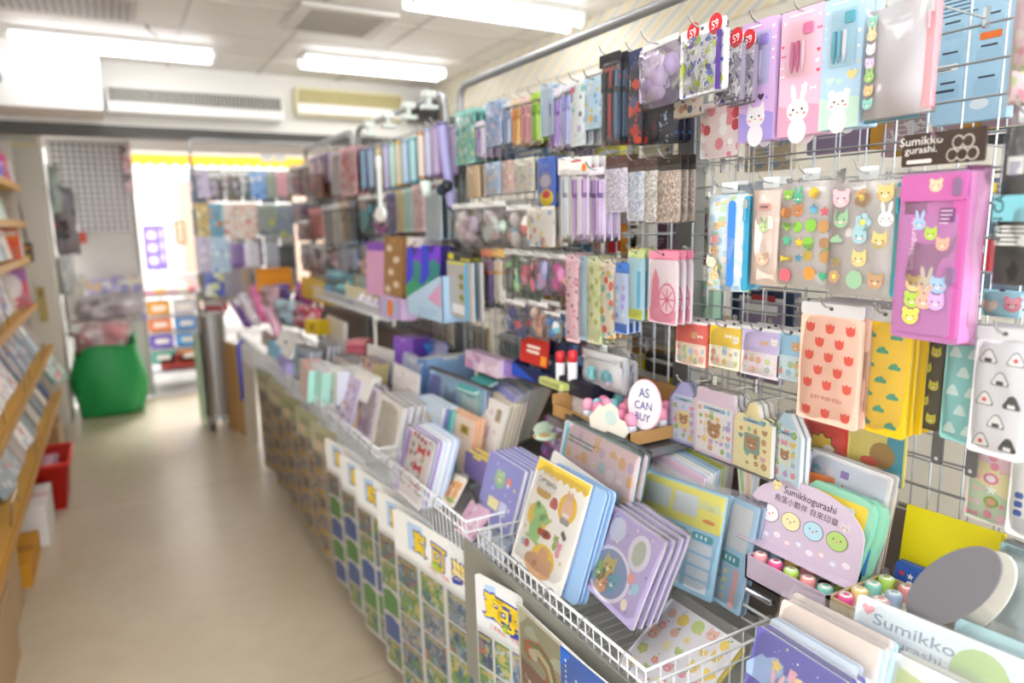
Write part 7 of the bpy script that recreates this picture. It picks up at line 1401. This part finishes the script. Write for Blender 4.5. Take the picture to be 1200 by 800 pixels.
def flatcard(name, lb, tl, tr, x, h, art, c, yaw):
    a = onX(*tl, x); b = onX(*tr, x); w = abs(a.y - b.y); zt = a.z
    r = thing(name, lb, 'hanging card', face_at(x, (a.y+b.y)/2, zt, yaw, -.03), None); m = MB(); m.prism(rr(0, -h/2, w, h, .003), 0, .004, M('efefe8'), M(c)); art(m, w, h, -.0005, -h/2); m.build('printed_card', r)
    m = MB(); m.pillow(w*1.02, h*1.02, .014, FILM, -h/2, 0, 5, 8, .12, 3, .3, back=False); m.build('clear_film', r)
flatcard('hanging_card', 'olive and brown dragon card hanging below the white animal sheets', (606, 706), (700, 760), .655, .4, art_dragon, 'e9e6d8', .0)
flatcard('hanging_card', 'bright blue card with white scribbles overlapping the dragon card', (659, 754), (745, 806), .635, .36, lambda m, w, h, y, zc: (m.flat(rr(0, zc, w*.98, h*.98, .003), y, M('1f6ad0')), [m.flat(ell(-w*.42, zc + h*(.44 - .03*q), .003, n=8), y - .0004, M('e4eefa')) for q in range(9)], scatter(m, .01, zc + h*.2, w*.7, h*.36, y - .0003, ['star', 'bow', 'cloud'], ['e8f0fa', 'c8dcf4'], .016, 5, .95, (.3, .55))), '1f6ad0', .05)
m = MB(); m.prism(rr(0, -.18, 1.4, .36, .003), 0, .006, M('8d8d84', .5)); o = m.build('board_panel'); o.matrix_world = face_at(.672, .75, .745, 0, -.0); tag(o, 'grey green backing board hanging under the basket rim behind the dragon card', 'board')
for k, px in enumerate((262, 272, 283)):
    p = onX(px, 420, .66); m = MB(); m.prism(rr(0, -.32, .2, .66, .004), 0, .02, M(['b48a50', 'c09a62', 'd8d0c0'][k], .6)); o = m.build('wooden_board'); o.matrix_world = face_at(.66 + .03*k, [5.35, 5.2, 5.0][k], .66, .2, .02); tag(o, f'{["brown","tan","pale"][k]} upright board leaning at the entrance end beside the steel bin', 'board', 'upright boards at the entrance end')
m = MB(); m.tube([(0, 0, 0), (0, 0, -.36)], .012, M('2a4cc8', .4), 8); m.tube([(0, 0, 0), (.02, .04, .02), (.06, .05, .02)], .012, M('2a4cc8', .4), 8); p = onX(293, 385, .64); o = m.build('hanging_strap', loc=(.64, 4.75, .74)); tag(o, 'bright blue strap hanging down at the entrance end of the baskets', 'strap')

# ================================================================== bookshelf on the aisle's other side
SHX = -.5; SY0, SY1 = 2.35, 5.85
bs = thing('bookshelf', 'long pale bookshelf with yellow wood shelf edges along the aisle', 'bookshelf', Matrix.Translation((-.9, 4.1, 0)))
WD = M('d9a94e', .5); WDE = M('c8902f', .45); CRM = M('dcd6ca', .6)
def sh(m, name): m.build(name, bs)
m = MB(); m.box(-.32, -.28, SY0 - 4.1, SY1 - 4.1, .0, 2.1, CRM); sh(m, 'back_panel')
m = MB(); m.box(-.3, .36, SY1 - 4.1, SY1 - 4.07, 0, 2.1, CRM); sh(m, 'end_panel')
SHELV = [(.36, -.44), (.70, -.45), (1.0, -.51), (1.31, -.52), (1.55, -.52), (1.79, -.52)]
for z, xf in SHELV:
    m = MB(); m.box(-.3, xf + .9, SY0 - 4.1, SY1 - 4.1, z - .022, z, WD); sh(m, 'shelf_board')
    m = MB(); m.box(xf + .9, xf + .912, SY0 - 4.1, SY1 - 4.1, z - .03, z + .012, WDE); sh(m, 'shelf_edge')
    for k in range(3):
        yy = 3.2 + k*1.0
        m = MB(); m.tube([(xf + .885, yy - 4.1, z), (xf + .89, yy + .06 - 4.1, z + .08), (xf + .89, yy + .22 - 4.1, z + .08), (xf + .885, yy + .28 - 4.1, z)], .003, CHROME, 5); sh(m, 'wire_bookend')
def lbook(name, cat, lb, x, y, z, w, h, t, c, yaw=0, lean=.12, art=None, print=None, group=None, spine=None):
    """front facing book on the bookshelf: looks towards the aisle (+X)"""
    z += t*math.sin(lean) + .001; mt = Matrix.Translation((x, y, z)) @ Matrix.Rotation(PI/2 + yaw, 4, 'Z') @ Matrix.Rotation(-lean, 4, 'X')
    r = thing(name, lb, cat, mt, group)
    m = MB(); m.prism(rr(0, h/2, w, h, .002), 0, .0015, M(c), print)
    if art: art(m, w, h)
    m.build('front_cover', r)
    m = MB(); m.box(-w/2 + .002, w/2 - .003, .0016, t - .0016, .002, h - .003, M('f1ede4', .7)); m.build('page_block', r)
    m = MB(); m.prism(rr(0, h/2, w, h, .002), t - .0015, t, M(c)); m.box(-w/2 - .001, -w/2 + .0005, 0, t, 0, h, M(spine or c)); m.build('back_cover', r)
    return r
LC = ['dfe6ea', 'c8d4dc', '2e4a8c', 'e9e4da', 'b8c8d0', 'd8e0e0', '8a9aa8', 'efeae6', '6a7e94', 'd0c8c0', 'a8bcc8', '3a3e4c', 'e4e8ea', 'c4b8b0']
LD = ['ice white', 'pale steel', 'dark blue', 'ivory', 'powder blue', 'pale grey', 'slate', 'off white', 'blue grey', 'stone', 'mist blue', 'charcoal', 'frost white', 'taupe']
SN = ['lowest shelf', 'second lowest shelf', 'third lowest shelf', 'fourth lowest shelf', 'fifth lowest shelf', 'top shelf']
def shelf_row(si, ys, w, h, seed, lean=.35, prints=True):
    R = random.Random(seed); z, xf = SHELV[si]
    for k, y in enumerate(ys):
        ci = R.randrange(len(LC)); c = LC[ci]; hh = h*R.uniform(.85, 1.05)
        pm = P(c, [LC[R.randrange(14)], 'f4f4f2', '9ab4c4', 'c86a5a'], R.uniform(14, 24), .45, kind='blobs') if R.random() < .5 else None
        lbook('magazine', 'magazine', f'{LD[ci]} magazine, {ORD[k]} from the pillar end of the {SN[si]} of the bookshelf', xf - .045, y, z + .012, w*R.uniform(.9, 1.05), hh, R.uniform(.008, .02), c, R.uniform(-.1, .1), lean, None if pm else (lambda m, w, h: (m.flat(rr(0, h*.62, w*.7, h*.3, .003), -.0004, M('f2f2f0')), lines(m, 0, h*.85, w*.7, 2, h*.05, -.0004, '7a8490', .005))), pm, f'magazines on the {SN[si]}')
shelf_row(0, [5.62, 5.38, 5.13, 4.88, 4.62, 4.36, 4.1, 3.86, 3.6], .22, .29, 1, .45)
shelf_row(1, [5.66, 5.43, 5.2, 4.96, 4.72, 4.48, 4.24, 4.0, 3.76, 3.5], .215, .28, 2, .45)
shelf_row(2, [5.2, 5.0, 4.8, 4.6, 4.4], .18, .25, 3, .2)
shelf_row(3, [5.3, 5.12, 4.94, 4.76, 4.58], .17, .2, 4, .2)
def art_ring(m, w, h): m.flat(rr(0, h*.82, w*.98, h*.34, .003), -.0003, M('a86ab4')); m.flat(ell(0, h*.55, w*.33, w*.33, 24), -.0006, M('efe6ea')); m.flat(ell(0, h*.55, w*.24, w*.24, 24), -.0008, M('f4eef0')); m.flat(rr(0, h*.12, w*.3, h*.08, .002), -.0006, M('f4dce0')); m.flat(rr(0, h*.3, w*.98, h*.0 + .03, .003), -.00025, M('d87a90'))
lbook('picture_book', 'book', 'square pink and purple book with white ring cover on the third lowest shelf', -.60, 5.5, 1.001, .26, .25, .03, 'd4607a', -.75, .08, art_ring)
lbook('picture_book', 'book', 'orange red book with blue panel on the fourth lowest shelf', -.62, 5.5, 1.311, .24, .2, .02, 'e85a2c', -.9, .06, lambda m, w, h: (m.flat(ell(-.02, h*.42, w*.24, h*.1), -.0004, M('7ab0d8')), m.flat(rr(.02, h*.75, w*.7, h*.18, .003), -.0004, M('f08a3a')), m.flat(rr(.07, h*.85, w*.3, h*.12, .003), -.0006, M('f2e6d8'))))
lbook('picture_book', 'book', 'yellow and white book beside the orange red book', -.585, 5.68, 1.311, .16, .2, .03, 'f0f0ea', -.7, .05, lambda m, w, h: m.flat(rr(.0, h*.55, w*.5, h*.6, .002), -.0004, M('f0d83a')))
for k, (c, n_) in enumerate((('f4f4f6', 'white'), ('7a6ad0', 'violet'), ('8a7ad8', 'periwinkle'), ('d83a6a', 'crimson dotted'), ('e86a8c', 'pink dotted'), ('f2f2f4', 'pearl'))):
    lbook('workbook', 'book', f'{n_} tall workbook, {ORD[k]} from the aisle end of the top shelf row', -.575, 4.87 + .17*k, 1.551 if False else 1.791, .19, .27 - .02*k, .02, c, -.5, .15, (lambda m, w, h, c=c: scatter(m, 0, h*.5, w*.9, h*.9, -.0004, ['dot'], ['f4e4ec', c], .03, 3)) if 'dotted' in n_ else None, None, 'workbooks on the top shelf')
for k in range(4):
    lbook('magazine', 'magazine', f'{["mint","pale green","grey","white"][k]} booklet leaning on the {["fifth lowest shelf near the pillar","fifth lowest shelf beside the mint one","fifth lowest shelf beside the pale green one","fifth lowest shelf, last of its row"][k]}', -.57, 5.3 - .2*k, 1.551, .16, .18, .012, ['b8d4c8', 'cfe0d4', 'b4b8bc', 'f0f0ee'][k], -.2, .2, None, None, 'booklets on the fifth lowest shelf')
# dvds and glossy packs at the aisle edge of the lowest shelf
for k in range(4):
    lbook('disc_case', 'disc case', f'{["black glossy","dark red","smoky grey","navy"][k]} disc case, {ORD[k]} from the camera end on the lowest shelf', -.55, 3.3 - .15*k + .4, .361, .14, .2, .016, ['22242a', '3c1c22', '4a4e56', '1e2438'][k], -.1, .5, None, P(['22242a', '3c1c22', '4a4e56', '1e2438'][k], ['c83a3a', '8aa0b8', 'e0b060', 'e8e8ea'], 22, .35, kind='blobs', rough=.15), 'disc cases on the lowest shelf')
for k in range(3):
    lbook('disc_case', 'disc case', f'{["bright red and white","blue","silver"][k]} case on the lowest shelf, {["first","second","third"][k]} past the disc cases', -.55, 3.0 - .15*k, .361, .14, .19, .016, ['d84a3a', '3a5ca8', 'b8c4d0'][k], -.1, .4, None, None, 'bright cases on the lowest shelf')
lbook('picture_book', 'book', 'floral teal book tilted at the pillar end of the lowest shelf', -.42, 5.98, .40, .2, .2, .02, '7ab0b4', -.4, .5, None, P('8ab4b8', ['d86a6a', 'e8e0d0', '5a8a6a', 'f0a8a0'], 25, .5, kind='blobs'))
# floor goods under the bookshelf
def crate(lb, x0, x1, y0, y1, h, c, band=None, name='storage_box', lid=None):
    t = thing(name, lb, 'box', Matrix.Translation(((x0+x1)/2, (y0+y1)/2, 0))); a, b = (x1-x0)/2, (y1-y0)/2
    m = MB(); m.box(-a, a, -b, b, 0, h, M(c, .6)); m.build('carton', t)
    m = MB(); m.box(-a, a, -.03, .03, h, h + .0012, M(band or c, .5)); m.box(-a*.3, a*.3, -b - .0012, -b, h*.3, h*.55, M(band or 'b0907a', .5)); m.build('tape', t)
    if lid:
        m = MB(); m.box(-a - .004, a + .004, -b - .004, b + .004, h + .0015, h + .02, M(lid, .5)); m.build('lid', t)
    return t
p = lambda px, py: onZ(px, py, 0)
crate('brown corrugated carton on the floor at the camera end of the bookshelf', -.86, -.43, 2.35, 2.86, .29, 'c2a27c', 'a88a64')
crate('tan carton behind the brown corrugated one under the bookshelf', -.86, -.46, 2.92, 3.3, .3, 'c8aa84', 'b0926a')
crate('low yellow wooden box with dark base on the floor under the bookshelf', -.80, -.44, 3.42, 3.82, .1, 'd8981c', 'b87c14')
crate('white carton with red mark sitting beside the red basket', -.80, -.405, 3.86, 4.22, .2, 'e9e6e2', 'd8b4b4')
crate('kraft carton standing past the red basket by the pillar', -.66, -.43, 5.25, 5.6, .24, 'b49068', '9c7a54')
crate('small yellow box between the red basket and kraft carton', -.6, -.42, 4.88, 5.05, .14, 'dca42a', 'c08c1c')
t = thing('plastic_basket', 'red plastic basket on the floor holding dark pink packs', 'basket', Matrix.Translation((-.47, 4.5, 0)))
m = MB(); RD = M('d8281c', .4)
for a, b, c0, d in (((-.11, -.16), (.11, -.16), (.14, -.2), (-.14, -.2)), ((.11, -.16), (.11, .16), (.14, .2), (.14, -.2)), ((.11, .16), (-.11, .16), (-.14, .2), (.14, .2)), ((-.11, .16), (-.11, -.16), (-.14, -.2), (-.14, .2))):
    m.add([(a[0], a[1], .005), (b[0], b[1], .005), (c0[0], c0[1], .26), (d[0], d[1], .26)], [(0, 1, 2, 3), (3, 2, 1, 0)], RD)
m.box(-.11, .11, -.16, .16, 0, .006, RD); m.build('basket_body', t)
m = MB(); m.tube([(-.145, -.205, .262), (.145, -.205, .262), (.145, .205, .262), (-.145, .205, .262)], .012, M('e0382a', .35), 8, True); m.build('rim', t)
for k in range(5):
    m = MB(); m.prism(rr(0, 0, .16, .15, .01), -.02, .02, P('8a3a5c', ['d8a0b4', '5a2a4a', 'e8d4dc'], 20, .5, kind='blobs')); o = m.build('toy_pack'); o.matrix_world = Matrix.Translation((-.47, 4.37 + .065*k, .16)) @ Matrix.Rotation(.25, 4, 'X'); tag(o, f'dark pink pack, {ORD[k]} from the camera side inside the red plastic basket', 'toy pack', 'packs in the red basket')

# ================================================================== the rear: pillar, bags, bin, cart, entrance
m = MB(); m.tube([(-.62, 6.29, 2.2), (-.6, 6.28, 1.9), (-.565, 6.28, 1.6), (-.555, 6.275, 1.42)], .006, M('55504c'), 6); o = m.build('power_cord'); tag(o, 'dark cable hanging down the pillar to the switch box', 'cord')
t = thing('switch_box', 'small black switch box with orange lamp at the end of the pillar cable', 'switch', Matrix.Translation((-.555, 6.285, 1.34)))
m = MB(); m.prism(rr(0, 0, .06, .14, .008), -.02, .01, M('4a4238')); m.build('casing', t)
m = MB(); m.prism(rr(0, .03, .03, .03, .004), -.024, -.02, M('e88a2c')); m.prism(rr(0, -.03, .03, .03, .004), -.024, -.02, M('c8b43a')); m.build('rocker', t)
m = MB(); m.prism(rr(0, 0, .055, .26, .006), -.015, .005, M('a8945c', .4, .5)); m.prism(rr(0, .08, .02, .05, .003), -.02, -.015, M('6a5a3a')); o = m.build('door_plate', loc=(-.51, 6.295, .95)); tag(o, 'brass plate low on the pillar beside the pink ring book', 'plate')  # brass door plate on the pillar, holds no switch
for k, (z1, z2, c, l, wd) in enumerate(((2.0, 1.62, 'b8c8c0', 'narrow pale green pack hung on the pillar edge above the black and white bag', .08), (1.86, 1.30, '8a8088', 'black and white bag hung on the pillar edge', .16), (1.28, .98, 'd8dcdc', 'pale grey bag hung below the black and white bag', .11), (1.12, .62, 'e9e6d8', 'cream long bag hung low on the pillar edge', .17), (.80, .62, '6a5040', 'small brown and yellow bag under the cream long bag', .1))):
    r = thing('hanging_bag', l, 'bag', Matrix.Translation((-.36 + (k % 2)*.04, 6.62 + .04*k, z1)), 'bags hung on the pillar edge')
    s_bag(r, wd, z1 - z2, dict(c=[c, 'e4e4e2'], t=.09, s=40 + k, print=P(c, ['3a3438', 'f0f0f0', 'c86a7a', '5a8a7a'], 9, .4, kind='blobs') if k in (1, 4) else None))
m = MB(); m.prism(rr(0, 0, .07, .09, .01), -.01, .01, M('d84a2c')); o = m.build('price_card', loc=(-.23, 6.97, 1.43)); tag(o, 'small orange red card at the foot of the lattice panel', 'card')  # flat price card, not a hung sign
# green bag bin
def sack(lb, x0, x1, y, z0, z1, dep, col, seed, name='cloth_sack'):
    R = random.Random(seed); t = thing(name, lb, 'sack', Matrix.Translation(((x0+x1)/2, y, 0))); w = (x1-x0)/2; n = 28; k = 12; vs = []; fs = []
    for i in range(k + 1):
        q = i/k; z = z0 + (z1 - z0)*q; s_ = .86 + .16*math.sin(PI*min(1, q*1.1))
        for j in range(n):
            a = 2*PI*j/n; wob = 1 + .035*math.sin(5*a + 3*q + seed) + .03*math.sin(9*a - 5*q); ex = .62
            ca, sa = math.cos(a), math.sin(a); x = math.copysign(abs(ca)**ex, ca)*w*s_*wob; yy = math.copysign(abs(sa)**ex, sa)*dep*s_*wob
            vs.append((x, yy, z + (.03*math.sin(3*a + 1) + .05*math.cos(a) if i == k else 0)))
    for i in range(k):
        for j in range(n): fs.append((i*n+j, i*n+(j+1) % n, (i+1)*n+(j+1) % n, (i+1)*n+j))
    fs.append(tuple(range(n-1, -1, -1)))
    m = MB(); m.add(vs, fs, col, True)
    m.add([(v[0]*.9, v[1]*.9, .34) for v in vs[-n:]], [tuple(range(n))], col); m.build('sack_body', t)
    m = MB(); m.tube([vs[-n + j] for j in range(n)], .01, col, 6, True); m.build('rolled_rim', t); return t
sack('bright green cloth sack standing on the floor by the pillar', -.39, .13, 6.55, .0, .56, .2, M('1f9a50', .45), 2)
r = thing('toy_bag', 'clear bag of pink goods bulging out of the green sack', 'bag', Matrix.Translation((-.15, 6.47, .76))); s_bag(r, .38, .40, dict(c=['e8a8b0', 'f0e4e6'], t=.22, s=61, print=P('e8a0a8', ['f2d4d8', 'd8788a', 'f6e6e8'], 9, .5, kind='blobs')))
r = thing('toy_bag', 'crumpled clear bag on top of the pink goods by the pillar', 'bag', Matrix.Translation((-.1, 6.66, .95))); s_bag(r, .44, .19, dict(c=['d0c8cc', 'e8e4e6'], t=.2, s=62, print=P('d4ccd0', ['a89ca4', 'f0ecee', 'c8b8c4'], 10, .5, kind='blobs')))
for k, (x, y, z, w, h, c, l) in enumerate(((-.12, 6.9, 1.08, .26, .16, 'c8bce0', 'lilac pack propped before the plain white panel'), (.08, 6.92, 1.10, .24, .18, 'ddd4c0', 'cream and yellow pack propped beside the lilac pack'), (.0, 6.86, .95, .4, .24, 'b8b4b8', 'grey wire carton behind the crumpled clear bag'))):
    r = thing('boxed_set', l, 'box', Matrix.Translation((x, y, z))); s_block(r, w, h, dict(c=[c, 'e0dce0'], t=.06, s=70 + k, print=P(c, ['f0ecf4', 'e8c8a0', '9a94c4'], 12, .5, kind='blobs')))
for k in range(2):
    m = MB(); m.box(-.04, .04, -.03, .03, -.03, .03, M(['f0f0ec', 'e8d8d0'][k])); m.flat(rr(0, 0, .05, .03, .003), -.031, M(['d8e8e0', 'c85a4a'][k])); o = m.build('small_pack', loc=(-.33 + .13*k, 6.52, .72 + .0*k)); o.rotation_euler = (.2, .4, .3); tag(o, ['white folded pack beside the pillar above the green sack', 'white and red folded pack resting on the pink goods'][k], 'pack')
# display cart at the entrance
CX0, CX1, CYF = .2, .66, 7.45
t = thing('display_cart', 'wheeled display cart with coloured cartons at the entrance', 'cart', Matrix.Translation(((CX0+CX1)/2, CYF, 0))); w = (CX1-CX0)/2
m = MB()
for x in (-w, w):
    for y in (0, .4): m.tube([(x, y, -.04), (x, y, .9)], .012, CHROME, 6)
m.build('frame', t)
for z in (.12, .34, .5, .66, .86):
    m = MB(); m.box(-w, w, 0, .4, z - .015, z, M('c8c4c8', .4)); m.build('shelf_board', t)
cc = [('e8a020', .68, 'orange'), ('e87a28', .52, 'dark orange'), ('6a50c0', .36, 'violet'), ('4ab09a', .2, 'teal')]
for i, (c, z, n_) in enumerate(cc):
    for j in range(2):
        col = c if j == 0 else ['d8d4dc', '4a94d8', '2a9ae0', 'e0904a'][i]; nn = n_ if j == 0 else ['pale grey', 'mid blue', 'bright blue', 'tan'][i]
        r = thing('small_box', f'{nn} carton on the display cart at the entrance, {["top","second","third","fourth"][i]} shelf', 'box', Matrix.Translation((CX0 + .12 + .23*j, CYF + .02, z + .12))); s_block(r, .2, .12, dict(c=[col, col], t=.2, s=1, art=lambda m, w, h, y, zc: m.flat(rr(0, zc, w*.6, h*.4, .003), y, M('f0e8e0'))))
r = thing('small_box', 'dull red carton on the bottom shelf of the display cart', 'box', Matrix.Translation((.46, CYF + .02, .28))); s_block(r, .34, .14, dict(c=['a8342a', '8c2a22'], t=.3, s=2))
for k in range(5):
    r = thing('flat_pack', f'{["pink","orange","pale rose","cream","rose red"][k]} flat pack lying on the display cart top, {ORD[k]} from the lattice panel', 'pack', Matrix.Translation((CX0 + .05 + .1*k, CYF + .06, .90 + .02)), 'flat packs on the cart top'); s_block(r, .1, .05, dict(c=[['e8a8b8', 'f0b06a', 'ecc8cc', 'f0e4d0', 'd86a7a'][k]]*2, t=.2, s=3))
# stainless bin
t = thing('steel_bin', 'tall stainless steel bin on castors at the entrance end of the baskets', 'bin', Matrix.Translation((.575, 5.62, 0)))
m = MB(); 
pts = rr(0, 0, .17, .34, .05, 5); n = len(pts); vs = [(x, y, .08) for x, y in pts] + [(x, y, .86) for x, y in pts]
m.add(vs, [(i, (i+1) % n, n + (i+1) % n, n + i) for i in range(n)], STEEL, True); m.add(vs, [tuple(range(n, 2*n)), tuple(range(n-1, -1, -1))], STEEL); m.build('bin_body', t)
m = MB(); m.tube([(x*1.03, y*1.03, .87) for x, y in pts], .012, CHROME, 6, True); m.tube([(x*1.03, y*1.03, .1) for x, y in pts], .014, CHROME, 6, True); m.build('rim', t)
for x, y in ((-.06, -.14), (.06, -.14), (-.06, .14), (.06, .14)):
    m = MB(); m.lathe([(.03, -.012), (.034, 0), (.03, .012)], M('2c2a2a', .6), (0, 0, .034), 12, 'x'); m.box(-.014, .014, -.01, .01, .034, .08, CHROME); m.build('castor', t, (x, y, 0))
m = MB(); m.tube([(-.08, -.15, .86), (-.08, -.15, 1.02), (-.07, -.1, 1.04), (-.06, .1, 1.04), (-.06, .15, 1.02), (-.06, .15, .86)], .01, CHROME, 6); m.build('handle', t)
m = MB(); m.prism(rr(0, .36, .012, .7, .004), -.16, .16, M('b8d8b4', .5)); o = m.build('green_board', loc=(.465, 5.63, .012)); tag(o, 'pale green board leaning against the steel bin on the aisle side', 'board')
# entrance: awning, purple and orange banners, step
t = thing('shop_awning', 'yellow scalloped awning strip across the entrance', 'awning', Matrix.Translation((1.4, 8.5, 2.2)))
m = MB(); n = 26; w = 3.2; pts = [(-w/2, .09), (-w/2, -.02)]
for k in range(n): x0 = -w/2 + w*k/n; pts += [(x0 + w/n*.5, -.055), (x0 + w/n, -.02)]
pts += [(w/2, .09)]; m.prism(pts, 0, .01, M('f5b020', .6)); m.build('valance', t)
m = MB(); m.tube([(-w/2, 0, .09), (w/2, 0, .09)], .018, M('e8e0d8', .4), 8); m.build('roller', t)
for k, (px0, px1, y0, y1, Y, c, c2, lb) in enumerate(((166, 198, 264, 316, 9.5, '8a74d4', 'f0eafa', 'violet street banner with white lettering outside the entrance'), (203, 219, 258, 286, 9.8, 'ec7a4a', 'f8dcc8', 'orange street banner beside the violet one outside'))):
    a = onY(px0, y0, Y); b = onY(px1, y1, Y); w = b.x - a.x; h = a.z - b.z
    r = thing('street_banner', lb, 'banner', Matrix.Translation(((a.x+b.x)/2, Y, a.z)))
    m = MB(); m.prism(rr(0, -h/2, w, h, .01), 0, .01, M(c, .6))
    for j, ch in enumerate('寶可夢'[:3] if k == 0 else ''): m.flat(rr(-w*.12, -h*(.22 + .28*j), w*.36, h*.16, .02), -.001, M(c2)); m.flat(rr(w*.3, -h*(.2 + .26*j), w*.1, h*.2, .02), -.001, M(c2))
    if k: [m.flat(rr(0, -h*(.2 + .2*j), w*.5, h*.12, .02), -.001, M(c2)) for j in range(4)]
    m.build('cloth', r); m = MB(); m.tube([(-w/2, .02, 0), (w/2, .02, 0)], .012, CHROME, 6); m.tube([(0, .03, .0), (0, .03, -a.z - .05)], .015, CHROME, 6); m.build('pole', r)
m = MB(); m.prism(rr(0, 0, .3, .1, .02), 0, .05, M('f6f4f4', .5)); m.prism(rr(0, -.1, .24, .05, .02), 0, .03, M('efe8e8')); o = m.build('flyer_stack', loc=(.62, 7.7, 1.0)); tag(o, 'pink and white pile beside the display cart top', 'box')
m = MB(); m.box(.05, 1.6, 6.82, 7.2, -.05, -.035, P('9a9490', ['8a847e', 'b0aaa4'], 60, .5, coat=0)); o = m.build('door_mat'); tag(o, 'grey mat beyond the floor edge at the entrance', 'mat')
m = MB(); m.box(-.42, XR, 6.8, 6.83, -.05, .002, M('c8a878', .5)); struct(m.build('trim_6'))
p1 = onY(159, 158, 6.95); m = MB(); m.prism(rr(0, -.2, .07, .4, .01), 0, .05, P('d8b0b4', ['e8e0e0', '6a5a5c', 'c86a74'], 14, .5, kind='blobs')); o = m.build('hanging_bag', loc=(.17, 6.93, 2.2)); tag(o, 'pink and grey bag hung at the top edge of the lattice panel', 'bag')
p1 = onX(484, 182, 1.0)
# white signs hanging near the awning
for k, px in enumerate((311, 326)):
    a = onY(px, 186, 5.5); m = MB(); m.prism(rr(0, 0, .075, .05, .002), 0, .004, M('d8dcdc')); o = m.build('paper_sign', loc=(a.x, 5.44, a.z)); tag(o, f'small pale paper tag at the top of the end panel, {["nearer the entrance","nearer the rack"][k]}', 'tag', 'paper tags on the end panel')

# ================================================================== light
def area(name, loc, rot, sx, sy, e, col=(1, 1, 1)):
    l = bpy.data.lights.new(name, 'AREA'); l.shape = 'RECTANGLE'; l.size = sx; l.size_y = sy; l.energy = e; l.color = col
    o = bpy.data.objects.new(name, l); COL.objects.link(o); o.location = loc; o.rotation_euler = rot; return o
sun = bpy.data.lights.new('daylight', 'SUN'); sun.energy = 4; sun.angle = .3; so = bpy.data.objects.new('daylight', sun); COL.objects.link(so); so.rotation_euler = (-.7, .2, 0)
W = bpy.data.worlds.new('overcast_sky'); SC.world = W; W.use_nodes = True
bg = W.node_tree.nodes['Background']; bg.inputs[0].default_value = (.95, .97, 1, 1); bg.inputs[1].default_value = 2.6
SC.view_settings.view_transform = 'Standard'; SC.view_settings.look = 'None'; SC.view_settings.gamma = 1; SC.view_settings.exposure = .62
SC.cycles.transparent_max_bounces = 32; SC.cycles.max_bounces = 8
for L_, ns in LABELS.items():
    if len(L_.split()) > 16: print('LONG', L_)
for o in bpy.data.objects:
    if o.parent is None and o.get('label') and len(o['label'].split()) > 16: print('LONGLABEL', o['label'])
